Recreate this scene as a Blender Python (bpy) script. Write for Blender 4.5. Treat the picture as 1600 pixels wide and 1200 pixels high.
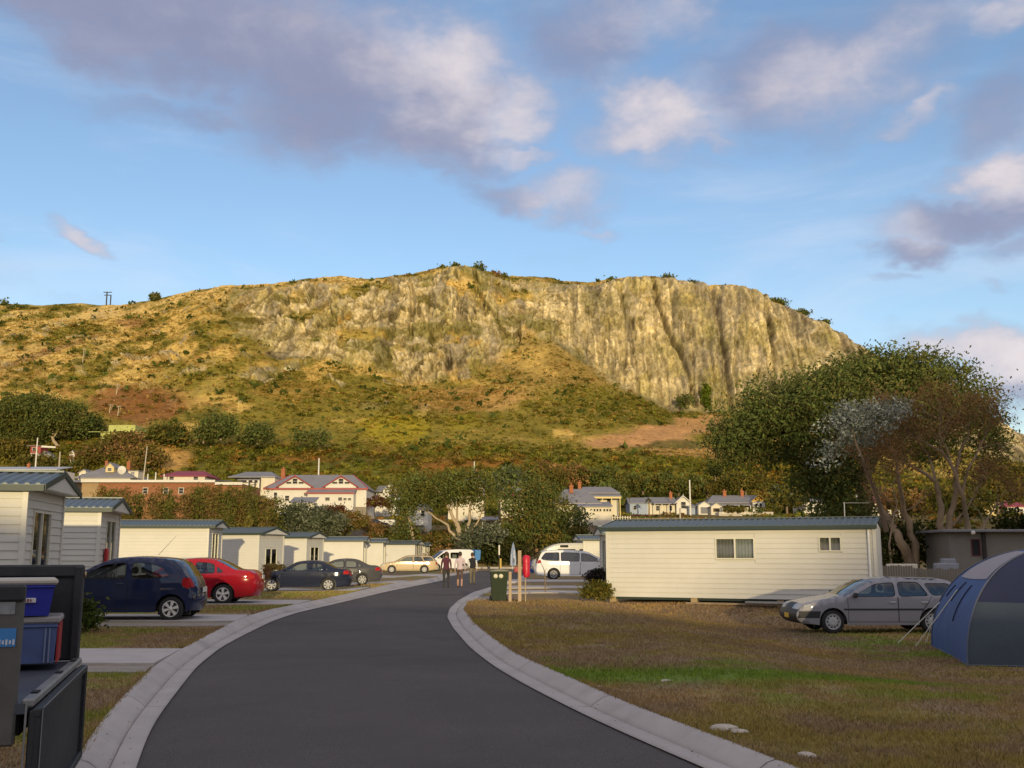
import bpy, bmesh, math, random
import numpy as np
from mathutils import Vector, Matrix
from mathutils.geometry import delaunay_2d_cdt

random.seed(7)
RNG = np.random.default_rng(11)
SC = bpy.context.scene
COL = SC.collection
for _o in list(bpy.data.objects):
    bpy.data.objects.remove(_o)

# ------------------------------------------------------------------ camera
EYE = 1.62
PITCH = math.radians(9.33)
CP, SP = math.cos(PITCH), math.sin(PITCH)
cam_data = bpy.data.cameras.new('camera')
cam_data.sensor_width = 36.0
cam_data.lens = 36.0
cam_data.clip_start = 0.1
cam_data.clip_end = 5000
cam = bpy.data.objects.new('camera', cam_data)
COL.objects.link(cam)
cam.location = (0, 0, EYE)
cam.rotation_euler = (math.radians(90) + PITCH, 0, 0)
SC.camera = cam

# ------------------------------------------------------------------ light
SUN_EL = math.radians(5.6)
SUN_AZ = math.radians(8.0)          # the sun stands behind the camera, a little to its right
to_sun = Vector((math.sin(SUN_AZ) * math.cos(SUN_EL), -math.cos(SUN_AZ) * math.cos(SUN_EL), math.sin(SUN_EL)))
sun_d = bpy.data.lights.new('sun', 'SUN')
sun_d.energy = 2.5
sun_d.angle = math.radians(0.55)
sun_d.color = (1.0, 0.80, 0.46)
sun = bpy.data.objects.new('sun', sun_d)
COL.objects.link(sun)
sun.rotation_euler = to_sun.to_track_quat('Z', 'Y').to_euler()
sun.location = (0, -50, 60)

SC.view_settings.view_transform = 'Standard'
SC.view_settings.look = 'None'
SC.view_settings.exposure = 0.5
SC.view_settings.gamma = 1.0
SC.view_settings.use_curve_mapping = False
SC.cycles.use_denoising = True
SC.cycles.max_bounces = 6
SC.cycles.diffuse_bounces = 2
SC.cycles.transparent_max_bounces = 12
SC.cycles.sample_clamp_indirect = 4.0


def W(px, py, Y):
    """the point at forward distance Y that the photograph (1600 x 1200) shows at (px, py)"""
    t = (600 - py) / 1600.0
    s = Y / (CP - t * SP)
    return Vector(((px - 800) / 1600.0 * s, Y, EYE + s * (SP + t * CP)))


def PPM(py, Y):
    """photo pixels per metre"""
    t = (600 - py) / 1600.0
    return 1600.0 * (CP - t * SP) / Y


def PXY(x, y, z):
    dz = z - EYE
    f = y * CP + dz * SP
    return 800 + 1600 * x / f, 600 - 1600 * (dz * CP - y * SP) / f


# ------------------------------------------------------------------ sky
def build_world():
    w = bpy.data.worlds.new('World')
    SC.world = w
    w.use_nodes = True
    nt = w.node_tree
    nt.nodes.clear()
    N, L = nt.nodes.new, nt.links.new
    STR = 0.15
    out = N('ShaderNodeOutputWorld')
    bg = N('ShaderNodeBackground')
    bg.inputs['Strength'].default_value = STR
    L(bg.outputs[0], out.inputs[0])
    sky = N('ShaderNodeTexSky')
    sky.sky_type = 'NISHITA'
    sky.sun_disc = False
    sky.sun_elevation = SUN_EL
    sky.sun_rotation = math.pi - SUN_AZ
    sky.altitude = 0
    sky.air_density = 1.0
    sky.dust_density = 0.0
    sky.ozone_density = 3.0

    def math_(op, a, b=None, c=None, clamp=False):
        n = N('ShaderNodeMath')
        n.operation = op
        n.use_clamp = clamp
        for i, v in enumerate((a, b, c)):
            if v is None:
                continue
            if isinstance(v, (int, float)):
                n.inputs[i].default_value = v
            else:
                L(v, n.inputs[i])
        return n.outputs[0]

    def vmath(op, a, b=None):
        n = N('ShaderNodeVectorMath')
        n.operation = op
        for i, v in enumerate((a, b)):
            if v is None:
                continue
            if isinstance(v, (tuple, list)):
                n.inputs[i].default_value = v
            else:
                L(v, n.inputs[i])
        return n

    def mix(f, a, b):
        n = N('ShaderNodeMix')
        n.data_type = 'RGBA'
        for i, v in ((0, f), (6, a), (7, b)):
            if isinstance(v, tuple):
                n.inputs[i].default_value = (*v, 1)
            elif isinstance(v, (int, float)):
                n.inputs[i].default_value = v
            else:
                L(v, n.inputs[i])
        return n.outputs[2]

    def noise(vec, scale, detail, rough=0.55, dist=0.0):
        n = N('ShaderNodeTexNoise')
        n.inputs['Scale'].default_value = scale
        n.inputs['Detail'].default_value = detail
        n.inputs['Roughness'].default_value = rough
        n.inputs['Distortion'].default_value = dist
        L(vec, n.inputs['Vector'])
        return n

    tc = N('ShaderNodeTexCoord')
    d = tc.outputs['Generated']
    # stretch the clouds sideways
    st = vmath('MULTIPLY', d, (1.0, 1.0, 1.7)).outputs[0]
    warp = noise(st, 5.0, 5, 0.6)
    wv = vmath('SUBTRACT', warp.outputs['Color'], (0.5, 0.5, 0.5)).outputs[0]
    wv2 = vmath('SCALE', wv)
    wv2.inputs[3].default_value = 0.16
    dw = vmath('ADD', d, wv2.outputs[0]).outputs[0]

    def blobs(lst, bend):
        tot = None
        for (px, py, rx, ry, wgt) in lst:
            c = (W(px, py, 1.0) - Vector((0, 0, EYE))).normalized()
            q = vmath('SUBTRACT', dw, tuple(c)).outputs[0]
            sx = 1600.0 / rx
            sy = 1600.0 / ry
            q = vmath('MULTIPLY', q, (sx, sx * 0.7, sy)).outputs[0]
            ln = vmath('LENGTH', q).outputs['Value']
            m = N('ShaderNodeMapRange')
            m.interpolation_type = 'SMOOTHSTEP'
            L(ln, m.inputs[0])
            m.inputs[1].default_value = 1.55
            m.inputs[2].default_value = 0.15
            m.inputs[3].default_value = 0.0
            m.inputs[4].default_value = wgt
            tot = m.outputs[0] if tot is None else math_('MAXIMUM', tot, m.outputs[0]) if not bend else math_('ADD', tot, m.outputs[0])
        return tot

    DARK = [(330, 40, 380, 80, 1.0), (560, 120, 250, 110, 1.0), (90, 10, 260, 50, .9), (690, 170, 170, 95, 1.0),
            (290, 150, 190, 30, .62), (600, 225, 190, 40, .62), (720, 262, 90, 26, .55), (830, 290, 95, 40, .8),
            (900, 318, 70, 36, .62), (1510, 350, 130, 44, .85), (1600, 305, 90, 70, .85), (1420, 398, 70, 26, .85),
            (1570, 170, 90, 60, .6), (930, 70, 120, 90, .75), (1260, 75, 210, 95, .82), (1390, 445, 35, 12, .5),
            (1590, 590, 120, 45, .9), (1600, 395, 110, 30, .6)]
    LIT = [(715, 105, 125, 66, .85), (830, 150, 75, 45, .8), (1040, 160, 120, 60, .95), (1110, 178, 85, 26, .7),
           (1310, 75, 120, 62, .72), (1575, 268, 80, 44, 1.0), (1535, 562, 130, 44, 1.0), (890, 285, 95, 52, .72),
           (840, 212, 60, 20, .7), (1425, 155, 55, 24, .6), (140, 373, 42, 14, .75), (0, 406, 32, 15, .7),
           (1560, 20, 90, 34, .6), (1060, 225, 120, 26, .42), (1540, 462, 40, 12, .5), (1410, 366, 60, 30, .6),
           (1290, 460, 60, 16, .25), (80, 470, 140, 20, .22), (1040, 18, 120, 40, .55), (945, 362, 40, 12, .4)]
    bd = blobs(DARK, False)
    bl = blobs(LIT, False)
    det = noise(st, 9.0, 9, 0.62, 0.25)
    det2 = noise(st, 3.2, 6, 0.6, 0.2)
    big = noise(st, 2.1, 7, 0.6, 0.3)
    # denser, brighter cloud added outside the frame to lift the fill light
    sep = N('ShaderNodeSeparateXYZ')
    L(d, sep.inputs[0])
    side = N('ShaderNodeMapRange')
    L(sep.outputs['Y'], side.inputs[0])
    side.inputs[1].default_value = 0.80
    side.inputs[2].default_value = 0.35
    gen = N('ShaderNodeMapRange')
    gen.interpolation_type = 'SMOOTHSTEP'
    L(big.outputs['Fac'], gen.inputs[0])
    gen.inputs[1].default_value = 0.33
    gen.inputs[2].default_value = 0.52
    other = math_('MULTIPLY', gen.outputs[0], side.outputs[0])
    dens = math_('MAXIMUM', math_('MAXIMUM', bd, bl), other)
    dn = math_('MULTIPLY_ADD', math_('SUBTRACT', det.outputs['Fac'], 0.5), 0.75, dens)
    dn = math_('MULTIPLY_ADD', math_('SUBTRACT', det2.outputs['Fac'], 0.5), 0.5, dn)
    cov = N('ShaderNodeMapRange')
    cov.interpolation_type = 'SMOOTHSTEP'
    L(dn, cov.inputs[0])
    cov.inputs[1].default_value = 0.04
    cov.inputs[2].default_value = 0.98
    cov.inputs[4].default_value = 0.93
    # how much of the cloud the low sun reaches
    lit = math_('MULTIPLY_ADD', math_('SUBTRACT', det.outputs['Fac'], 0.5), 1.3, math_('MULTIPLY', bl, 1.0))
    lit = math_('MULTIPLY_ADD', math_('SUBTRACT', det2.outputs['Fac'], 0.5), 0.7, lit)
    lit = math_('ADD', lit, math_('MULTIPLY', other, 0.95))  # extra brightness put into the unseen cloud as fill
    lm = N('ShaderNodeMapRange')
    lm.interpolation_type = 'SMOOTHSTEP'
    L(lit, lm.inputs[0])
    lm.inputs[1].default_value = -0.15
    lm.inputs[2].default_value = 1.5
    k = 1.0 / STR
    dark = tuple(v * k for v in (0.195, 0.212, 0.315))
    bright = tuple(v * k for v in (0.66, 0.585, 0.575))
    cc = mix(lm.outputs[0], dark, bright)
    gain = N('ShaderNodeMix')
    gain.data_type = 'RGBA'
    gain.blend_type = 'MULTIPLY'
    gain.inputs[0].default_value = 1.0
    L(sky.outputs[0], gain.inputs[6])
    gain.inputs[7].default_value = (SKYG[0], SKYG[1], SKYG[2], 1)
    # a thin veil of high cloud
    sv = vmath('MULTIPLY', d, (1.0, 1.0, 4.2)).outputs[0]
    vn = noise(sv, 2.6, 8, 0.6, 0.5)
    vm = N('ShaderNodeMapRange')
    vm.interpolation_type = 'SMOOTHSTEP'
    L(vn.outputs['Fac'], vm.inputs[0])
    vm.inputs[1].default_value = 0.44
    vm.inputs[2].default_value = 0.74
    vm.inputs[4].default_value = 0.30
    veil = mix(vm.outputs[0], gain.outputs[2], tuple(v * k for v in (0.60, 0.60, 0.66)))
    fin = mix(cov.outputs[0], veil, cc)
    L(fin, bg.inputs['Color'])


SKYG = (1.92, 1.44, 1.30)
build_world()

# ------------------------------------------------------------------ helpers
def ss(a, b, x):
    t = np.clip((np.asarray(x, float) - a) / (b - a), 0, 1)
    return t * t * (3 - 2 * t)


def _hash(ix, iy, iz, seed=0):
    h = (ix * 374761393 + iy * 668265263 + iz * 2147483647 + seed * 1274126177) & 0xffffffff
    h = ((h ^ (h >> 13)) * 1274126177) & 0xffffffff
    h = (h ^ (h >> 16)) & 0xffffffff
    return h / 4294967295.0


def vnoise(x, y, z=0.0, seed=0):
    x, y, z = np.broadcast_arrays(np.asarray(x, float), np.asarray(y, float), np.asarray(z, float))
    ix, iy, iz = np.floor(x).astype(np.int64), np.floor(y).astype(np.int64), np.floor(z).astype(np.int64)
    fx, fy, fz = x - ix, y - iy, z - iz
    fx, fy, fz = fx * fx * (3 - 2 * fx), fy * fy * (3 - 2 * fy), fz * fz * (3 - 2 * fz)
    r = 0
    for dx in (0, 1):
        for dy in (0, 1):
            for dz in (0, 1):
                wt = (fx if dx else 1 - fx) * (fy if dy else 1 - fy) * (fz if dz else 1 - fz)
                r = r + wt * _hash(ix + dx, iy + dy, iz + dz, seed)
    return r


def fbm(x, y, z=0.0, oct=4, seed=0, gain=0.5):
    r, a, t = 0, 1.0, 0
    for o in range(oct):
        f = 2.03 ** o
        r = r + a * vnoise(np.asarray(x) * f + o * 17.3, np.asarray(y) * f - o * 9.1, np.asarray(z) * f + o * 3.7, seed + o)
        t += a
        a *= gain
    return r / t


def cells(u, v, seed=0):
    """jittered cell pattern: distance to the border, random value of the cell"""
    iu, iv = np.floor(u).astype(np.int64), np.floor(v).astype(np.int64)
    d1 = np.full(u.shape, 9.0)
    d2 = np.full(u.shape, 9.0)
    idv = np.zeros(u.shape)
    for a in (-1, 0, 1):
        for b in (-1, 0, 1):
            cu, cv = iu + a, iv + b
            px = cu + 0.15 + 0.7 * _hash(cu, cv, 0, seed)
            py = cv + 0.15 + 0.7 * _hash(cu, cv, 1, seed)
            d = np.hypot(u - px, v - py)
            r = _hash(cu, cv, 2, seed)
            near = d < d1
            d2 = np.where(near, d1, np.minimum(d2, d))
            idv = np.where(near, r, idv)
            d1 = np.where(near, d, d1)
    return d2 - d1, idv


def lin(r, g, b):
    f = lambda c: (c / 255.0 / 12.92) if c / 255.0 <= 0.04045 else ((c / 255.0 + 0.055) / 1.055) ** 2.4
    return (f(r), f(g), f(b))


# ---- materials
MATS = {}


def mat(name, color=(0.5, 0.5, 0.5), rough=0.6, metal=0.0, vary=0.12, scale=3.0, bump=0.0, bscale=None, coat=0.0,
        spec=0.5, attr=False, stretch=None, dirt=0.0, sub=None):
    if name in MATS:
        return MATS[name]
    m = bpy.data.materials.new(name)
    m.use_nodes = True
    nt = m.node_tree
    b = nt.nodes['Principled BSDF']
    L = nt.links.new
    b.inputs['Roughness'].default_value = rough
    b.inputs['Metallic'].default_value = metal
    b.inputs['Specular IOR Level'].default_value = spec
    b.inputs['Coat Weight'].default_value = coat
    b.inputs['Coat Roughness'].default_value = 0.06
    tc = nt.nodes.new('ShaderNodeTexCoord')
    vec = tc.outputs['Object']
    if stretch:
        mp = nt.nodes.new('ShaderNodeMapping')
        mp.inputs['Scale'].default_value = stretch
        L(vec, mp.inputs[0])
        vec = mp.outputs[0]
    n = nt.nodes.new('ShaderNodeTexNoise')
    n.inputs['Scale'].default_value = scale
    n.inputs['Detail'].default_value = 7
    n.inputs['Roughness'].default_value = 0.65
    L(vec, n.inputs['Vector'])
    mr = nt.nodes.new('ShaderNodeMapRange')
    L(n.outputs['Fac'], mr.inputs[0])
    mr.inputs[1].default_value = 0.25
    mr.inputs[2].default_value = 0.75
    mr.inputs[3].default_value = 1 - vary
    mr.inputs[4].default_value = 1 + vary
    mx = nt.nodes.new('ShaderNodeMix')
    mx.data_type = 'RGBA'
    mx.blend_type = 'MULTIPLY'
    mx.inputs[0].default_value = 1
    if attr:
        at = nt.nodes.new('ShaderNodeAttribute')
        at.attribute_name = 'Col'
        L(at.outputs['Color'], mx.inputs[6])
    else:
        mx.inputs[6].default_value = (*color, 1)
    L(mr.outputs[0], mx.inputs[7])
    last = mx.outputs[2]
    if dirt:
        n3 = nt.nodes.new('ShaderNodeTexNoise')
        n3.inputs['Scale'].default_value = scale * 0.35
        n3.inputs['Detail'].default_value = 9
        n3.inputs['Roughness'].default_value = 0.75
        L(vec, n3.inputs['Vector'])
        r3 = nt.nodes.new('ShaderNodeMapRange')
        L(n3.outputs['Fac'], r3.inputs[0])
        r3.inputs[1].default_value = 0.48
        r3.inputs[2].default_value = 0.72
        r3.inputs[3].default_value = 0
        r3.inputs[4].default_value = dirt
        m3 = nt.nodes.new('ShaderNodeMix')
        m3.data_type = 'RGBA'
        L(r3.outputs[0], m3.inputs[0])
        L(last, m3.inputs[6])
        m3.inputs[7].default_value = (0.09, 0.075, 0.055, 1)
        last = m3.outputs[2]
    L(last, b.inputs['Base Color'])
    if bump:
        n2 = nt.nodes.new('ShaderNodeTexNoise')
        n2.inputs['Scale'].default_value = bscale or scale * 8
        n2.inputs['Detail'].default_value = 4
        L(vec, n2.inputs['Vector'])
        bp = nt.nodes.new('ShaderNodeBump')
        bp.inputs['Strength'].default_value = bump
        bp.inputs['Distance'].default_value = 0.02
        L(n2.outputs['Fac'], bp.inputs['Height'])
        L(bp.outputs[0], b.inputs['Normal'])
    MATS[name] = m
    return m


def leaf_mat(name='leaf', trans=0.28):
    if name in MATS:
        return MATS[name]
    m = bpy.data.materials.new(name)
    m.use_nodes = True
    nt = m.node_tree
    nt.nodes.clear()
    L = nt.links.new
    out = nt.nodes.new('ShaderNodeOutputMaterial')
    at = nt.nodes.new('ShaderNodeAttribute')
    at.attribute_name = 'Col'
    df = nt.nodes.new('ShaderNodeBsdfDiffuse')
    tr = nt.nodes.new('ShaderNodeBsdfTranslucent')
    mx = nt.nodes.new('ShaderNodeMixShader')
    mx.inputs[0].default_value = trans
    L(at.outputs['Color'], df.inputs[0])
    L(at.outputs['Color'], tr.inputs[0])
    L(df.outputs[0], mx.inputs[1])
    L(tr.outputs[0], mx.inputs[2])
    L(mx.outputs[0], out.inputs[0])
    MATS[name] = m
    return m


def glass_mat(name='window_glass', tint=(0.55, 0.62, 0.6), refl=0.1):
    if name in MATS:
        return MATS[name]
    m = bpy.data.materials.new(name)
    m.use_nodes = True
    nt = m.node_tree
    nt.nodes.clear()
    L = nt.links.new
    out = nt.nodes.new('ShaderNodeOutputMaterial')
    tr = nt.nodes.new('ShaderNodeBsdfTransparent')
    tr.inputs[0].default_value = (*tint, 1)
    gl = nt.nodes.new('ShaderNodeBsdfGlossy')
    gl.inputs['Roughness'].default_value = 0.03
    fr = nt.nodes.new('ShaderNodeFresnel')
    fr.inputs[0].default_value = 1.5
    ad = nt.nodes.new('ShaderNodeMath')
    ad.operation = 'ADD'
    ad.inputs[1].default_value = refl
    L(fr.outputs[0], ad.inputs[0])
    mx = nt.nodes.new('ShaderNodeMixShader')
    L(ad.outputs[0], mx.inputs[0])
    L(tr.outputs[0], mx.inputs[1])
    L(gl.outputs[0], mx.inputs[2])
    L(mx.outputs[0], out.inputs[0])
    MATS[name] = m
    return m


# ---- objects
def link(o, parent=None):
    COL.objects.link(o)
    if parent is not None:
        o.parent = parent
    return o


def tag(o, label=None, cat=None, group=None, kind=None):
    if label:
        o['label'] = label
    if cat:
        o['category'] = cat
    if group:
        o['group'] = group
    if kind:
        o['kind'] = kind
    return o


def thing(name, label, cat, loc=(0, 0, 0), rz=0.0, group=None):
    o = bpy.data.objects.new(name, None)
    o.empty_display_size = 0.2
    link(o)
    o.location = loc
    o.rotation_euler = (0, 0, rz)
    return tag(o, label, cat, group)


def copy_tree(o, parent=None):
    c = o.copy()
    COL.objects.link(c)
    c.parent = parent
    for ch in list(o.children):
        copy_tree(ch, c)
    return c


def np_mesh(name, V, F, cols=None, mats=(), smooth=False):
    """V (n,3), F (m,k) -> mesh data; cols per vertex"""
    V = np.asarray(V, np.float32)
    F = np.asarray(F, np.int32)
    me = bpy.data.meshes.new(name)
    k = F.shape[1]
    me.vertices.add(len(V))
    me.vertices.foreach_set('co', V.ravel())
    me.loops.add(F.size)
    me.loops.foreach_set('vertex_index', F.ravel())
    me.polygons.add(len(F))
    me.polygons.foreach_set('loop_start', np.arange(0, F.size, k, dtype=np.int32))
    me.polygons.foreach_set('loop_total', np.full(len(F), k, np.int32))
    if smooth:
        me.polygons.foreach_set('use_smooth', np.ones(len(F), bool))
    me.update(calc_edges=True)
    if cols is not None:
        ca = me.color_attributes.new('Col', 'FLOAT_COLOR', 'POINT')
        c4 = np.ones((len(V), 4), np.float32)
        c4[:, :3] = cols
        ca.data.foreach_set('color', c4.ravel())
    for m in mats:
        me.materials.append(m)
    return me


def np_obj(name, V, F, cols=None, mats=(), smooth=False, parent=None):
    return link(bpy.data.objects.new(name, np_mesh(name, V, F, cols, mats, smooth)), parent)


class MB:
    """collects shapes into one mesh"""

    def __init__(s):
        s.v, s.f, s.mi, s.sm, s.m = [], [], [], [], 0

    def use(s, i):
        s.m = i
        return s

    def add(s, V, F, sm=False):
        o = len(s.v)
        s.v.extend([tuple(p) for p in V])
        for f in F:
            s.f.append([o + i for i in f])
            s.mi.append(s.m)
            s.sm.append(sm)
        return s

    def box(s, c, d, rz=0.0, M=None):
        x, y, z = d[0] / 2, d[1] / 2, d[2] / 2
        V = [Vector(p) for p in ((-x, -y, -z), (x, -y, -z), (x, y, -z), (-x, y, -z), (-x, -y, z), (x, -y, z), (x, y, z), (-x, y, z))]
        R = M if M is not None else Matrix.Rotation(rz, 3, 'Z')
        V = [R @ p + Vector(c) for p in V]
        return s.add(V, [(0, 3, 2, 1), (4, 5, 6, 7), (0, 1, 5, 4), (1, 2, 6, 5), (2, 3, 7, 6), (3, 0, 4, 7)])

    def rbox(s, c, d, b=0.02, rz=0.0):
        """box with chamfered edges"""
        x, y, z = d[0] / 2, d[1] / 2, d[2] / 2
        b = min(b, x * .9, y * .9, z * .9)
        bm = bmesh.new()
        bmesh.ops.create_cube(bm, size=1)
        for v in bm.verts:
            v.co = (v.co.x * 2 * x, v.co.y * 2 * y, v.co.z * 2 * z)
        bmesh.ops.bevel(bm, geom=list(bm.edges), offset=b, segments=1, affect='EDGES')
        R = Matrix.Rotation(rz, 3, 'Z')
        V = [R @ v.co + Vector(c) for v in bm.verts]
        for i, v in enumerate(bm.verts):
            v.index = i
        s.add(V, [[v.index for v in f.verts] for f in bm.faces])
        bm.free()
        return s

    def prism(s, pts, axis, a, b):
        """polygon pts (2-D) pushed along an axis: 'x' pts=(y,z), 'y' pts=(x,z), 'z' pts=(x,y)"""
        mk = {'x': lambda p, t: (t, p[0], p[1]), 'y': lambda p, t: (p[0], t, p[1]), 'z': lambda p, t: (p[0], p[1], t)}[axis]
        n = len(pts)
        V = [mk(p, a) for p in pts] + [mk(p, b) for p in pts]
        F = [list(range(n))[::-1], list(range(n, 2 * n))] + [(i, (i + 1) % n, n + (i + 1) % n, n + i) for i in range(n)]
        return s.add(V, F)

    def tube(s, pts, r, seg=8, cap=True, sm=True):
        pts = [Vector(p) for p in pts]
        n = len(pts)
        rs = r if isinstance(r, (list, tuple)) else [r] * n
        V, F = [], []
        up = Vector((0.13, 0.21, 0.97))
        for i, p in enumerate(pts):
            t = (pts[min(i + 1, n - 1)] - pts[max(i - 1, 0)])
            if t.length < 1e-9:
                t = Vector((0, 0, 1))
            t.normalize()
            a = t.cross(up)
            if a.length < 1e-3:
                a = t.cross(Vector((1, 0, 0)))
            a.normalize()
            b = t.cross(a)
            for k in range(seg):
                w = 2 * math.pi * k / seg
                V.append(p + (a * math.cos(w) + b * math.sin(w)) * rs[i])
        for i in range(n - 1):
            for k in range(seg):
                k2 = (k + 1) % seg
                F.append((i * seg + k, i * seg + k2, (i + 1) * seg + k2, (i + 1) * seg + k))
        s.add(V, F, sm)
        if cap:
            s.add(V[:seg], [list(range(seg))])
            s.add(V[-seg:], [list(range(seg))[::-1]])
        return s

    def lathe(s, prof, seg=24, axis='z', c=(0, 0, 0), sm=True):
        """prof (r, h) turned about an axis through c"""
        V, F = [], []
        for r, h in prof:
            for k in range(seg):
                w = 2 * math.pi * k / seg
                p = (r * math.cos(w), r * math.sin(w), h)
                if axis == 'y':
                    p = (p[0], p[2], p[1])
                elif axis == 'x':
                    p = (p[2], p[0], p[1])
                V.append((p[0] + c[0], p[1] + c[1], p[2] + c[2]))
        n = len(prof)
        for i in range(n - 1):
            for k in range(seg):
                k2 = (k + 1) % seg
                F.append((i * seg + k, i * seg + k2, (i + 1) * seg + k2, (i + 1) * seg + k))
        return s.add(V, F, sm)

    def build(s, name, mats, parent=None, loc=None, rz=None):
        if not isinstance(mats, (list, tuple)):
            mats = [mats]
        me = bpy.data.meshes.new(name)
        me.from_pydata(s.v, [], s.f)
        for m in mats:
            me.materials.append(m)
        me.polygons.foreach_set('material_index', s.mi)
        me.polygons.foreach_set('use_smooth', s.sm)
        me.update()
        o = link(bpy.data.objects.new(name, me), parent)
        if loc is not None:
            o.location = loc
        if rz is not None:
            o.rotation_euler = (0, 0, rz)
        return o


def share(name, me, parent, loc=(0, 0, 0), rz=0.0, scale=None):
    o = link(bpy.data.objects.new(name, me), parent)
    o.location = loc
    o.rotation_euler = (0, 0, rz)
    if scale:
        o.scale = scale
    return o


def rvec(n, rng=RNG):
    v = rng.normal(size=(n, 3))
    return v / np.linalg.norm(v, axis=1)[:, None]


def leaf_arrays(C, S, K, rng=RNG, asp=0.55, flat=0.0, n=None):
    """leaf quads at centres C with sizes S and colours K"""
    N = len(C)
    nv = rvec(N, rng)
    if flat:
        nv = nv + np.array([0, 0, flat])
        nv /= np.linalg.norm(nv, axis=1)[:, None]
    if n is not None:
        nv = nv + n
        nv /= np.linalg.norm(nv, axis=1)[:, None]
    t = np.cross(nv, rvec(N, rng))
    t /= np.maximum(np.linalg.norm(t, axis=1), 1e-6)[:, None]
    b = np.cross(nv, t)
    S = np.asarray(S)[:, None]
    t = t * S
    b = b * S * asp
    V = np.stack([C - t, C + b, C + t, C - b], 1).reshape(-1, 3)
    F = np.arange(4 * N).reshape(N, 4)
    return V, F, np.repeat(K, 4, axis=0)


# ------------------------------------------------------------------ terrain
def zg(x, y):
    x = np.asarray(x, float)
    y = np.asarray(y, float)
    dip = -0.45 * ss(2.2, 7.5, x) * ss(11, 17.5, y) * (1 - ss(30.5, 35.5, y)) - 0.10 * ss(1.0, 4, x) * ss(25, 33, y) * (1 - ss(40, 50, y))
    left = -0.24 * ss(40, 50, y) * (1 - ss(-9.5, -6, x)) * (1 - ss(96, 112, y))
    far = np.interp(y, [0, 92, 112, 125, 150, 180, 205, 300], [0, 0, .45, 1.5, 4.3, 7.7, 9.1, 12.0])
    return dip + left + far


def zg1(x, y):
    return float(zg(x, y))


def G(px, py, off=0.0):
    """the ground point that the photograph shows at (px, py)"""
    lo, hi = 2.0, 400.0
    for i in range(60):
        m = (lo + hi) / 2
        p = W(px, py, m)
        if p.z > zg1(p.x, p.y) + off:
            lo = m
        else:
            hi = m
    return W(px, py, (lo + hi) / 2)


def poly_from(lst, off):
    out = []
    for px, py in lst:
        s = W(px, py, 1.0)
        Y = (EYE - off) / (EYE - s.z)
        out.append((s.x * Y, Y))
    return out


LI = [(211, 1200), (231, 1144), (250, 1114), (276, 1080), (306, 1042), (344, 1012), (381, 992), (426, 970), (462, 958), (531, 942), (606, 924), (692, 907)]
LO = [(113, 1200), (156, 1132), (197, 1087), (242, 1042), (284, 1016), (332, 990), (377, 967), (419, 954), (475, 943), (531, 931), (606, 914), (685, 902)]
RI = [(1101, 1200), (997, 1155), (922, 1121), (829, 1074), (772, 1041), (735, 1012), (709, 982), (699, 964), (703, 951), (716, 939), (739, 926), (769, 917)]
RO = [(1234, 1200), (1091, 1144), (979, 1102), (900, 1065), (810, 1026), (772, 999), (742, 975), (727, 954), (735, 941), (754, 929), (768, 922), (787, 914)]


def road_fn(lst, off, tail):
    P = sorted(poly_from(lst, off), key=lambda p: p[1])
    dx = (P[1][0] - P[0][0]) / (P[1][1] - P[0][1])
    P = [(P[0][0] + dx * (-40 - P[0][1]) * .35, -40.0), (P[0][0] + dx * (3 - P[0][1]), 3.0)] + P + tail
    ys = np.array([p[1] for p in P])
    xs = np.array([p[0] for p in P])
    yy = np.arange(-40, 104, 0.5)
    xx = np.interp(yy, ys, xs)
    for _ in range(3):
        xx[1:-1] = (xx[:-2] + 2 * xx[1:-1] + xx[2:]) / 4
    return yy, xx


YY, XLI = road_fn(LI, -0.1, [(-4.6, 74), (-3.9, 84), (-3.2, 95), (-3.2, 110)])
_, XLO = road_fn(LO, 0.0, [(-5.1, 74), (-4.4, 84), (-3.7, 95), (-3.7, 110)])
_, XRI = road_fn(RI, -0.1, [(-0.2, 56), (0.3, 66), (0.9, 80), (1.4, 95), (1.4, 110)])
_, XRO = road_fn(RO, 0.0, [(0.3, 56), (0.8, 66), (1.4, 80), (1.9, 95), (1.9, 110)])


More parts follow.
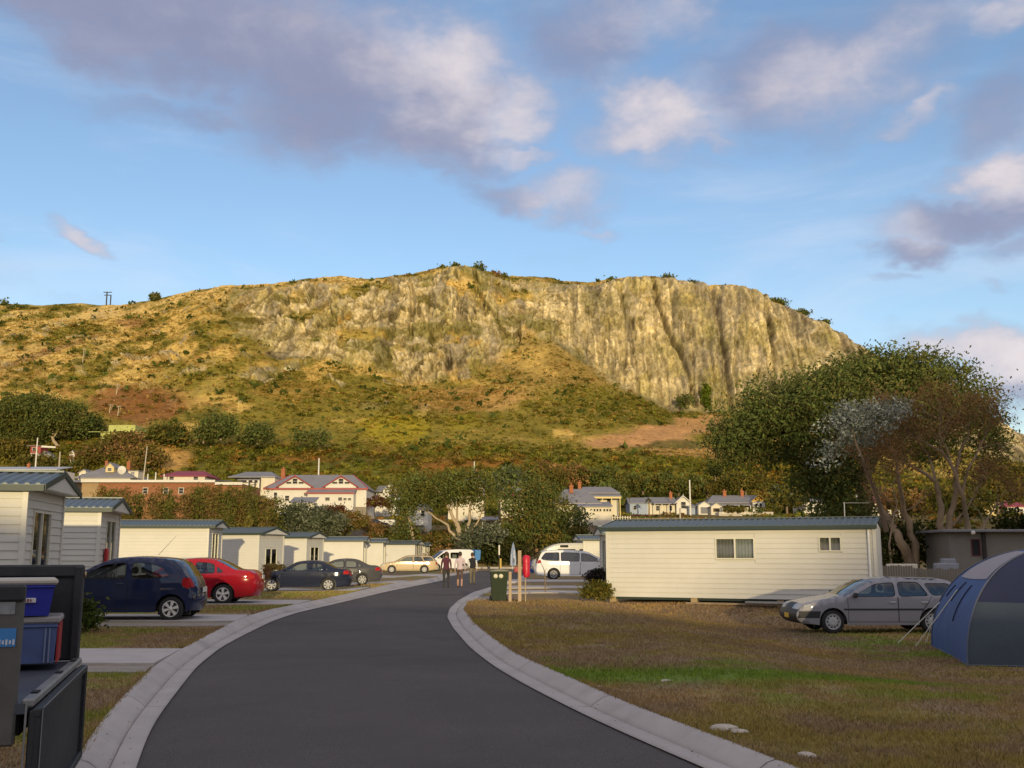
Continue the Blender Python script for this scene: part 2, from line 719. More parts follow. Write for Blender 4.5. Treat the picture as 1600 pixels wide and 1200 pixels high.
def lawn_color(x, y):
    """real colours of the turf: dead brown, straw, and green where it is damp"""
    x = np.asarray(x, float)
    y = np.asarray(y, float)
    n1 = fbm(x * .5, y * .5, 3.1, 4, 5)
    n2 = fbm(x * 1.7, y * 1.7, 1.1, 4, 9)
    n3 = fbm(x * .16, y * .16, 7.7, 3, 2)
    n4 = fbm(x * 6, y * 6, .3, 2, 21)
    base = np.array([0.285, 0.205, 0.120])
    straw = np.array([0.400, 0.265, 0.115])
    green = np.array([0.165, 0.255, 0.036])
    olive = np.array([0.275, 0.230, 0.065])
    c = base + (straw - base) * ss(.42, .68, n1 * .5 + n2 * .5)[..., None]
    go = ss(.46, .64, n2 * .5 + n3 * .5)
    c = c + (olive - c) * (go * .8)[..., None]
    band = np.exp(-((y - 14.3 - .12 * (x - 2) - 1.2 * (n1 - .5)) / 1.0) ** 2) * ss(0.0, 1.0, x) * (1 - ss(4.6, 8.6, x)) * 1.25
    band = band + 0.75 * np.exp(-((y - 16.4 - 1.2 * (n1 - .5)) / .5) ** 2) * ss(-.2, 1, x) * (1 - ss(3, 5, x)) * ss(.42, .6, n2)
    under = ss(6.3, 8, x) * ss(18.5, 20.5, y) * (1 - ss(27.6, 29.5, y)) * .8
    left = (1 - ss(-4.5, -3.2, x)) * ss(.50, .62, n1 * .55 + n2 * .45) * .6
    patch = ss(1.5, 3, x) * ss(11, 12, y) * (1 - ss(12.4, 13.4, y)) * ss(.5, .62, n2) * .5
    g = np.clip(band * ss(.12, .42, n2 + n4 * .25) + under * ss(.35, .6, n2) + left + patch, 0, 1)
    c = c + (green - c) * (g * .92)[..., None]
    far = ss(95, 125, y)
    c = c + (np.array([.20, .15, .05]) + .12 * (n3 - .5)[..., None] - c) * far[..., None]
    c = c * (0.80 + .40 * n4)[..., None]
    # worn earth below the caravans and by the parked car
    ern = ss(4.6, 7.6, x) * ss(23.5, 26.0, y) * (1 - ss(28.6, 30.5, y)) * (1 - ss(7.6, 8.6, x))
    c = c + (np.array([.20, .15, .115]) - c) * (ern * .7)[..., None]
    return np.clip(c, .01, 1)


def build_ground():
    xs = np.concatenate([np.linspace(-420, -60, 40), np.linspace(-58, -18, 50), np.arange(-17.5, 16.01, .26), np.linspace(16.5, 60, 60), np.linspace(62, 420, 40)])
    ys = np.concatenate([np.linspace(-470, -170, 8), np.linspace(-160, -8, 30), np.arange(-6, 62, .26), np.linspace(62.5, 125, 110), np.linspace(126.5, 235, 70)])
    X, Yg = np.meshgrid(xs, ys)
    Z = zg(X, Yg)
    Z = Z + .035 * (fbm(X * .6, Yg * .6, 0, 3, 4) - .5) + .3 * (fbm(X * .12, Yg * .12, 0, 3, 14) - .5) * ss(100, 130, Yg)
    # the hollow that carries the road and kerbs
    xl = np.interp(Yg, YY, XLO)
    xr = np.interp(Yg, YY, XRO)
    inside = np.minimum(X - xl, xr - X)
    low = ss(0.02, 0.27, inside) * (Yg < 103.4)
    Z = Z - .24 * low
    cross = (Yg > 102.4) * (Yg < 109.6) * (X > -16) * (X < 60)
    Z = np.where(cross, np.minimum(Z, -.2), Z)
    C = lawn_color(X, Yg) * .84
    ny, nx = X.shape
    V = np.stack([X, Yg, Z], -1).reshape(-1, 3)
    i = np.arange(ny * nx).reshape(ny, nx)
    F = np.stack([i[:-1, :-1], i[:-1, 1:], i[1:, 1:], i[1:, :-1]], -1).reshape(-1, 4)
    m = mat('turf', attr=True, rough=0.95, vary=0.40, scale=22, bump=0.6, bscale=45, spec=0.1)
    o = np_obj('ground', V, F, C.reshape(-1, 3), [m], True)
    tag(o, kind='structure')


def strip(name, cols, mats, zf=None):
    """a ribbon between successive rows of points"""
    A = np.array(cols)                   # (rows, n, 3)
    r, n, _ = A.shape
    i = np.arange(r * n).reshape(r, n)
    F = np.stack([i[:-1, :-1], i[:-1, 1:], i[1:, 1:], i[1:, :-1]], -1).reshape(-1, 4)
    o = np_obj(name, A.reshape(-1, 3), F, None, mats, True)
    tag(o, kind='structure')
    return o


def asphalt_mat():
    m = mat('asphalt', (0.086, 0.074, 0.068), rough=0.86, vary=0.16, scale=.45, bump=0.7, bscale=70, spec=0.3)
    nt = m.node_tree
    b = nt.nodes['Principled BSDF']
    src = b.inputs['Base Color'].links[0].from_socket
    tc = nt.nodes.new('ShaderNodeTexCoord')
    v = nt.nodes.new('ShaderNodeTexNoise')
    v.inputs['Scale'].default_value = 130
    v.inputs['Detail'].default_value = 3
    nt.links.new(tc.outputs['Object'], v.inputs['Vector'])
    r = nt.nodes.new('ShaderNodeMapRange')
    r.inputs[1].default_value = .36
    r.inputs[2].default_value = .66
    r.inputs[3].default_value = .50
    r.inputs[4].default_value = 1.75
    nt.links.new(v.outputs['Fac'], r.inputs[0])
    x = nt.nodes.new('ShaderNodeMix')
    x.data_type = 'RGBA'
    x.blend_type = 'MULTIPLY'
    x.inputs[0].default_value = 1
    nt.links.new(src, x.inputs[6])
    nt.links.new(r.outputs[0], x.inputs[7])
    nt.links.new(x.outputs[2], b.inputs['Base Color'])
    # a few darker worn patches
    p = nt.nodes.new('ShaderNodeTexNoise')
    p.inputs['Scale'].default_value = .22
    p.inputs['Detail'].default_value = 5
    nt.links.new(tc.outputs['Object'], p.inputs['Vector'])
    pr = nt.nodes.new('ShaderNodeMapRange')
    pr.inputs[1].default_value = .50
    pr.inputs[2].default_value = .68
    pr.inputs[3].default_value = 1.0
    pr.inputs[4].default_value = .70
    nt.links.new(p.outputs['Fac'], pr.inputs[0])
    y = nt.nodes.new('ShaderNodeMix')
    y.data_type = 'RGBA'
    y.blend_type = 'MULTIPLY'
    y.inputs[0].default_value = 1
    nt.links.new(x.outputs[2], y.inputs[6])
    nt.links.new(pr.outputs[0], y.inputs[7])
    nt.links.new(y.outputs[2], b.inputs['Base Color'])
    return m


def build_road():
    asp = asphalt_mat()
    con = mat('kerb_concrete', (0.43, 0.39, 0.355), rough=0.85, vary=0.13, scale=1.3, bump=0.4, bscale=60, dirt=.3)
    zf = lambda y: zg(-2 + 0 * y, y) * (y > 60) * 0
    zr = zf(YY)
    rows = []
    for k in range(9):
        t = k / 8
        x = (XLI - .05) * (1 - t) + (XRI + .05) * t
        crown = .035 * (1 - (2 * t - 1) ** 2)
        rows.append(np.stack([x, YY, zr - .112 + crown + 0 * x], -1))
    strip('road', [r for r in rows], [asp])
    prof = [(-.02, -.108), (0.0, -.092), (.30, -.100), (.42, -.096), (.437, -.097), (.445, -.125), (.468, -.125), (.476, -.088), (.56, -.06), (.75, .0), (.90, .022), (1.0, .018), (1.03, -.10)]
    for a, b in ((XLI, XLO), (XRI, XRO)):
        rows = [np.stack([a + (b - a) * t, YY, zr + z + .012], -1) for t, z in prof]
        if a is XRI:
            rows = rows[::-1]
        strip('kerb', rows[::-1], [con])
    # joints cast across the kerbs
    for a, b in ((XLI, XLO), (XRI, XRO)):
        V, F = [], []
        for y in np.arange(8.3, 70, 3.6):
            for q in range(len(prof) - 1):
                o = len(V)
                for dy in (-.006, .006):
                    xa, xb = np.interp(y + dy, YY, a), np.interp(y + dy, YY, b)
                    for t, z in (prof[q], prof[q + 1]):
                        V.append((xa + (xb - xa) * t, y + dy, z + .0145))
                F.append((o, o + 1, o + 3, o + 2))
        jo = np_obj('kerb_joint', V, F, None, [mat('joint_dark', (.10, .095, .085), rough=.95)])
        tag(jo, kind='structure')
    # the lane that crosses at the far end
    b = MB()
    b.box((22, 106, -.15), (76, 6.6, .1))
    tag(b.build('cross_road', asp), kind='structure')
    b = MB()
    b.box((-9.6, 102.4, -.06), (11.2, .5, .18))
    b.box((32, 102.4, -.06), (60, .5, .18))
    b.box((22, 109.5, -.02), (76, .45, .26))
    tag(b.build('cross_kerb', con), kind='structure')


def slab(quad_px, name='driveway', m=None, h=.03):
    pts = [G(*p) for p in quad_px]
    b = MB()
    top = [(p.x, p.y, zg1(p.x, p.y) + h) for p in pts]
    # a fine strip so that the slab follows the ground
    n = 12
    rows = []
    for t in np.linspace(0, 1, n + 1):
        a = np.array(top[0]) * (1 - t) + np.array(top[1]) * t
        c = np.array(top[3]) * (1 - t) + np.array(top[2]) * t
        a[2] = zg1(a[0], a[1]) + h
        c[2] = zg1(c[0], c[1]) + h
        rows.append((a, c))
    V, F = [], []
    for a, c in rows:
        V += [a, c, a - [0, 0, .16], c - [0, 0, .16]]
    for i in range(n):
        o = 4 * i
        F += [(o, o + 4, o + 5, o + 1), (o, o + 2, o + 6, o + 4), (o + 1, o + 5, o + 7, o + 3)]
    F += [(0, 1, 3, 2), (4 * n, 4 * n + 2, 4 * n + 3, 4 * n + 1)]
    b.add(V, F)
    o = b.build(name, m or mat('slab_concrete', (0.44, 0.405, 0.37), rough=.88, vary=.14, scale=1.6, bump=.3, bscale=50, dirt=.25))
    tag(o, kind='structure')
    return o


def build_slabs():
    agg = mat('old_aggregate', (0.27, 0.235, 0.19), rough=.9, vary=.25, scale=5, bump=.4)
    # corners: far-left, far-right, near-right, near-left
    slab([(-160, 1016), (284, 1016), (240, 1039), (-160, 1039)])
    slab([(-160, 1041), (236, 1042), (226, 1052), (-160, 1051)], 'path', agg, .018)
    slab([(60, 961), (387, 962), (371, 972), (60, 972)])
    slab([(60, 974), (366, 974), (360, 979), (60, 980)], 'path', agg, .018)
    slab([(280, 938), (486, 939), (462, 945), (280, 945)])
    slab([(380, 917), (578, 918), (556, 923), (380, 923)])
    slab([(480, 907.5), (640, 908), (625, 911.5), (480, 911.5)])
    slab([(560, 897.5), (696, 898), (688, 901), (560, 901)])
    slab([(795, 906), (932, 906), (932, 909.5), (791, 909.5)])
    slab([(789, 916), (940, 916), (940, 919.5), (782, 919.5)])
    slab([(780, 924), (948, 924), (950, 928), (774, 928)])
    slab([(751, 933), (800, 932), (800, 937), (741, 938)], 'path', agg, .02)


# ------------------------------------------------------------------ the rock mountain
PXK = lambda pts, x: np.interp(x, [p[0] for p in pts], [p[1] for p in pts])
SKYLINE = [(-600, 520), (-200, 490), (-80, 480), (0, 474), (60, 477), (120, 475), (165, 477), (200, 475), (230, 470), (260, 463), (300, 453), (350, 446), (400, 445),
           (450, 441), (480, 435), (530, 431), (570, 436), (600, 433), (650, 426), (672, 421), (690, 416), (715, 414), (735, 417), (750, 420), (770, 426),
           (790, 431), (830, 432), (860, 434), (880, 438), (930, 441), (950, 436), (980, 433), (1010, 431), (1040, 433), (1070, 440), (1100, 446), (1140, 444),
           (1165, 448), (1180, 455), (1200, 466), (1240, 484), (1280, 503), (1310, 519), (1340, 541), (1370, 560), (1430, 590), (1500, 625), (1560, 657), (1600, 686),
           (1700, 716), (1850, 745), (2100, 775), (2600, 800)]


def build_mountain():
    px = np.concatenate([np.linspace(-600, -25, 70), np.linspace(-22, 1622, 1050), np.linspace(1626, 2500, 70)])
    n = len(px)
    sky = PXK(SKYLINE, px)
    k0 = np.full(n, 806.0)
    k1 = PXK([(-600, 745), (0, 700), (250, 690), (320, 700), (560, 705), (800, 705), (1000, 710), (1200, 720), (1400, 750), (1700, 775), (2500, 800)], px)
    k2 = PXK([(-600, 700), (0, 600), (200, 608), (320, 618), (560, 640), (760, 648), (900, 645), (1050, 668), (1200, 680), (1400, 715), (1600, 742), (1800, 768), (2500, 801)], px)
    k3 = PXK([(-600, 610), (-100, 550), (0, 540), (250, 540), (320, 500), (380, 515), (430, 552), (520, 562), (600, 585), (640, 604), (700, 598), (750, 590), (790, 560), (830, 528),
              (860, 520), (900, 548), (950, 590), (1000, 618), (1050, 640), (1100, 645), (1200, 645), (1300, 655), (1400, 692), (1600, 728), (1800, 762), (2500, 801)], px)
    k4 = PXK([(-600, 560), (-100, 505), (0, 498), (200, 498), (250, 490), (300, 474), (350, 468), (420, 460), (480, 452), (540, 448), (600, 444), (650, 436), (690, 424), (720, 421),
              (750, 430), (790, 445), (830, 452), (880, 456), (930, 452), (970, 443), (1010, 437), (1050, 442), (1100, 452), (1160, 456), (1200, 474), (1250, 496), (1320, 534),
              (1370, 569), (1450, 612), (1560, 668), (1620, 703), (1700, 727), (1850, 752), (2500, 800.5)], px)
    k4 = np.maximum(k4, sky + 3)
    k3 = np.maximum(k3, k4 + 4)
    k2 = np.maximum(k2, k3 + 4)
    k1 = np.maximum(k1, k2 + 3)
    y0 = np.full(n, 206.0)
    y1 = np.full(n, 268.0)
    y2 = PXK([(-600, 320), (0, 325), (600, 318), (1000, 325), (1400, 300), (2500, 290)], px)
    y3 = PXK([(-600, 390), (0, 385), (380, 392), (640, 376), (740, 378), (850, 425), (1000, 428), (1200, 405), (1400, 370), (1700, 330), (2500, 310)], px)
    y4 = y3 + PXK([(-600, 50), (250, 48), (400, 30), (640, 42), (740, 42), (850, 24), (1000, 22), (1200, 26), (1340, 40), (2500, 30)], px)
    y5 = y4 + PXK([(-600, 40), (300, 35), (640, 18), (740, 16), (850, 40), (1000, 25), (1200, 30), (2500, 20)], px)
    keys = [(k0, y0), (k1, y1), (k2, y2), (k3, y3), (k4, y4), (sky, y5)]
    cnt = [46, 34, 52, 118, 26]
    PY, YD, VV = [], [], []
    for i, c in enumerate(cnt):
        for j in range(c):
            t = j / c
            PY.append(keys[i][0] * (1 - t) + keys[i + 1][0] * t)
            YD.append(keys[i][1] * (1 - t) + keys[i + 1][1] * t)
            VV.append(i + t)
    PY.append(sky)
    YD.append(y5)
    VV.append(5.0)
    PY, YD, VV = np.array(PY), np.array(YD), np.array(VV)
    for _ in range(6):                           # soften the creases between the bands
        YD[1:-1] = (YD[:-2] + 2 * YD[1:-1] + YD[2:]) / 4
        PY[1:-1, :] = np.where(VV[1:-1, None] < 4.6, (PY[:-2] + 2 * PY[1:-1] + PY[2:]) / 4, PY[1:-1])
    PXg = np.broadcast_to(px, PY.shape)
    Vv = np.broadcast_to(VV[:, None], PY.shape)
    T = (600 - PY) / 1600
    S = YD / (CP - T * SP)
    X = (PXg - 800) / 1600 * S
    Z = EYE + S * (SP + T * CP)
    Y = YD.copy()
    # ---- where the bare rock is
    nz = fbm(X / 22, Z / 14, 2.2, 4, 31)
    nzf = fbm(X / 6, Z / 5, 1.2, 3, 35)
    rock = ss(2.86, 3.12, Vv + .35 * (nz - .5)) * (1 - ss(4.05, 4.75, Vv + .9 * (nz - .5)))
    rock = rock * ss(290, 440, PXg + 120 * (nz - .5))
    hole = ss(.56, .66, nz * .6 + nzf * .4) * (PXg < 830)
    rock = rock * (1 - .85 * hole)
    gap = np.exp(-((PXg - 815 - (PY - 450) * .1) / 38) ** 2) * (PXg < 900)
    rock = rock * (1 - .55 * gap * ss(.35, .6, nzf))
    outc = ss(.60, .66, fbm(X / 9, Z / 6, 9.2, 4, 77)) * ss(1.9, 2.5, Vv) * (1 - ss(3.0, 3.3, Vv)) * ss(240, 420, PXg) * (1 - ss(720, 830, PXg))
    rock = np.clip(np.maximum(rock, outc * .9), 0, 1)
    lside = ss(.66, .70, fbm(X / 5, Z / 4, 4.2, 3, 41)) * (PXg < 420) * ss(1.6, 2.4, Vv) * (1 - ss(4.2, 4.8, Vv)) * .8
    rock = np.maximum(rock, lside)
    right = ss(820, 930, PXg)
    # ---- relief
    buts = 1 - np.abs(2 * fbm(X / 17 + .3 * nz, Z / 70, .5, 3, 51) - 1)
    flute = 1 - np.abs(2 * fbm(X / 5.5 + .5 * nz, Z / 38, .5, 4, 53) - 1)
    wu = X / 8 + 1.8 * fbm(X / 9, Z / 9, 0, 3, 3)
    wv = Z / 11 + 1.5 * fbm(X / 9, Z / 9, 5, 3, 4)
    e1, c1 = cells(wu, wv, 7)
    e2, c2 = cells(wu * 2.3 + 5 + .6 * nzf, wv * 1.7 + 3, 8)
    e3, c3 = cells(X / 1.5 + 2 * nzf, Z / 3.4 + nz, 9)
    fine = fbm(X / .9, Z / 1.2, 0, 2, 95)
    left_rel = 7.0 * (buts - .6) + 7.0 * (c1 - .5) + 4.6 * (c2 - .5) + 2.6 * (c3 - .5) - 2.4 * (1 - ss(0, .07, e1)) * (.3 + nz) - 1.3 * (1 - ss(0, .10, e2)) + 3.0 * (nzf - .5) + 1.6 * (fine - .5)
    right_rel = 6.5 * (buts - .6) + 5.6 * (flute - .6) + 3.4 * (c1 - .5) * ss(.4, .7, nz) + 2.2 * (c3 - .5) + 3.8 * (fbm(X / 1.9, Z / 9, .2, 3, 57) - .5) + 1.2 * (fine - .5) - 1.2 * (1 - ss(0, .1, e1)) * ss(.45, .6, nz) - 1.6 * ss(.82, .96, 1 - np.abs(2 * fbm(X / 2.6 + .8 * nz, Z / 34, 1, 3, 111) - 1))
    rel = left_rel * (1 - right) + right_rel * right

    def crack(pts, w, d):
        xs_ = np.interp(PY, [p[1] for p in pts], [p[0] for p in pts]) + 5 * (nzf - .5)
        on = (PY > pts[0][1]) * (PY < pts[-1][1])
        return -d * np.exp(-((PXg - xs_) / w) ** 2) * on

    rel = rel + crack([(1020, 436), (1028, 478), (1042, 515), (1062, 560), (1078, 596), (1086, 640)], 3.2, 6)
    rel = rel + crack([(1112, 450), (1122, 510), (1131, 560), (1135, 600), (1141, 648)], 5, 6)
    rel = rel + crack([(983, 500), (987, 545), (993, 585)], 4.5, 4)
    rel = rel + crack([(1196, 480), (1204, 530), (1207, 580)], 4.5, 4)
    rel = rel + crack([(640, 440), (646, 480), (640, 520)], 3, 4)
    rel = rel + crack([(742, 430), (748, 465), (740, 500)], 3.5, 4)
    Y = Y - rel * rock
    Z = Z + .25 * rel * rock * (Vv < 4.5)
    soft = 1 - rock
    Z = Z + soft * (2.2 * (fbm(X / 16, Y / 16, 0, 4, 61) - .5) + 1.5 * (fbm(X / 3.5, Y / 3.5, 0, 3, 63) - .5)) * ss(0, .5, Vv) * (1 - .6 * ss(4.4, 5, Vv))
    Z = Z + 1.1 * (fbm(X / 4, Y / 9, 0, 3, 66) - .5) * ss(4.6, 5, Vv)
    # ---- colours of rock, dry grass, scrub
    n1 = fbm(X / 30, Z / 18, 0, 4, 71)
    n2 = fbm(X / 7, Z / 4.5, 0, 4, 73)
    n3 = fbm(X / 2.2, Z / 1.6, 0, 3, 75)
    A = lambda *c: np.array(c)
    tan = A(.62, .42, .11)
    pale = A(.70, .50, .17)
    brown = A(.34, .185, .05)
    olive = A(.215, .180, .024)
    green = A(.125, .115, .014)
    dkgreen = A(.075, .075, .012)
    rust = A(.30, .125, .026)
    c = tan + (brown - tan) * ss(.42, .62, n2 * .6 + n3 * .4)[..., None]
    c = c + (pale - c) * (ss(3.6, 4.6, Vv) * (.75 - .5 * ss(.5, .7, n2)))[..., None]
    c = c + (pale - c) * (.45 * (1 - ss(150, 320, PXg)) * ss(1.9, 3, Vv))[..., None]
    c = c + (olive - c) * (ss(.455, .60, n1 * .45 + n2 * .55 + .10 * ss(250, 380, PXg) * (1 - ss(3.0, 3.4, Vv))) * .9)[..., None]
    c = c + (dkgreen - c) * (ss(.60, .70, n2 * .7 + n3 * .3) * .6)[..., None]
    lowv = 1 - ss(.9, 1.5, Vv + .7 * (n2 - .5))
    lc = A(.135, .13, .016) + (rust - A(.135, .13, .016)) * ss(.56, .72, n1 * .4 + n2 * .6)[..., None]
    c = c + (lc - c) * (lowv * .9)[..., None]

    def patch(px_, py_, rx, ry, col, k=.9, ang=0.0):
        nonlocal c
        a = math.radians(ang)
        dx, dy = PXg - px_, PY - py_
        u = (dx * math.cos(a) + dy * math.sin(a)) / rx
        v = (-dx * math.sin(a) + dy * math.cos(a)) / ry
        m = 1 - ss(.65, 1.15, np.hypot(u, v) + .9 * (n2 - .5) + .35 * (n3 - .5))
        c = c + (np.array(col) - c) * (m * k)[..., None]

    patch(615, 672, 62, 24, (.33, .26, .02), .9)
    patch(722, 658, 34, 14, (.27, .22, .022), .8)
    patch(215, 632, 85, 32, (.24, .095, .03), .85)
    patch(330, 590, 90, 30, olive, .6)
    patch(450, 610, 70, 18, (.30, .18, .03), .6)
    patch(560, 520, 34, 20, olive, .6)
    patch(850, 575, 130, 46, (.43, .265, .08), .5, 14)
    patch(730, 625, 90, 22, (.38, .20, .06), .6)
    patch(840, 505, 30, 14, green, .9, 25)
    patch(905, 545, 66, 15, green, 1.0, 33)
    patch(985, 600, 60, 15, green, 1.0, 36)
    patch(1035, 632, 45, 10, green, .9, 20)
    patch(975, 640, 120, 24, (.16, .14, .018), .95, 8)
    patch(900, 612, 70, 15, olive, .6)
    patch(820, 560, 40, 25, tan, .6)
    patch(1010, 684, 95, 17, (.52, .28, .11), .95, -4)
    patch(1095, 664, 60, 14, (.52, .28, .10), .9)
    patch(1080, 704, 80, 9, (.46, .26, .09), .8)
    patch(1180, 716, 70, 9, (.46, .26, .09), .8)
    patch(1050, 694, 60, 6, (.09, .09, .02), .8)
    patch(262, 716, 42, 20, (.50, .29, .085), .95)
    patch(262, 692, 60, 4, (.34, .22, .09), .9)
    patch(60, 555, 120, 5, (.33, .20, .085), .8, -18)
    patch(210, 505, 25, 7, (.34, .17, .06), .8)
    patch(455, 549, 42, 11, (.12, .10, .07), .9, -8)
    patch(600, 720, 320, 10, (.085, .082, .018), .6)
    patch(720, 725, 90, 14, rust, .7)
    patch(470, 718, 60, 8, rust, .6)
    patch(1590, 700, 70, 30, (.10, .10, .018), .8)
    patch(700, 432, 25, 6, olive, .7)
    rcol = A(.46, .375, .195) + (A(.64, .52, .28) - A(.46, .375, .195)) * ss(.35, .65, n2)[..., None]
    rcol = rcol + (A(.255, .215, .145) - rcol) * (ss(.5, .68, fbm(X / 4, Z / 26, 3, 3, 81)) * .75)[..., None]
    rcol = rcol + (A(.40, .33, .10) - rcol) * (ss(.58, .70, fbm(X / 7, Z / 12, 3, 3, 85)) * .5)[..., None]
    crk = (1 - ss(0, .075, e1)) * (1 - .7 * right)
    rcol = rcol + (A(.13, .115, .05) - rcol) * (crk * .85)[..., None]  # dark joints, with colour added for the shade their recesses lack
    rcol = rcol + (A(.16, .13, .07) - rcol) * ((1 - ss(0, .12, e2)) * .5 * (1 - .5 * right))[..., None]
    rcol = rcol + (A(.17, .14, .085) - rcol) * ((1 - ss(0, .16, e3)) * .42)[..., None]
    rcol = rcol * (.76 + .42 * fine)[..., None] * (.80 + .40 * c3)[..., None] * (.88 + .24 * c2)[..., None]
    vl = ss(.80, .95, 1 - np.abs(2 * fbm(X / 2.6 + .8 * nz, Z / 34, 1, 3, 111) - 1)) * (.45 + .55 * ss(.4, .6, n2))
    rcol = rcol + (A(.17, .145, .09) - rcol) * (vl * .62 * (.3 + .7 * right))[..., None]
    rcol = rcol + (A(.15, .135, .02) - rcol) * (ss(.56, .66, fbm(X / 12, Z / 8, 6, 4, 97)) * .65 * (1 - .55 * right))[..., None]
    c = c + (rcol - c) * rock[..., None]
    c = c * (.78 + .44 * n3)[..., None]
    c = np.clip(c, .01, .9)
    ny, nx = X.shape
    # behind the brow the plateau falls away
    back = np.stack([X[-1] * 1.25, Y[-1] + 120, Z[-1] - 6], -1)
    back2 = np.stack([X[-1] * 2.0, Y[-1] + 520, Z[-1] * 0 - 3], -1)
    V = np.concatenate([np.stack([X, Y, Z], -1), back[None], back2[None]], 0)
    C = np.concatenate([c, c[-1:], c[-1:]], 0)
    ny += 2
    i = np.arange(ny * nx).reshape(ny, nx)
    F = np.stack([i[:-1, :-1], i[:-1, 1:], i[1:, 1:], i[1:, :-1]], -1).reshape(-1, 4)
    m = mat('mountain', attr=True, rough=0.95, vary=0.38, scale=.8, bump=1.0, bscale=1.1, spec=0.1)
    bp = [k for k in m.node_tree.nodes if k.type == 'BUMP'][0]
    bp.inputs['Distance'].default_value = .5
    o = np_obj('mountain', V.reshape(-1, 3), F, C.reshape(-1, 3), [m], False)
    tag(o, kind='structure')
    return dict(X=X, Y=Y, Z=Z, PX=np.array(PXg), PY=PY, V=np.array(Vv), rock=rock, col=c, n2=n2, n1=n1)


def build_shade_hill():
    """an added, unseen bank behind the camera, shaped to shade the foreground"""
    xs = np.arange(-150, 171, 2.0)
    ys = np.concatenate([np.arange(-130, -58, 2.0)])
    X, Yh = np.meshgrid(xs, ys)
    tanel = math.tan(SUN_EL)
    crest_y = -66.0
    dist = 0 - crest_y
    h = np.interp(X, [-150, 2, 12, 170], [HILL_L + 1.5, HILL_L + 1.5, HILL_L + .2, HILL_L])
    h = h + .9 * (fbm(X / 7, X * 0, 0, 3, 5) - .5) + .5 * (fbm(X / 2.2, X * 0, 4, 2, 6) - .5)
    prof = np.interp(Yh, [-130, -95, crest_y, -58], [0.5, .93, 1.0, 0.0])
    Z = h * prof
    V = np.stack([X, Yh, Z], -1).reshape(-1, 3)
    ny, nx = X.shape
    i = np.arange(ny * nx).reshape(ny, nx)
    F = np.stack([i[:-1, :-1], i[:-1, 1:], i[1:, 1:], i[1:, :-1]], -1).reshape(-1, 4)
    o = np_obj('hill', V, F, None, [mat('shade_hill_grass', (.15, .13, .05), rough=.95, vary=.4, scale=.4)], True)  # unseen blocker, added only to hold off the low sun
    tag(o, kind='structure')


def build_shade_headland():
    """an added, unseen headland farther behind, shaped to shade the right side"""
    xs = np.concatenate([np.arange(-60, 120, 2.0), np.arange(120, 480, 12.0)])
    ys = np.arange(-460, -205, 8.0)
    X, Yh = np.meshgrid(xs, ys)
    h = np.interp(X, [-60, 20, 50, 57, 62.5, 67, 72, 84, 95, 108, 200, 480], [-3, 14, 30, 35.4, 38.3, 43, 48, 48.5, 52, 55, 60, 40])
    h = h + .8 * (fbm(X / 9, X * 0, 2, 3, 15) - .5)
    Z = -3 + (h + 3) * np.interp(Yh, [-460, -380, -330, -290, -205], [0.2, .93, 1.0, .86, 0.0])
    V = np.stack([X, Yh, Z], -1).reshape(-1, 3)
    ny, nx = X.shape
    i = np.arange(ny * nx).reshape(ny, nx)
    F = np.stack([i[:-1, :-1], i[:-1, 1:], i[1:, 1:], i[1:, :-1]], -1).reshape(-1, 4)
    tag(np_obj('shade_headland', V, F, None, [mat('shade_hill_grass')], True), kind='structure')


HILL_L = 9.4
build_ground()
build_road()
build_slabs()
MTN = build_mountain()
build_shade_hill()
build_shade_headland()

# ------------------------------------------------------------------ cabins of the holiday park
CREAM = mat('cream_cladding', (0.60, 0.58, 0.505), rough=0.55, vary=0.05, scale=1.2, dirt=.06)
TRIM = mat('pale_trim', (0.62, 0.60, 0.52), rough=0.5, vary=0.05)
ROOFM = mat('green_grey_roofing', (0.105, 0.125, 0.122), rough=0.42, vary=0.12, scale=1.5, metal=0.25, dirt=.15)
FASCIA = mat('dark_green_fascia', (0.028, 0.045, 0.036), rough=0.5, vary=0.1)
ALU = mat('cream_window_frame', (0.62, 0.60, 0.48), rough=0.45, vary=0.05)
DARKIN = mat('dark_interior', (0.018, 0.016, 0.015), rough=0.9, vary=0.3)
CURT = mat('grey_curtain', (0.42, 0.40, 0.36), rough=0.9, vary=0.15, scale=4)
CURTW = mat('white_curtain', (0.68, 0.70, 0.70), rough=0.9, vary=0.1, scale=4)
MAROON = mat('maroon_frame', (0.14, 0.022, 0.03), rough=0.5, vary=0.1)
TIMBER = mat('weathered_timber', (0.30, 0.22, 0.13), rough=0.85, vary=0.3, scale=3, stretch=(1, 1, .15), bump=.3)
GLASS = glass_mat('window_glass', (0.72, 0.74, 0.72), 0.05)
STUMP = mat('stump_block', (0.42, 0.31, 0.16), rough=.9, vary=.2)


def board_mesh(L, h=0.165):
    """one lapped weatherboard, length L along x, its face towards -y"""
    b = MB()
    b.prism([(0.0, 0.0), (-0.020, 0.0), (-0.006, h), (0.0, h)], 'x', 0, L)
    me_o = b.build('weatherboard', CREAM)
    me = me_o.data
    bpy.data.objects.remove(me_o)
    return me


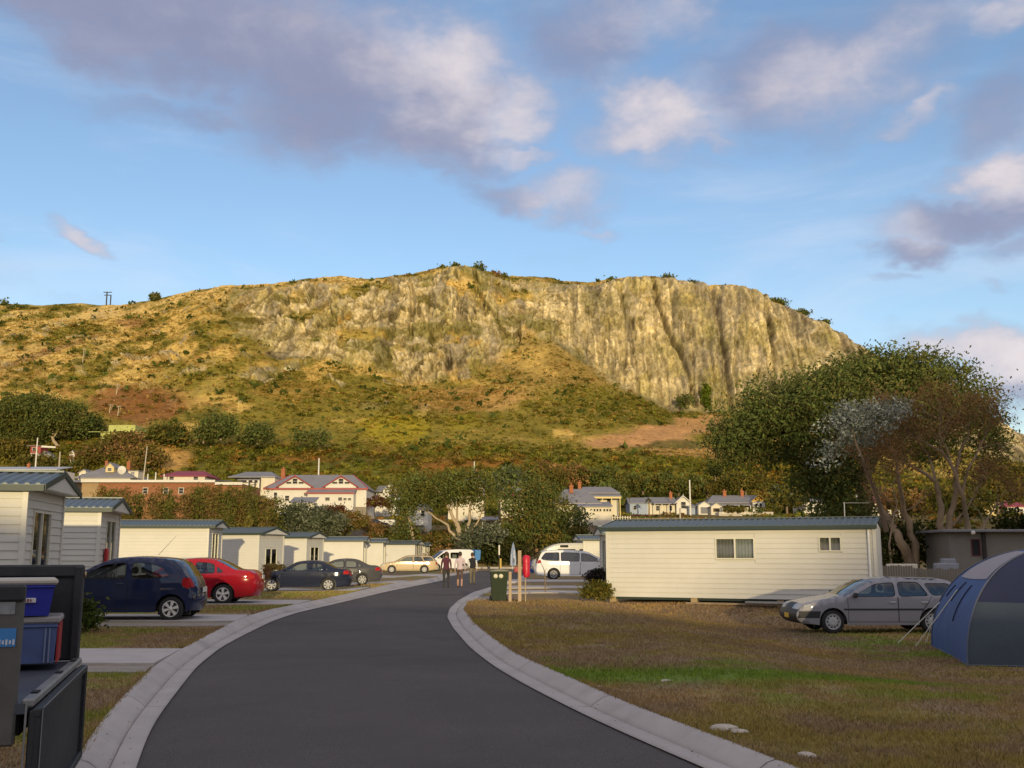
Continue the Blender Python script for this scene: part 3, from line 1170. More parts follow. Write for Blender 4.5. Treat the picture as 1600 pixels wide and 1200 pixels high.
def clad(parent, L, z0, z1, M, boards, holes=(), top=None):
    """weatherboards on a wall of length L; M places the wall; holes (x0,x1,z0,z1); top(x) limits the gable"""
    h = 0.165
    n = int(math.ceil((z1 - z0) / h - 1e-6))
    b = MB()
    for i in range(n):
        za, zb = z0 + i * h, min(z0 + (i + 1) * h, z1)
        spans = [(0.0, L)]
        for (a, c, p, q) in holes:
            if zb > p + .02 and za < q - .02:
                ns = []
                for (s0, s1) in spans:
                    if c <= s0 or a >= s1:
                        ns.append((s0, s1))
                    else:
                        if a > s0:
                            ns.append((s0, a))
                        if c < s1:
                            ns.append((c, s1))
                spans = ns
        for (s0, s1) in spans:
            if top:
                lo, hi = top(za + .5 * (zb - za))
                s0, s1 = max(s0, lo), min(s1, hi)
                if s1 - s0 < .05:
                    continue
            P = MB()
            P.prism([(0.0, za), (-0.030, za), (-0.006, zb), (0.0, zb)], 'x', s0, s1)
            P.v = [tuple(M @ Vector(v)) for v in P.v]
            if boards:
                P.build('weatherboard', CREAM, parent)
            else:
                b.add(P.v, P.f)
    if not boards:
        o = b.build('weatherboards', CREAM, parent)
        o['kind'] = 'stuff'


def ribbed_roof(parent, x0, x1, ye, ze, yr, zr, name='roof_sheet', pitch=.20, m=None):
    """ribbed sheet between the eave (ye, ze) and the ridge (yr, zr)"""
    b = MB()
    prof = []
    x = x0
    while x < x1 - 1e-6:
        for dx, dz in ((0, 0), (.40, 0), (.55, .030), (.78, .030), (.93, 0)):
            xx = x + dx * pitch
            if xx <= x1:
                prof.append((xx, dz))
        x += pitch
    prof.append((x1, 0))
    V, F = [], []
    for (xx, dz) in prof:
        V += [(xx, ye, ze + dz), (xx, yr, zr + dz), (xx, ye, ze - .02), (xx, yr, zr - .02)]
    for i in range(len(prof) - 1):
        o = 4 * i
        F += [(o, o + 4, o + 5, o + 1), (o + 2, o + 3, o + 7, o + 6), (o, o + 2, o + 6, o + 4)]
    b.add(V, F)
    return b.build(name, m or ROOFM, parent)


def slider(parent, c0, c1, z0, z1, M, dark_side=0, curtain=(None, None), frame=None, depth=.05):
    """sliding window or door in a wall: frame, two panes with what hangs behind them"""
    frame = frame or ALU
    t = .045
    b = MB()
    for bx in ((c0, z0, c1, z0 + t), (c0, z1 - t, c1, z1), (c0, z0 + t, c0 + t, z1 - t), (c1 - t, z0 + t, c1, z1 - t),
               ((c0 + c1) / 2 - t * .6, z0 + t, (c0 + c1) / 2 + t * .6, z1 - t)):
        b.box(((bx[0] + bx[2]) / 2, -.018, (bx[1] + bx[3]) / 2), (bx[2] - bx[0], .055, bx[3] - bx[1]))
    b.v = [tuple(M @ Vector(v)) for v in b.v]
    fr = b.build('window_frame', frame, parent)
    mid = (c0 + c1) / 2
    for k, (a, c) in enumerate(((c0 + t, mid - t * .6), (mid + t * .6, c1 - t))):
        p = MB()
        p.box(((a + c) / 2, .002, (z0 + z1) / 2), (c - a, .006, z1 - z0 - 2 * t))
        p.v = [tuple(M @ Vector(v)) for v in p.v]
        p.build('pane', GLASS, fr)
        q = MB()
        cm = curtain[k]
        if cm is not None:
            n = max(4, int((c - a) / .05))
            V, F = [], []
            for i in range(n + 1):
                x = a + (c - a) * i / n
                y = .05 + (.022 if i % 2 else 0)
                V += [(x, y, z0 + t), (x, y, z1 - t)]
            for i in range(n):
                F.append((2 * i, 2 * i + 2, 2 * i + 3, 2 * i + 1))
            q.add(V, F)
            q.v = [tuple(M @ Vector(v)) for v in q.v]
            q.build('curtain', cm, fr)
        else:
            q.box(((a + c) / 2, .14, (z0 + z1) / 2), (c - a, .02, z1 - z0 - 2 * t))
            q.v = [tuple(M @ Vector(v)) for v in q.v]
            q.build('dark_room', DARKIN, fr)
    return fr


def cabin(label, corner, rz, length, width, zf, eave, ridge, boards=False, side=1, door=(.9, 2.3, .25, 2.25), door_curt=(None, None),
          front_windows=(), ov=.14, gov=.35, group='cream cabins of the holiday park', roof_m=None, gable_box=True):
    """corner: world x, y of the near gable corner. Local x runs along the long wall away from the gable (side=1: to the left),
    local y away from the camera. zf: floor level, eave/ridge heights in world z"""
    base = zg1(corner[0], corner[1])
    t = thing('cabin', label, 'cabin', (corner[0], corner[1], base), rz, group)
    s = -1 if side == 1 else 1           # long wall runs to -x (left rows) or +x
    z0, ze, zr = zf - base, eave - base, ridge - base
    x0, x1 = (-length, 0) if s < 0 else (0, length)
    # core walls (set in behind the boards)
    holes_l = [w[:4] for w in front_windows]
    b = MB()
    yb = .03
    # long wall core with openings: build from strips
    cuts = sorted({x0 + .01, x1 - .01} | {v for w in holes_l for v in (w[0], w[1])})
    for a, c in zip(cuts[:-1], cuts[1:]):
        hs = [w for w in holes_l if w[0] <= a + 1e-6 and w[1] >= c - 1e-6]
        zz = [(z0, ze)]
        for w in hs:
            zz = [(z0, w[2]), (w[3], ze)]
        for p, q in zz:
            b.box(((a + c) / 2, yb, (p + q) / 2), (c - a, .05, q - p))
    b.box(((x0 + x1) / 2, width - .03, (z0 + ze) / 2), (length - .02, .05, ze - z0))
    xe = x0 + .03 if s < 0 else x1 - .03      # far end
    b.box((xe, width / 2, (z0 + ze) / 2), (.05, width - .12, ze - z0))
    # gable end core (with the door opening)
    xg = x1 - .03 if s < 0 else x0 + .03
    if door:
        d0, d1, dz0, dz1 = door
        for (a, c, p, q) in ((.06, d0, z0, ze), (d1, width - .06, z0, ze), (d0, d1, z0, dz0 + z0), (d0, d1, dz1 + z0, ze)):
            if q - p > .02 and c - a > .02:
                b.box((xg, (a + c) / 2, (p + q) / 2), (.05, c - a, q - p))
    else:
        b.box((xg, width / 2, (z0 + ze) / 2), (.05, width - .12, ze - z0))
    b.prism([(.06, ze), (width - .06, ze), (width / 2, zr - .06)], 'x', xg - .02, xg + .02)
    b.prism([(.06, ze), (width - .06, ze), (width / 2, zr - .06)], 'x', xe - .02, xe + .02)
    b.box(((x0 + x1) / 2, width / 2, z0 + .02), (length - .1, width - .1, .06))
    b.box(((x0 + x1) / 2, width / 2, ze - .02), (length - .1, width - .1, .03))
    b.build('wall', CREAM, t)
    # cladding
    I = Matrix.Translation((x0, 0, 0))
    clad(t, length, z0, ze - .02, I, boards, [(w[0] - x0, w[1] - x0, w[2], w[3]) for w in holes_l])
    if s < 0:                                 # gable faces +x
        MG = Matrix.Translation((x1, 0, 0)) @ Matrix.Rotation(math.radians(90), 4, 'Z')
    else:                                     # gable faces -x
        MG = Matrix.Translation((x0, width, 0)) @ Matrix.Rotation(math.radians(-90), 4, 'Z')
    dh = [(door[0], door[1], door[2] + z0, door[3] + z0)] if door else []
    if s > 0 and door:
        dh = [(width - door[1], width - door[0], door[2] + z0, door[3] + z0)]
    clad(t, width, z0, ze - .03, MG, boards, dh)
    if door:
        slider(t, dh[0][0], dh[0][1], dh[0][2], dh[0][3], MG, curtain=door_curt)
    for w in front_windows:
        slider(t, w[0], w[1], w[2], w[3], Matrix.Identity(4), curtain=w[4])
    # corner boards
    for (cx, cy) in ((x1 if s < 0 else x0, 0), (x1 if s < 0 else x0, width), (x0 if s < 0 else x1, 0)):
        m_ = MB()
        m_.box((cx, cy, (z0 + ze) / 2), (.10, .10, ze - z0 - .01))
        m_.build('corner_board', TRIM, t)
    # roof
    ga, gb = (x0 - .1, x1 + gov) if s < 0 else (x0 - gov, x1 + .1)
    sl = (zr - ze) / (width / 2)
    rf = ribbed_roof(t, ga, gb, -ov, ze - ov * sl + .07, width / 2, zr + .07, 'roof', m=roof_m)
    ribbed_roof(rf, ga, gb, width + ov, ze - ov * sl + .07, width / 2, zr + .07, 'rear_roof_sheet', m=roof_m)
    m_ = MB()
    m_.box(((ga + gb) / 2, width / 2, zr + .095), (gb - ga, .22, .035))
    m_.build('ridge_cap', roof_m or ROOFM, rf)
    m_ = MB()
    m_.box(((ga + gb) / 2, -ov - .035, ze - ov * sl + .0), (gb - ga + .02, .07, .12))
    m_.build('gutter', FASCIA, t)
    # barge boards and the little boarded gable that stands out over the end wall
    for xx in ((gb + .012,) if s < 0 else (ga - .012,)):
        for (ya, yb2) in ((-ov, width / 2), (width + ov, width / 2)):
            m_ = MB()
            za_, zb_ = ze - ov * sl + .06, zr + .075
            m_.prism([(ya, za_ - .10), (yb2, zb_ - .10), (yb2, zb_ + .02), (ya, za_ + .02)], 'x', xx - .016, xx + .016)
            m_.build('barge_board', FASCIA, t)
        m_ = MB()
        xi = xx - .03 if s < 0 else xx + .03
        m_.prism([(-ov + .05, ze - .03), (width + ov - .05, ze - .03), (width / 2, zr - .02)], 'x', xi - .012, xi + .012)
        m_.build('gable_panel', TRIM, t)
        mm = MB()
        mm.box(((xi + (x1 if s < 0 else x0)) / 2, width / 2, ze - .035), (abs(gov) - .03, width + .1, .02))
        mm.build('soffit', TRIM, t)
    # stumps under the floor
    nst = max(3, int(length / 2))
    for i in range(nst):
        for yy in (.15, width - .15):
            m_ = MB()
            xx = x0 + .15 + (length - .3) * i / (nst - 1)
            gz = zg1(*(Matrix.Rotation(rz, 2) @ Vector((xx, yy)) + Vector(corner[:2]))) - base
            m_.box((xx, yy, (z0 + gz) / 2 - .04), (.22, .22, max(.06, z0 - gz) + .08))
            m_.build('stump', STUMP, t)
    m_ = MB()
    m_.box(((x0 + x1) / 2, .12, z0 - .04), (length - .3, .07, .10))
    m_.box(((x0 + x1) / 2, width - .12, z0 - .04), (length - .3, .07, .10))
    m_.build('floor_bearer', FASCIA, t)
    return t


def build_cabins():
    D = math.radians
    specs = [
        ('nearest cream cabin with tall sliding window, behind the open trailer', W(42, 761, 20.0), 11, 6.0, 3.0, .50, 2.88, 3.19, True, (.55, 1.95, .05, 1.95), (CURT, None)),
        ('second cream cabin from the trailer, red box hung beside its dark door', W(157, 796, 30.5), 10.7, 6.0, 3.0, .55, 2.88, 3.19, True, (.95, 2.35, .10, 2.05), (None, None)),
        ('long cream cabin directly behind the blue hatchback and the red sedan', W(326, 824, 52), 3.2, 7.5, 3.0, .5, 2.90, 3.17, False, (.8, 2.2, .30, 2.10), (None, CURTW)),
        ('cream cabin with wide curtained glass door beside the dark blue sedan bonnet', W(405, 834, 62), -14, 6.5, 3.2, -.20, 2.74, 3.05, False, (.85, 2.35, .35, 2.05), (None, CURTW)),
        ('cream cabin directly behind the roof of the dark blue sedan', W(479, 839, 74), -12.7, 6.5, 3.0, -.05, 2.69, 2.98, False, (.7, 2.2, .30, 2.05), (None, CURTW)),
        ('cream cabin behind the grey sedan, only a sliver of its end wall showing', W(567, 844.5, 90), 1.5, 7.0, 2.8, .0, 2.62, 2.90, False, (.8, 2.0, .30, 2.05), (None, None)),
        ('narrow cream cabin between the grey sedan and the gold wagon', W(598, 847, 97), 1.0, 6.0, 2.8, .12, 2.55, 2.82, False, (.8, 2.0, .30, 2.05), (CURTW, None)),
        ('cream cabin farthest along the row, behind the gold wagon', W(648, 850, 112), -9, 6.0, 3.4, .45, 2.50, 2.80, False, (.9, 2.3, .30, 2.05), (CURTW, None)),
    ]
    out = []
    for (lab, c, rz, ln, wd, zf, ev, rd, bd, dr, dc) in specs:
        t = cabin(lab, (c.x, c.y), D(rz), ln, wd, zf, ev, rd, bd, 1, dr, dc)
        out.append(t)
    # the little annexe beyond the last one
    c = W(664, 851, 116)
    cabin('small cream annexe cabin with a pale gable, last before the white van', (c.x, c.y), D(-8), 2.2, 2.2, .5, 2.35, 2.62, False, 1, (.6, 1.5, .2, 1.9), (CURTW, None))
    # the red box on the second cabin
    c = W(163.5, 868, 31.3)
    b = MB()
    b.rbox((0, 0, 0), (.10, .26, .42), .02)
    o = b.build('fire_hose_box', mat('signal_red', (.42, .012, .02), rough=.4, vary=.08), None, (c.x + .06, c.y, c.z), D(11))
    tag(o, 'small red box fixed to the end wall of the second cabin, above the blue hatchback', 'box')
    # the big one on the right-hand lawn
    c0 = W(949, 827, 36.5)
    c1 = W(1365, 823, 33.0)
    ang = math.atan2(c1.y - c0.y, c1.x - c0.x)
    ln = math.hypot(c1.x - c0.x, c1.y - c0.y)
    zb = zg1(c0.x, c0.y)

    def loc(px, py):
        lo, hi = 0.0, 1.0
        for _ in range(40):
            m = (lo + hi) / 2
            q = c0.lerp(c1, m)
            if PXY(q.x, q.y, 1.5)[0] < px:
                lo = m
            else:
                hi = m
        q = c0.lerp(c1, lo)
        return lo * ln, W(px, py, q.y).z - zb
    xa, za = loc(1118, 874)
    xb, zb2 = loc(1180, 840)
    wa, wza = loc(1280, 862)
    wb, wzb = loc(1316, 838)
    t = cabin('long cream cabin on the lawn with two windows in its side wall', (c0.x, c0.y), ang, ln, 3.3, .10, 2.44, 2.70, False, -1, None, (),
              [(xa, xb, za, zb2, (CURT, CURTW)), (wa, wb, wza, wzb, (CURT, CURT))], gov=.22, group=None)
    b = MB()
    b.tube([(ln - .17, -.07, .2), (ln - .17, -.07, 2.42)], .04, 8)
    b.build('downpipe', mat('white_pipe', (.72, .73, .70), rough=.4), t)
    for i, (xx, l_) in enumerate(((4.6, 3.6), (6.9, 4.2))):
        b = MB()
        b.box((xx, -.18 - .05 * i, .02 + .07 * i), (l_, .16, .06), .02)
        b.build('timber_plank', TIMBER if i == 0 else mat('grey_plank', (.4, .38, .33), rough=.9), t)
    # two more behind it
    c = W(951, 836, 52)
    cabin('cream cabin almost hidden behind the left end of the long lawn cabin', (c.x, c.y), D(3), 6, 3.0, .15, 2.55, 2.86, False, -1, (.8, 2.1, .2, 2.1), (None, None), group='cream cabins of the holiday park')
    c = W(912, 843.5, 80)
    cabin('cream cabin with dark doorway in its gable, beside the white motorhome', (c.x, c.y), D(6), 8, 3.2, .20, 2.58, 2.88, False, -1, (1.2, 1.9, .1, 2.1), (None, None), group='cream cabins of the holiday park')


# ------------------------------------------------------------------ houses of the town
HW = mat('painted_wall', (0.66, 0.60, 0.46), rough=.7, vary=.08, scale=.6, dirt=.10)
HWY = mat('yellow_wall', (0.66, 0.53, 0.24), rough=.7, vary=.08, scale=.6, dirt=.10)
HWW = mat('white_wall', (0.66, 0.63, 0.55), rough=.7, vary=.06, scale=.6, dirt=.08)
HTAN = mat('tan_render', (0.36, 0.25, 0.13), rough=.85, vary=.15, scale=.8, dirt=.2)
HBRK = mat('red_brick', (0.30, 0.125, 0.06), rough=.9, vary=.25, scale=3)
HROOF = mat('zinc_roof', (0.235, 0.225, 0.225), rough=.6, vary=.14, scale=.8, dirt=.2, metal=.1)
HRED = mat('red_roof', (0.27, 0.028, 0.038), rough=.55, vary=.15, scale=.8, dirt=.2)
HTRIM = mat('red_trim', (0.34, 0.055, 0.05), rough=.6, vary=.1)
HBLUE = mat('blue_grey_wall', (0.30, 0.36, 0.46), rough=.7, vary=.1)
HCHIM = mat('chimney_brick', (0.34, 0.12, 0.05), rough=.9, vary=.2, scale=4)
HDARK = mat('window_dark', (0.028, 0.028, 0.028), rough=0.5, vary=0.2, spec=.1)
HGRN = mat('pale_green_paint', (0.40, 0.42, 0.13), rough=.8, vary=.12, scale=.6)
HFENCE = mat('picket_white', (0.66, 0.60, 0.50), rough=.8, vary=.1)
HGOLD = mat('gold_paint', (0.62, 0.36, 0.05), rough=.7, vary=.08)


def mountain_hit(px, py):
    """the point of the mountain that the photograph shows at (px, py)"""
    d = np.abs(MTN['PX'] - px) + np.abs(MTN['PY'] - py)
    i = np.unravel_index(np.argmin(d), d.shape)
    return float(MTN['X'][i]), float(MTN['Y'][i]), float(MTN['Z'][i])


class House:
    """a house placed by what the photograph shows of it at a known distance; local metres, front face y=0"""

    def __init__(s, label, px0, px1, Y, cat='house', group=None, rz=0.0, name='house'):
        s.Y = Y
        a, b = W(px0, 790, Y), W(px1, 790, Y)
        s.cx = (a.x + b.x) / 2
        s.base = zg1(s.cx, Y)
        if Y > 206:                          # stands on the slope of the mountain
            k = np.argmin((MTN['X'] - s.cx) ** 2 + (MTN['Y'] - Y) ** 2)
            s.base = float(MTN['Z'].flat[k])
        s.t = thing(name, label, cat, (s.cx, Y, s.base), rz, group)

    def x(s, px):
        return W(px, 790, s.Y).x - s.cx

    def z(s, py):
        return W(800, py, s.Y).z - s.base

    def wall(s, px0, px1, pyt, pyb, y0, depth, m, name='wall'):
        b = MB()
        x0, x1 = s.x(px0), s.x(px1)
        z1 = s.z(pyt)
        z0 = -.6 if pyb is None else s.z(pyb)
        b.box(((x0 + x1) / 2, y0 + depth / 2, (z0 + z1) / 2), (x1 - x0, depth, z1 - z0))
        return b.build(name, m, s.t)

    def hip(s, px0, px1, pyr, pye, y0, depth, m, hipf=.28, ov=.35, name='roof', trim=None, left=True, right=True):
        x0, x1 = s.x(px0), s.x(px1)
        ze, zr = s.z(pye), s.z(pyr)
        ya, yb = y0 - ov, y0 + depth + ov
        ym = (ya + yb) / 2
        w = x1 - x0
        r0 = x0 + (w * hipf if left else 0)
        r1 = x1 - (w * hipf if right else 0)
        b = MB()
        V = [(x0, ya, ze), (x1, ya, ze), (x1, yb, ze), (x0, yb, ze), (r0, ym, zr), (r1, ym, zr)]
        V2 = [(p[0], p[1], p[2] - .14) for p in V[:4]]
        b.add(V + V2, [(0, 1, 5, 4), (2, 3, 4, 5), (1, 2, 5), (3, 0, 4), (0, 6, 7, 1), (1, 7, 8, 2), (2, 8, 9, 3), (3, 9, 6, 0), (6, 9, 8, 7)])
        o = b.build(name, m, s.t)
        if trim:
            t_ = MB()
            t_.box(((x0 + x1) / 2, ya - .04, ze - .11), (w, .07, .26))
            for (p, q) in ((V[0], V[4]), (V[1], V[5])):
                t_.tube([p, q], .09, 5)
            t_.build('fascia', trim, o)
        return o

    def lean(s, px0, px1, pyt, pyb, y0, depth, m, name='verandah_roof'):
        """roof that falls towards the camera from (y0+depth, pyt) to (y0, pyb)"""
        x0, x1 = s.x(px0), s.x(px1)
        zt, zb = s.z(pyt), s.z(pyb)
        b = MB()
        b.prism([(y0, zb - .12), (y0, zb), (y0 + depth, zt), (y0 + depth, zt - .12)], 'x', x0, x1)
        return b.build(name, m, s.t)

    def gable(s, px0, px1, pyr, pye, y0, depth, m_roof, m_gable, ov=.3, name='gable_roof', trim=None, front=True):
        """roof with its ridge along y, the gable towards the camera"""
        x0, x1 = s.x(px0), s.x(px1)
        ze, zr = s.z(pye), s.z(pyr)
        xm = (x0 + x1) / 2
        b = MB()
        e = .12
        b.prism([(x0 - ov, ze - ov * .4), (xm, zr), (xm, zr - e), (x0 - ov, ze - ov * .4 - e)], 'y', y0 - ov, y0 + depth)
        b.prism([(xm + .003, zr), (x1 + ov, ze - ov * .4), (x1 + ov, ze - ov * .4 - e), (xm + .003, zr - e)], 'y', y0 - ov, y0 + depth)
        o = b.build(name, m_roof, s.t)
        if m_gable:
            g = MB()
            g.prism([(x0, ze), (x1, ze), (xm, zr - e * 1.3)], 'y', y0 + .01, y0 + depth - .1)
            g.build('gable', m_gable, s.t)
        if trim:
            t_ = MB()
            t_.tube([(x0 - ov, y0 - ov - .03, ze - ov * .4), (xm, y0 - ov - .03, zr)], .11, 4)
            t_.tube([(x1 + ov, y0 - ov - .03, ze - ov * .4), (xm, y0 - ov - .03, zr)], .11, 4)
            t_.tube([(xm, y0 - ov - .03, zr - .4), (xm, y0 - ov - .03, zr + .35)], .06, 4)
            t_.build('barge_board', trim, o)
        return o

    def sidegable(s, px0, px1, pyr, pye, y0, depth, m_roof, m_gable, ov=.3):
        x0, x1 = s.x(px0), s.x(px1)
        ze, zr = s.z(pye), s.z(pyr)
        ym = y0 + depth / 2
        b = MB()
        b.prism([(y0 - ov, ze - .1), (ym, zr), (ym, zr - .12), (y0 - ov, ze - .22)], 'x', x0 - ov, x1 + ov)
        b.prism([(ym + .003, zr), (y0 + depth + ov, ze - .1), (y0 + depth + ov, ze - .22), (ym + .003, zr - .12)], 'x', x0 - ov, x1 + ov)
        o = b.build('roof', m_roof, s.t)
        g = MB()
        g.prism([(y0, ze), (y0 + depth, ze), (ym, zr - .15)], 'x', x0 + .02, x1 - .02)
        g.build('gable', m_gable, s.t)
        return o

    def win(s, px0, px1, py0, py1, y0, frame=None, name='window', glass=None, bars=1):
        frame = frame or HWW
        x0, x1, z1, z0 = s.x(px0), s.x(px1), s.z(py0), s.z(py1)
        b = MB()
        t = .065
        w, h = x1 - x0, z1 - z0
        for c, d in ((((x0 + x1) / 2, z0 + t / 2), (w, t)), (((x0 + x1) / 2, z1 - t / 2), (w, t)), ((x0 + t / 2, (z0 + z1) / 2), (t, h - 2 * t)), ((x1 - t / 2, (z0 + z1) / 2), (t, h - 2 * t))):
            b.box((c[0], y0 - .05, c[1]), (d[0], .10, d[1]))
        if bars:
            b.box(((x0 + x1) / 2, y0 - .045, (z0 + z1) / 2), (w - 2 * t, .05, .04))
        f = b.build(name, frame, s.t)
        p = MB()
        p.box(((x0 + x1) / 2, y0 - .022, (z0 + z1) / 2), (w - 2 * t - .01, .03, h - 2 * t - .01))
        p.build('pane', glass or HDARK, f)
        return f

    def chimney(s, px, pyt, pyb, y0, wpx=6, m=None):
        b = MB()
        x = s.x(px)
        w = abs(s.x(px + wpx) - x)
        z1, z0 = s.z(pyt), s.z(pyb)
        b.box((x, y0, (z0 + z1) / 2), (w, w, z1 - z0))
        b.box((x, y0, z1 - w * .25), (w * 1.25, w * 1.25, w * .3))
        b.lathe([(w * .22, z1), (w * .18, z1 + w * .6), (w * .10, z1 + w * .6)], 8, 'z', (x, y0, 0))
        return b.build('chimney', m or HCHIM, s.t)

    def posts(s, pxs, pyt, pyb, y0, m, w=.14):
        for p in pxs:
            b = MB()
            z1, z0 = s.z(pyt), (-.3 if pyb is None else s.z(pyb))
            b.box((s.x(p), y0, (z0 + z1) / 2), (w, w, z1 - z0))
            b.build('verandah_post', m, s.t)


def build_town():
    # --- left: the long brick building behind the hedge
    h = House('long low brick hall with a flat grey roof and a white fascia, behind the hedge', 98, 382, 150, 'building', name='hall')
    h.wall(100, 152, 752.5, None, 0, 12, HTAN, 'rendered_wall')
    h.wall(152.1, 336, 752.5, None, .02, 12, HBRK, 'brick_wall')
    h.wall(336.1, 377, 756, None, .04, 11, HBRK, 'brick_wall')
    h.lean(98, 336, 744.5, 750, -.5, 9, HROOF, 'roof')
    h.lean(336.2, 379, 747, 753.5, -.5, 9, HROOF, 'roof')
    for a, c, p, q in ((98, 336, 750.2, 754), (336.2, 379, 753.8, 758)):
        b = MB()
        x0, x1 = h.x(a), h.x(c)
        b.box(((x0 + x1) / 2, -.56, (h.z(p) + h.z(q)) / 2), (x1 - x0, .12, h.z(p) - h.z(q)))
        b.build('fascia', HWW, h.t)
    for a in (226, 258, 282):
        h.win(a - 4, a + 4, 762, 772, .02)
    for p in (243, 217):
        b = MB()
        b.tube([(h.x(p), 3, h.z(748)), (h.x(p), 3, h.z(738))], .09, 6)
        b.build('vent_pipe', HWW, h.t)
    # --- house with the dormer
    h = House('grey hip-roofed house with a small dormer and two tall chimneys', 115, 207, 172)
    h.wall(119, 201, 746, None, 0, 9, HWW)
    h.hip(113, 207, 722, 746, 0, 9, HROOF, .47)
    h.wall(157, 170, 729, 737, 1.2, 3, HWY, 'dormer')
    h.gable(157, 170, 721.5, 729, 1.2, 3, HROOF, HWY, .25, 'dormer_roof')
    h.win(160, 167, 730, 735.5, 1.2)
    h.chimney(147, 717, 738, 4.2, 4)
    h.chimney(183, 718, 738, 4.2, 5)
    b = MB()
    b.lathe([(.05, 0), (.7, .25), (.72, .27)], 16, 'y', (h.x(184), .5, h.z(734)))
    b.build('satellite_dish', HWW, h.t)
    h = House('tiny cream shed left of the dormer house', 118, 136, 176, 'shed', name='shed')
    h.wall(120, 135, 738, None, 0, 3, HW)
    h.gable(120, 135, 733, 738, 0, 3, HROOF, HW, .2)
    h.win(124, 130, 740, 745, 0)
    h = House('boxy white shed right of the dormer house', 196, 214, 174, 'shed', name='shed')
    h.wall(197, 213, 735, None, 0, 3, HW)
    h.lean(195.5, 214.5, 733.8, 735, -.2, 3.4, HROOF, 'roof')
    h.win(201, 208, 737, 746, 0, glass=HROOF)
    h = House('cream house with a dark red hip roof above the hall', 248, 322, 178)
    h.wall(253, 318, 743, None, 0, 8, HW)
    h.hip(248, 322, 733.5, 743.5, 0, 8, HRED, .2)
    h.win(262, 270, 744.5, 752, 0)
    h.win(300, 308, 744.5, 752, 0)
    h = House('cream house with a grey hip roof and a porch, left of the big white house', 356, 432, 172)
    h.wall(370, 406, 745, None, 1.2, 8, HW)
    h.wall(406.2, 428, 744, None, 0, 9, HW)
    h.hip(355, 429, 734, 745, 0, 9, HROOF, .22)
    h.lean(372, 407, 747.5, 750, -1.2, 2.4, HROOF)
    h.posts([388, 397, 405], 750, None, -1.0, HWW, .3)
    h.win(390, 396, 753, 766, 1.2, glass=HGOLD)
    h.win(399, 404, 753, 766, 1.2)
    h.chimney(430.5, 729, 756, 5, 6)
    # --- the big white house
    h = House('big white house with red trim and two gabled attic dormers', 412, 574, 165)
    h.wall(416, 572, 763, None, 0, 10, HWW)
    h.hip(411, 575, 738.5, 763, 0, 10, HROOF, .19, .3, trim=HTRIM)
    for a, c in ((433, 487), (506, 558)):
        m = (a + c) / 2
        h.wall(a + 2, c - 2, 759.5, 763.2, -.12, 2, HWW, 'gable_base')
        h.gable(a, c, 744, 761, -.1, 5, HROOF, HWW, .25, 'gable_roof', HTRIM)
        h.win(m - 4.2, m + 4.2, 747.5, 756.5, -.10, HWW)
        h.win(m - 14, m - 5.2, 752.5, 756.5, -.10, HWW, bars=0)
        h.win(m + 5.2, m + 14, 752.5, 756.5, -.10, HWW, bars=0)
    h.wall(485, 556, 772, None, -2.6, 2.5, HWW, 'extension_wall')
    h.lean(482, 558, 763.8, 771.6, -2.9, 2.9, HROOF, 'extension_roof')
    b = MB()
    x0, x1 = h.x(482), h.x(558)
    b.box(((x0 + x1) / 2, -2.96, h.z(772)), (x1 - x0, .1, .2))
    b.build('gutter', HTRIM, h.t)
    for a, c, p, q in ((427, 433, 769, 781), (444.5, 452, 774, 783), (474, 480, 769.5, 775)):
        h.win(a, c, p, q, 0)
    for a, c, p, q in ((512, 520, 778, 784), (532, 539, 778, 784), (540, 546, 779, 783.5), (547, 553, 779, 783.5)):
        h.win(a, c, p, q, -2.6)
    h.chimney(516, 737.5, 746, 5.2, 2.4, mat('dark_flue', (.12, .10, .09)))
    b = MB()
    b.box(((h.x(557) + h.x(573)) / 2, -.6, h.z(799)), (h.x(574) - h.x(556), 1.2, h.z(795) - h.z(808)))
    b.build('foundation', mat('grey_stone', (.24, .20, .15), rough=.9, vary=.25), h.t)
    h = House('low shed with a curved grey roof in front of the big white house', 452, 494, 150, 'shed', name='shed')
    h.wall(454, 490, 785, None, 0, 3, HW)
    h.lean(452, 492, 775, 785, -.3, 3.4, HROOF, 'roof')
    h = House('small white barn with a grey roof, right of the big white house', 582, 622, 182, 'shed', name='shed')
    h.wall(598, 619, 766, None, 0, 8, HWW)
    h.wall(583, 598, 767, None, 2.5, 5.5, HWW)
    h.gable(598, 619, 755, 766, 0, 9, HROOF, HWW, .25, 'roof')
    h.lean(582, 599, 756, 767, .8, 4.5, HROOF, 'side_roof')
    h.win(610, 617, 772, 780, 0)
    # retaining wall and hedge by it
    a = W(562, 815, 146)
    b = MB()
    b.box((0, 0, .4), (6.4, .5, 2.3))
    for i in range(5):
        b.box((-2.6 + 1.3 * i, -.27, .4), (.06, .06, 2.3))
    o = b.build('retaining_wall', mat('grey_stone', rough=.9), None, (a.x + 2.0, a.y, zg1(a.x, a.y)))
    tag(o, 'low grey stone retaining wall below the white tank', 'wall')
    c = W(602, 799, 160)
    b = MB()
    for i in range(3):
        b.lathe([(0, 0), (.62, 0), (.62, 1.1), (.5, 1.25), (0, 1.28)], 14, 'z', (-1.0 + i * 1.0, 0, 0))
    o = b.build('water_tank', HWW, None, (c.x, c.y, zg1(c.x, c.y) - .1))
    tag(o, 'row of small white water tanks beside a parked car near the big white house', 'tank')
    # --- centre, seen through the trees
    h = House('cream house with a brick chimney half hidden by gum trees', 700, 762, 172)
    h.wall(716, 756, 757, None, 0, 8, HW)
    h.hip(712, 762, 741, 757, 0, 8, HROOF, .3)
    h.wall(702, 752, 775, None, -3, 3, HW)
    h.lean(700, 755, 770, 775, -3.3, 3, HRED)
    h.chimney(744, 733, 745, 3, 5)
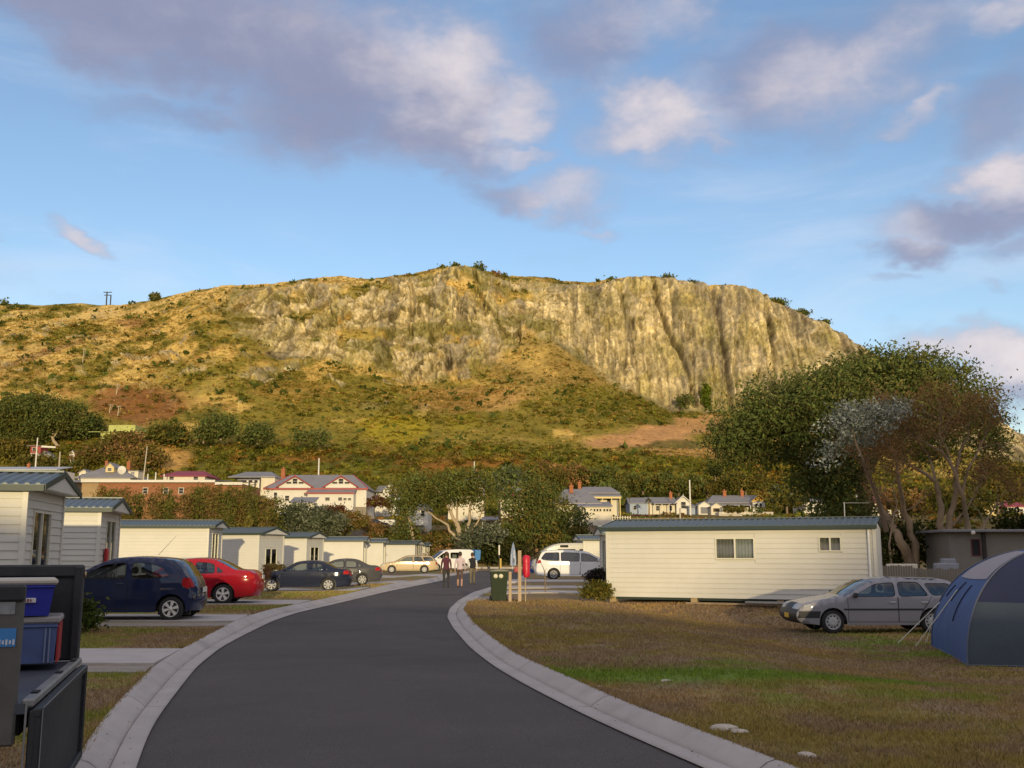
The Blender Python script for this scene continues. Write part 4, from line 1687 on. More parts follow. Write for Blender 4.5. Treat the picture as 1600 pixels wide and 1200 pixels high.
    for p in (722, 735, 746):
        h.win(p - 3, p + 3, 761, 769, 0)
    for p in (712, 727, 742):
        h.win(p - 3, p + 3, 779, 787, -3)
    h = House('white house behind the trunks of the gum tree', 634, 672, 150)
    h.wall(638, 669, 795, None, 0, 7, HWW)
    h.hip(635, 672, 784, 795, 0, 7, HROOF, .25)
    for p in (645, 661):
        h.win(p - 3.4, p + 3.4, 797, 807, 0)
    b = MB()
    b.box(((h.x(638) + h.x(664)) / 2, -1, h.z(820)), (h.x(664) - h.x(638), 2, .25))
    b.build('deck', HWW, h.t)
    h = House('cream house with a red verandah roof behind the dark gum', 776, 820, 178)
    h.wall(780, 818, 768, None, 0, 7, HW)
    h.hip(777, 821, 758, 768, 0, 7, HROOF, .3)
    h.lean(777, 816, 769.5, 776, -2, 2, HRED)
    for p in (790, 803):
        h.win(p - 3, p + 3, 779, 786, 0)
    h = House('small shelter with a pale curved roof under the gum trees', 752, 782, 128, 'shelter', name='shelter')
    h.lean(752, 781, 806, 812, -.5, 4, HROOF, 'roof')
    h.posts([754, 767, 779], 811, None, 0, HWW, .12)
    h.wall(754, 780, 812.5, None, 3, .2, HTAN)
    # --- centre right
    h = House('cream verandah house with grey hip roof and two brick chimneys', 876, 970, 190)
    h.wall(906, 966, 770, None, 0, 8, HW)
    h.hip(902, 969, 758.5, 770, 0, 8, HROOF, .17)
    h.lean(908, 969, 771.5, 776, -2.2, 2.2, HROOF)
    h.posts([912, 928, 940, 954, 967], 776, None, -2.1, HWY, .16)
    b = MB()
    b.box(((h.x(908) + h.x(969)) / 2, -2.1, h.z(778)), (h.x(969) - h.x(908), .08, .4))
    b.build('valance', HWY, h.t)
    for a, c in ((921, 926), (932, 937), (948, 955)):
        h.win(a, c, 779, 789, 0, HWY)
    h.chimney(908, 751, 764, 4, 5)
    h = House('white house with a low grey lean-to and a strip of small windows', 868, 953, 150)
    h.wall(872, 905, 783, None, 1.0, 9, HW)
    h.hip(862, 940, 761, 786, 0, 10, HROOF, .30)
    h.wall(904, 952, 793, None, -3.2, 6, HW, 'lean_to_wall')
    h.lean(900, 954, 783, 792.5, -3.6, 6, HROOF, 'lean_to_roof')
    for p in (907, 911.5, 926, 930.5, 935, 941, 945.5, 950):
        h.win(p - 2, p + 2, 796, 801, -3.2, HW, bars=0)
    h.chimney(895, 756, 768, 3.5, 6)
    b = MB()
    for i in range(15):
        b.box((h.x(918 + 2.4 * i), -4.6, h.z(818.5)), (.05, .05, h.z(815) - h.z(822)))
    b.box(((h.x(917) + h.x(953)) / 2, -4.6, h.z(815)), (h.x(953) - h.x(917), .07, .07))
    b.box(((h.x(917) + h.x(953)) / 2, -3.9, h.z(822)), (h.x(953) - h.x(917), 1.5, .12))
    b.build('deck_rail', HWW, h.t)
    b = MB()
    for i in range(16):
        b.box((h.x(910 + 1.7 * i), -5.2, h.z(827.5)), (.13, .03, h.z(823) - h.z(832)))
    b.build('paling_screen', TIMBER, h.t)
    # --- the cottages on the right
    h = House('white cottage with a front gable and a bluish left wing', 980, 1080, 200, group=None)
    h.wall(984, 1012, 786, None, 0, 7, HBLUE, 'side_wing')
    h.sidegable(984, 1012, 776, 785, 0, 7, HROOF, HBLUE)
    h.wall(1012.2, 1056, 786, None, .5, 6, HW)
    h.sidegable(1012.2, 1056, 775.5, 785, .5, 6, HROOF, HW)
    h.lean(1020, 1057, 783.5, 787, -1.2, 1.7, HROOF)
    h.posts([1022, 1033, 1044], 787, None, -1.1, HWW, .12)
    h.wall(1056.2, 1077, 785, None, -.6, 7, HWW)
    h.gable(1056.2, 1077, 775, 785, -.6, 7, HROOF, HWW, .25, 'front_gable', HWW)
    h.win(1063, 1071, 784, 795, -.6, HWW)
    h.win(1025, 1031, 790, 798, .5)
    h.win(1045, 1051, 790, 798, .5)
    h.win(989, 995, 790, 797, 0)
    h.chimney(1052, 768, 779, 3, 4.5)
    h = House('white garage with a dark roller door between two cottages', 1078, 1112, 196, 'garage', name='garage')
    h.wall(1079, 1091, 791, None, 2, 5, HBLUE, 'side_wall')
    h.lean(1077, 1091.5, 785, 791, 1.4, 5, HROOF, 'side_roof')
    h.wall(1091.2, 1110, 789, None, 0, 6, HWW)
    h.gable(1091.2, 1110, 783, 789, 0, 6, HROOF, HWW, .2, 'roof')
    h.win(1094, 1107, 792, 803, 0, HWW, 'roller_door', mat('roller_grey', (.08, .085, .11), rough=.5), 0)
    h = House('little tan cottage with a brown window right of the white garage', 1111, 1129, 194)
    h.wall(1111, 1128, 791, None, 0, 5, HW)
    h.gable(1111, 1128, 785, 791, 0, 5, HROOF, HW, .2, 'roof')
    h.win(1114, 1124, 794, 800, 0, HTAN)
    h = House('white cottage with a long grey roof and a gold painted gable', 1108, 1197, 203)
    h.wall(1116, 1172, 786, None, 1, 8, HW)
    h.hip(1104, 1188, 772, 785.5, 0, 9, HROOF, .2, right=False)
    h.lean(1120, 1174, 785, 789.5, -1.5, 2.4, HROOF)
    h.posts([1139, 1152, 1170], 789.5, None, -1.4, HWW, .14)
    h.wall(1174, 1193, 784, None, -1.2, 6, HWW)
    h.gable(1174, 1193, 774, 784, -1.2, 7, HROOF, HGOLD, .3, 'front_gable', HGOLD)
    for a in (1177, 1184):
        h.win(a, a + 4.5, 787, 796, -1.2, HWW)
    h.win(1130, 1136, 791, 799, 1)
    h.win(1158, 1164, 791, 799, 1)
    h.chimney(1139, 765, 775, 4, 5)
    h.chimney(1167, 765, 775, 4, 5)
    h = House('white house with dark arched openings below the big tree', 1248, 1292, 200)
    h.wall(1252, 1290, 783, None, 0, 6, HWW)
    h.hip(1249, 1293, 774, 783, 0, 6, HROOF, .25)
    for a in (1256, 1266, 1276):
        h.win(a - 3, a + 3, 788, 799, 0, HWW)
    h.chimney(1250, 768, 779, 3, 4)
    h = House('shed with a pale bluish roof behind the long lawn cabin', 1258, 1296, 120, 'shed', name='shed')
    h.wall(1262, 1292, 812, None, 0, 4, HWW)
    h.lean(1259, 1295, 805.5, 811, -.3, 4.4, mat('pale_blue_roof', (.42, .46, .55), rough=.5), 'roof')
    h = House('cream house with a red roof behind the brown tree', 1355, 1394, 180)
    h.wall(1358, 1392, 785, None, 0, 7, HW)
    h.hip(1355, 1395, 774, 785, 0, 7, HRED, .25)
    for a in (1368, 1376, 1384):
        h.win(a - 2.5, a + 2.5, 789, 799, 0)
    h = House('white shed with tall window right of the red roofed cream house', 1402, 1416, 178, 'shed', name='shed')
    h.wall(1404, 1415, 786, None, 0, 5, HW)
    h.lean(1402, 1417, 784, 786, -.3, 5, HROOF, 'roof')
    h.win(1407, 1412, 790, 800, 0)
    h = House('yellow house among the bushes left of the red roof', 1515, 1560, 190)
    h.wall(1520, 1556, 785, None, 0, 7, HWY)
    h.hip(1515, 1560, 774, 785, 0, 7, HROOF, .25)
    for a in (1529, 1545):
        h.win(a - 3, a + 3, 789, 797, 0)
    h = House('white house with a dark red hip roof at the picture edge', 1568, 1650, 190)
    h.wall(1574, 1640, 791, None, 0, 7, HWW)
    h.hip(1566, 1650, 781, 791, 0, 7, HRED, .2)
    for a in (1584, 1595, 1610):
        h.win(a - 3, a + 3, 795, 804, 0)
    # --- far left
    h = House('low building with a pale sheet roof above the nearest cabin', -60, 88, 140, 'building', name='hall')
    h.wall(-58, 84, 734, None, 0, 6, HWW)
    h.lean(-60, 87, 725, 733.5, -.4, 5, mat('pale_roof', (.42, .43, .44), rough=.5, vary=.1), 'roof')
    h.chimney(24, 722, 730, 3, 4)
    for a in (10, 60):
        h.win(a - 4, a + 4, 738, 746, 0)
    h = House('small red and white chairlift station among the trees', 38, 82, mountain_hit(57, 722)[1] - 3, 'building', name='chairlift_station')
    h.wall(41, 57, 697, 708, 0, 4, HTRIM)
    h.wall(41, 57, 708.2, None, 0, 4, HWW)
    h.lean(36, 58, 694, 696.5, -.6, 5, HROOF, 'roof')
    b = MB()
    b.prism([(h.x(57), h.z(699)), (h.x(80), h.z(700)), (h.x(80), h.z(697.5)), (h.x(57), h.z(696))], 'y', 0, .3)
    b.build('beam', HWW, h.t)
    b = MB()
    b.prism([(h.x(59), h.z(709)), (h.x(79), h.z(718)), (h.x(79), h.z(714)), (h.x(62), h.z(704))], 'y', 0, 3)
    b.build('sloping_roof', HROOF, h.t)
    h.win(44, 49, 699, 705, 0)
    h = House('tiny white shed in the scrub below the chairlift', 101, 114, mountain_hit(107, 719)[1] - 2, 'shed', name='shed')
    h.wall(103, 112, 709, None, 0, 2.5, HWW)
    h.gable(103, 112, 703.5, 709, 0, 2.5, HROOF, HWW, .15)
    h.win(105, 110, 711, 716, 0)
    h = House('low pale green hut on the hillside', 138, 230, mountain_hit(185, 688)[1] - 4, 'hut', name='hut')
    h.wall(162, 204, 664, None, 0, 8, HGRN)
    h.wall(156, 226, 677, None, -2.5, 6, HGRN, 'lower_wall')
    h.lean(138, 228, 673.5, 676.5, -3.2, 4, HGRN, 'roof')
    h.win(218, 224, 676.5, 682, -2.5, HWW, bars=0)


build_cabins()
build_town()

# ------------------------------------------------------------------ cars
TYRE = mat('tyre_rubber', (0.022, 0.021, 0.020), rough=0.85, vary=0.2, scale=8)
BLACKP = mat('black_plastic', (0.022, 0.022, 0.023), rough=0.55, vary=0.15, scale=5)
CARGLASS = glass_mat('car_glass', (0.50, 0.54, 0.52), 0.06)
CARDARK = glass_mat('dark_car_glass', (0.16, 0.17, 0.18), 0.08)
HLAMP = mat('head_lamp', (0.45, 0.45, 0.43), rough=0.5, vary=0.2, scale=14, spec=.15)
TLAMP = mat('tail_lamp', (0.36, 0.012, 0.012), rough=0.5, vary=0.1, spec=.1)
AMBER = mat('amber_lamp', (0.60, 0.19, 0.02), rough=0.25, vary=0.1)
RIMS = mat('wheel_silver', (0.42, 0.42, 0.41), rough=0.5, vary=0.1, spec=.2)
RIMD = mat('wheel_dark', (0.035, 0.035, 0.036), rough=0.6, vary=0.1)
RIMW = mat('wheel_cover', (0.68, 0.66, 0.60), rough=0.42, vary=0.08)
SEATM = mat('seat_cloth', (0.045, 0.045, 0.05), rough=0.9, vary=0.2)
PLATE = mat('number_plate', (0.62, 0.60, 0.50), rough=.5, vary=.1)
SEAM = mat('seam_black', (0.008, 0.008, 0.008), rough=.8, vary=.1)


def paint(name, c, metal=0.0, rough=.34):
    return mat(name, c, rough=.5, metal=metal, vary=.05, scale=1.0, coat=.8, dirt=.03, spec=.02)


def in_poly(p, poly):
    x, y = p
    r = False
    n = len(poly)
    for i in range(n):
        x1, y1 = poly[i]
        x2, y2 = poly[(i + 1) % n]
        if (y1 > y) != (y2 > y) and x < (x2 - x1) * (y - y1) / (y2 - y1) + x1:
            r = not r
    return r


def round_poly(poly, k=.22):
    out = []
    n = len(poly)
    for i in range(n):
        a, b, c = Vector(poly[i - 1]), Vector(poly[i]), Vector(poly[(i + 1) % n])
        p = b + (a - b) * min(k, .09 / max((a - b).length, 1e-4))
        q = b + (c - b) * min(k, .09 / max((c - b).length, 1e-4))
        m = b * .5 + (p + q) * .25
        out += [tuple(p), tuple(m), tuple(q)]
    return out


WHEELS = {}


def wheel_meshes(r, w, style, seg):
    key = (round(r, 3), style, seg)
    if key in WHEELS:
        return WHEELS[key]
    b = MB()
    ri = r * .66
    b.lathe([(ri, -w / 2 + .01), (r * .86, -w / 2), (r * .97, -w / 2 + .025), (r, -w / 2 + .05), (r, w / 2 - .05), (r * .97, w / 2 - .025), (r * .86, w / 2), (ri, w / 2 - .01)], seg, 'y')
    ty = b.build('tyre', TYRE)
    d = MB()
    # outer face towards -y
    f = -w / 2 + .012
    d.lathe([(ri * 1.02, f + .02), (ri * 1.0, f - .006), (ri * .92, f - .004), (ri * .88, f + .025)], seg, 'y')
    d.use(1).lathe([(ri * .92, f + .035), (.001, f + .035)], seg, 'y')
    d.use(0)
    if style == 'steel':
        d.use(2).lathe([(ri * .90, f + .02), (ri * .62, f + .015), (ri * .5, f - .012), (ri * .30, f - .015), (.001, f - .006)], seg, 'y')
        d.use(1)
        for k in range(10):
            a = 2 * math.pi * k / 10
            d.box((math.cos(a) * ri * .72, f + .012, math.sin(a) * ri * .72), (.035, .012, .035), M=Matrix.Rotation(-a, 3, 'Y'))
    else:
        n = {'six': 6, 'five': 5, 'seven': 7, 'ten': 10}[style]
        wd = {'six': .34, 'five': .40, 'seven': .26, 'ten': .15}[style]
        for k in range(n):
            a = 2 * math.pi * (k + .25) / n
            u = Vector((math.cos(a), 0, math.sin(a)))
            t = Vector((-math.sin(a), 0, math.cos(a)))
            h0, h1 = ri * wd * .34, ri * wd * .62
            P = [u * ri * .12 - t * h0 * .8, u * ri * .12 + t * h0 * .8, u * ri * .93 + t * h1, u * ri * .93 - t * h1]
            V = [p + Vector((0, f - .008, 0)) for p in P] + [p + Vector((0, f + .03, 0)) for p in P]
            d.add(V, [(0, 1, 2, 3), (4, 7, 6, 5), (0, 4, 5, 1), (1, 5, 6, 2), (2, 6, 7, 3), (3, 7, 4, 0)])
        d.lathe([(ri * .26, f + .02), (ri * .24, f - .016), (.001, f - .022)], 12, 'y')
    rim = d.build('rim', [RIMW if style in ('six', 'five') else RIMS, RIMD, RIMS])
    WHEELS[key] = (ty.data, rim.data)
    for o in (ty, rim):
        bpy.data.objects.remove(o)
    return WHEELS[key]


def car(label, loc, rz, sp, body, cat='car', name='parked_car', group='cars parked in the holiday park'):
    """a car; local +x is its front, -y its right-hand side. sp: shape description"""
    L, Wd, H = sp['L'], sp['W'] / 2, sp['H']
    r = sp['r']
    axf, axr = sp['axles']
    t = thing(name, label, cat, loc, rz, group)
    # --- outline seen from the side
    top = sp['top']                         # (x, z, tag) front-bottom over the roof to rear-bottom
    pts, tags = [], []
    for i in range(len(top) - 1):
        (x0, z0, _), (x1, z1, tg) = top[i], top[i + 1]
        n = max(1, int(math.hypot(x1 - x0, z1 - z0) / .10))
        for k in range(n):
            pts.append(((x0 + (x1 - x0) * k / n), z0 + (z1 - z0) * k / n))
            tags.append(tg)
    pts.append(top[-1][:2])
    P = np.array(pts)
    for _ in range(sp.get('smooth', 2)):
        P[1:-1] = (P[:-2] + 2 * P[1:-1] + P[2:]) / 4
    pts = [tuple(p) for p in P]
    sill = sp.get('sill', .20)
    low = []
    ra = r + .055
    xr0, xf0 = pts[-1][0], pts[0][0]

    def arch(ax, a):
        out = []
        for k in range(11):
            w = math.pi * (1 - k / 10)
            zz = r + math.sin(w) * ra
            xx = ax + math.cos(w) * ra
            if zz > sill:
                out.append((xx, zz))
        return out
    low.append((axr - ra, sill))
    low += arch(axr, 0)
    low += [(axr + ra, sill)]
    nx = 8
    for k in range(1, nx):
        low.append((axr + ra + (axf - axr - 2 * ra) * k / nx, sill))
    low += [(axf - ra, sill)] + arch(axf, 0) + [(axf + ra, sill)]
    outline = pts + low
    zb = sp['belt']
    tum = sp.get('tumble', .20)
    xfm, xrm = L / 2, -L / 2

    def half(x, z):
        tf = max(0.0, (x - (xfm - 1.0)) / 1.0)
        tr = max(0.0, ((xrm + .8) - x) / .8)
        plan = 1 - sp.get('taper', .15) * tf ** 2.2 - .10 * tr ** 2.2
        if z > zb:
            s_ = 1 - tum * ((z - zb) / (H - zb)) ** 1.15
        else:
            q = (zb - z) / (zb - .15)
            s_ = 1 + .012 * math.sin(math.pi * min(1, q)) - .045 * max(0, q - .55) ** 1.3
            if abs(z - (zb - .22)) < .03:
                s_ += .004
        return Wd * plan * s_

    def edge_fall(x, z):
        d = min(math.hypot(x - p[0], z - p[1]) for p in pts[::2])
        q = max(0.0, 1 - d / .10)
        return .055 * q ** 2
    wins = [round_poly(w) for w in sp['windows']]
    doors = sp['doors']
    lamps = sp.get('lamps', [])
    V2 = [Vector(p) for p in outline]
    E = [(i, (i + 1) % len(outline)) for i in range(len(outline))]

    def add_loop(poly, step=.09):
        o = len(V2)
        q = []
        for i in range(len(poly)):
            a, b_ = Vector(poly[i]), Vector(poly[(i + 1) % len(poly)])
            n = max(1, int((a - b_).length / step))
            for k in range(n):
                q.append(a + (b_ - a) * (k / n))
        V2.extend(q)
        E.extend([(o + i, o + (i + 1) % len(q)) for i in range(len(q))])
    for w in wins:
        add_loop(w)
    for dname, d in doors:
        add_loop(d, .12)
    for lname, lp in lamps:
        add_loop(lp, .07)
    xs = np.arange(xrm + .05, xfm, .085)
    for i, x in enumerate(xs):
        for z in np.arange(sill + .05, H, .085):
            q = (x + (.04 if int(z * 100) % 2 else 0), z)
            if in_poly(q, outline) and min(abs(q[0] - p[0]) + abs(q[1] - p[1]) for p in outline) > .05:
                V2.append(Vector(q))
    cv, ce, cf = delaunay_2d_cdt(V2, E, [], 0, 1e-5)[:3]
    tris = {'body': []}
    for f in cf:
        c = (sum(cv[i].x for i in f) / len(f), sum(cv[i].y for i in f) / len(f))
        if not in_poly(c, outline):
            continue
        key = 'body'
        for i, w in enumerate(wins):
            if in_poly(c, w):
                key = ('window', i)
        if key == 'body':
            for i, (ln, lp) in enumerate(lamps):
                if in_poly(c, lp):
                    key = ('lamp', i)
        if key == 'body':
            for i, (dn, d) in enumerate(doors):
                if in_poly(c, d):
                    key = ('door', i)
        a, b_, d_ = [cv[i] for i in f[:3]]
        if (b_ - a).cross(d_ - a) < 0:
            f = f[::-1]
        tris.setdefault(key, []).append(list(f))

    Yc = {}

    def ycoord(i):
        if i not in Yc:
            Yc[i] = half(cv[i].x, cv[i].y) - edge_fall(cv[i].x, cv[i].y)
        return Yc[i]

    def side_part(mb, fs, sgn, off=0.0):
        use = sorted({i for f in fs for i in f})
        mp = {v: k for k, v in enumerate(use)}
        VV = [(cv[i].x, sgn * (ycoord(i) + off), cv[i].y) for i in use]
        FF = [[mp[i] for i in (f if sgn < 0 else f[::-1])] for f in fs]
        mb.add(VV, FF, True)

    # --- skin over the top, from front bumper to rear bumper
    NA = 10
    ring = []
    for i, (x, z) in enumerate(pts):
        hw = half(x, z) - .055
        row = []
        nrm = Vector((pts[min(i + 1, len(pts) - 1)][0] - pts[max(i - 1, 0)][0], pts[min(i + 1, len(pts) - 1)][1] - pts[max(i - 1, 0)][1]))
        nrm = Vector((-nrm.y, nrm.x)) * -1
        nrm = nrm.normalized() if nrm.length > 1e-6 else Vector((0, 1))
        cr = (.055 + .05 * abs(nrm.x) * (1 if z < zb else .6)) * (sp.get('bulge', 1) if z < zb else 1)
        for k in range(NA + 1):
            u = -1 + 2 * k / NA
            bul = cr * (1 - abs(u) ** 2.4) * (.55 if tags[min(i, len(tags) - 1)] == 'p' else 1)
            row.append((x + nrm.x * bul * (1 if (x * nrm.x) > 0 or z > zb else 1), u * hw, z + nrm.y * bul * .55))
        ring.append(row)
    skin = {}
    for i in range(len(pts) - 1):
        zc = (pts[i][1] + pts[i + 1][1]) / 2
        xc = (pts[i][0] + pts[i + 1][0]) / 2
        for k in range(NA):
            tg = tags[i]
            key = 'body'
            u = abs(-1 + 2 * (k + .5) / NA)
            if tg == 'g' and u < .92:
                key = 'front_glass'
            elif tg == 'h' and u < .92:
                key = 'rear_glass'
            elif tg == 'p':
                key = 'bumper_f' if xc > 0 else 'bumper_r'
            for (end, z0_, z1_, u0, u1, kk) in sp.get('end_lamps', []):
                if (xc > 0) == (end > 0) and z0_ < zc < z1_ and u0 < u < u1 and abs(xc) > L * .36:
                    key = kk + ('_l' if k < NA / 2 else '_r')
            skin.setdefault(key, []).append((i, k))

    def skin_part(mb, quads, off=0.0):
        idx = {}
        VV, FF = [], []
        for (i, k) in quads:
            q = []
            for (a, b_) in ((i, k), (i + 1, k), (i + 1, k + 1), (i, k + 1)):
                if (a, b_) not in idx:
                    idx[(a, b_)] = len(VV)
                    VV.append(ring[a][b_])
                q.append(idx[(a, b_)])
            FF.append(q[::-1])
        mb.add(VV, FF, True)

    lower = sp.get('lower')
    b = MB()
    for sgn in (-1, 1):
        side_part(b, tris['body'], sgn)
    skin_part(b, skin['body'])
    # floor, wheel wells and cabin floor (dark)
    b.use(1)
    b.box(((xf0 + xr0) / 2, 0, sill + .04), (L * .9, Wd * 1.55, .06))
    for ax in (axf, axr):
        for sgn in (-1, 1):
            b.box((ax, sgn * Wd * .52, r + .14), (2 * ra + .06, Wd * .12, ra + .25))
            b.box((ax, sgn * Wd * .76, r + ra + .03), (1.5 * ra, Wd * .4, .02))
    b.box(((axf + axr) / 2 - .1, 0, sill + .10), ((axf - axr), Wd * 1.7, .05))
    b.box((axf - .12, 0, zb - .24), (.10, Wd * 1.6, .42))
    bo = b.build('body', [body, BLACKP], t)
    # merge the skin and the sides so that they shade as one
    bm = bmesh.new()
    bm.from_mesh(bo.data)
    bmesh.ops.remove_doubles(bm, verts=bm.verts, dist=.004)
    bm.to_mesh(bo.data)
    bm.free()
    if lower:                                   # dark lower cladding
        pass
    for key, nm in (('front_glass', 'windscreen'), ('rear_glass', 'rear_window')):
        if key in skin:
            m_ = MB()
            skin_part(m_, skin[key])
            m_.build(nm, CARGLASS, t)
    for key, nm in (('bumper_f', 'front_bumper'), ('bumper_r', 'rear_bumper')):
        if key in skin:
            m_ = MB()
            skin_part(m_, skin[key])
            m_.build(nm, sp.get('bumper_m', BLACKP), t)
    for key in skin:
        for pre, nm, mm in (('tail', 'tail_light', TLAMP), ('head', 'headlight', HLAMP), ('grille', 'grille', BLACKP)):
            if isinstance(key, str) and key.startswith(pre):
                m_ = MB()
                skin_part(m_, skin[key])
                m_.build(nm, mm, t)
    for key in list(tris):
        if key == 'body':
            continue
        kind, i = key
        for sgn in (-1, 1):
            m_ = MB()
            if kind == 'window':
                side_part(m_, tris[key], sgn, -.008)
                m_.build('side_window', CARDARK if i in sp.get('dark_windows', ()) else CARGLASS, t)
                # black rubber round the glass
                m2 = MB()
                w = wins[i]
                n = len(w)
                VV, FF = [], []
                cx, cz = sum(p[0] for p in w) / n, sum(p[1] for p in w) / n
                for (x, z) in w:
                    VV.append((x, sgn * (half(x, z) + .002), z))
                    x2, z2 = x + (cx - x) * .05, z + (cz - z) * .075
                    VV.append((x2, sgn * (half(x2, z2) + .002), z2))
                for k in range(n):
                    k2 = (k + 1) % n
                    FF.append((2 * k, 2 * k2, 2 * k2 + 1, 2 * k + 1))
                m2.add(VV, FF)
                m2.build('window_seal', SEAM, t)
            elif kind == 'lamp':
                side_part(m_, tris[key], sgn, .004)
                ln = lamps[i][0]
                m_.build(ln, {'tail_light': TLAMP, 'headlight': HLAMP, 'indicator': AMBER, 'side_bumper': BLACKP}[ln], t)
            else:
                side_part(m_, tris[key], sgn)
                do = m_.build('door', body, t)
                dn, d = doors[i]
                m2 = MB()
                n = len(d)
                for k in range(n):
                    a, c = Vector(d[k]), Vector(d[(k + 1) % n])
                    st = max(1, int((c - a).length / .1))
                    ws = Vector((-(c - a).y, (c - a).x)).normalized() * .006
                    for j in range(st):
                        p, q = a + (c - a) * j / st, a + (c - a) * (j + 1) / st
                        if p.y > zb + .02 or q.y > zb + .02:
                            continue
                        VV = []
                        for v in (p + ws, p - ws, q - ws, q + ws):
                            VV.append((v.x, sgn * (half(v.x, v.y) - edge_fall(v.x, v.y) + .003), v.y))
                        m2.add(VV, [(0, 1, 2, 3)])
                m2.build('seam', SEAM, do)
                hx, hz = sp['handles'][i]
                m3 = MB()
                m3.rbox((hx, sgn * (half(hx, hz) + .018), hz), (.17, .035, .035), .012)
                m3.build('handle', sp.get('handle_m', body), do)
    if sp.get('strip'):
        z_, x0, x1 = sp['strip']
        for sgn in (-1, 1):
            m_ = MB()
            VV, FF = [], []
            n = 24
            for k in range(n + 1):
                x = x0 + (x1 - x0) * k / n
                for z in (z_ - .022, z_ + .022):
                    VV.append((x, sgn * (half(x, z) + .010), z))
            for k in range(n):
                FF.append((2 * k, 2 * k + 2, 2 * k + 3, 2 * k + 1))
            m_.add(VV, FF)
            m_.build('rubbing_strip', BLACKP, t)
    # mirrors
    mx, mz = sp['mirror']
    for sgn in (-1, 1):
        m_ = MB()
        m_.rbox((mx, sgn * (half(mx, mz) + .10), mz + .05), (.10, .19, .13), .035)
        m_.box((mx, sgn * (half(mx, mz) + .01), mz + .01), (.06, .10, .04))
        m_.build('door_mirror', sp.get('mirror_m', body), t)
    # seats
    fx = sp.get('seat_x', .0)
    zf = sill + .12
    rows = sp.get('rows', (0.0, -.95))
    for dx in rows:
        for sgn in (-1, 1):
            m_ = MB()
            m_.rbox((fx + dx, sgn * Wd * .42, zf + .16), (.50, .46, .18), .06)
            V_ = MB()
            m_.prism([(fx + dx - .20, zf + .2), (fx + dx - .08, zf + .2), (fx + dx - .26, zb + .08), (fx + dx - .36, zb + .08)], 'y', sgn * Wd * .42 - .22, sgn * Wd * .42 + .22)
            m_.rbox((fx + dx - .33, sgn * Wd * .42, zb + .21), (.10, .25, .17), .04)
            m_.build('seat', SEATM, t)
    m_ = MB()
    sw = Vector((fx + .48, Wd * .42 * sp.get('drive', -1), zb - .03))
    ringp = [sw + Vector((.10 * math.sin(a) * -1 * .6, .18 * math.cos(a), .17 * math.sin(a))) for a in np.linspace(0, 2 * math.pi, 17)]
    m_.tube(ringp, .014, 6, False)
    m_.build('steering_wheel', BLACKP, t)
    # plates
    m_ = MB()
    xf_, zf_ = pts[4 if len(pts) > 4 else 0][0], .46
    m_.box((xfm + .045, 0, sp.get('plate_f', .42)), (.015, .38, .12))
    m_.build('number_plate', sp.get('plate_m', PLATE), t)
    m_ = MB()
    m_.box((xrm - .075, 0, sp.get('plate_r', .62)), (.015, .38, .12))
    m_.build('number_plate', sp.get('plate_m', PLATE), t)
    if sp.get('aerial'):
        ax_, az_ = sp['aerial']
        m_ = MB()
        m_.tube([(ax_, -.1, az_), (ax_ - .42, -.1, az_ + .48)], [.006, .003], 5)
        m_.build('aerial', BLACKP, t)
    # wheels
    ty, rm = wheel_meshes(r, sp.get('tw', .20), sp['rim'], sp.get('wseg', 24))
    for ax in (axf, axr):
        for sgn in (-1, 1):
            wo = share('tyre', ty, t, (ax, sgn * (Wd - .115), r), 0 if sgn < 0 else math.pi)
            wo.name = 'wheel'
            share('rim', rm, wo)
    return t


HATCH = dict(L=3.76, W=1.70, H=1.53, r=.292, axles=(1.10, -1.36), belt=.98, sill=.21, tumble=.22, rim='six', wseg=32,
             top=[(1.78, .24, 'b'), (1.87, .40, 'b'), (1.87, .58, 'b'), (1.78, .76, 'b'), (1.50, .90, 'b'), (1.08, 1.00, 'b'), (.30, 1.40, 'g'), (.10, 1.465, 'b'), (-.45, 1.50, 'b'), (-1.05, 1.475, 'b'),
                  (-1.42, 1.41, 'b'), (-1.70, 1.02, 'h'), (-1.78, .92, 'b'), (-1.83, .66, 'b'), (-1.88, .54, 'b'), (-1.87, .36, 'b'), (-1.78, .25, 'b')],
             windows=[[(.92, .99), (.26, 1.33), (-.26, 1.39), (-.28, .985)], [(-.40, .985), (-.38, 1.385), (-.80, 1.375), (-1.12, 1.26), (-1.32, 1.07), (-1.15, 1.02)]],
             doors=[('front', [(.98, .30), (.98, .96), (.30, 1.37), (-.30, 1.43), (-.33, .98), (-.36, .30)])], handles=[(-.16, .87)],
             lamps=[('tail_light', [(-1.60, .84), (-1.62, 1.02), (-1.73, 1.01), (-1.82, .80), (-1.72, .76)])],
             end_lamps=[(-1, .78, 1.0, .72, 1.1, 'tail'), (1, .62, .78, .55, 1.1, 'head')],
             mirror=(.78, 1.0), seat_x=-.02, rows=(0, -.85), aerial=(-.75, 1.55), plate_r=.72)
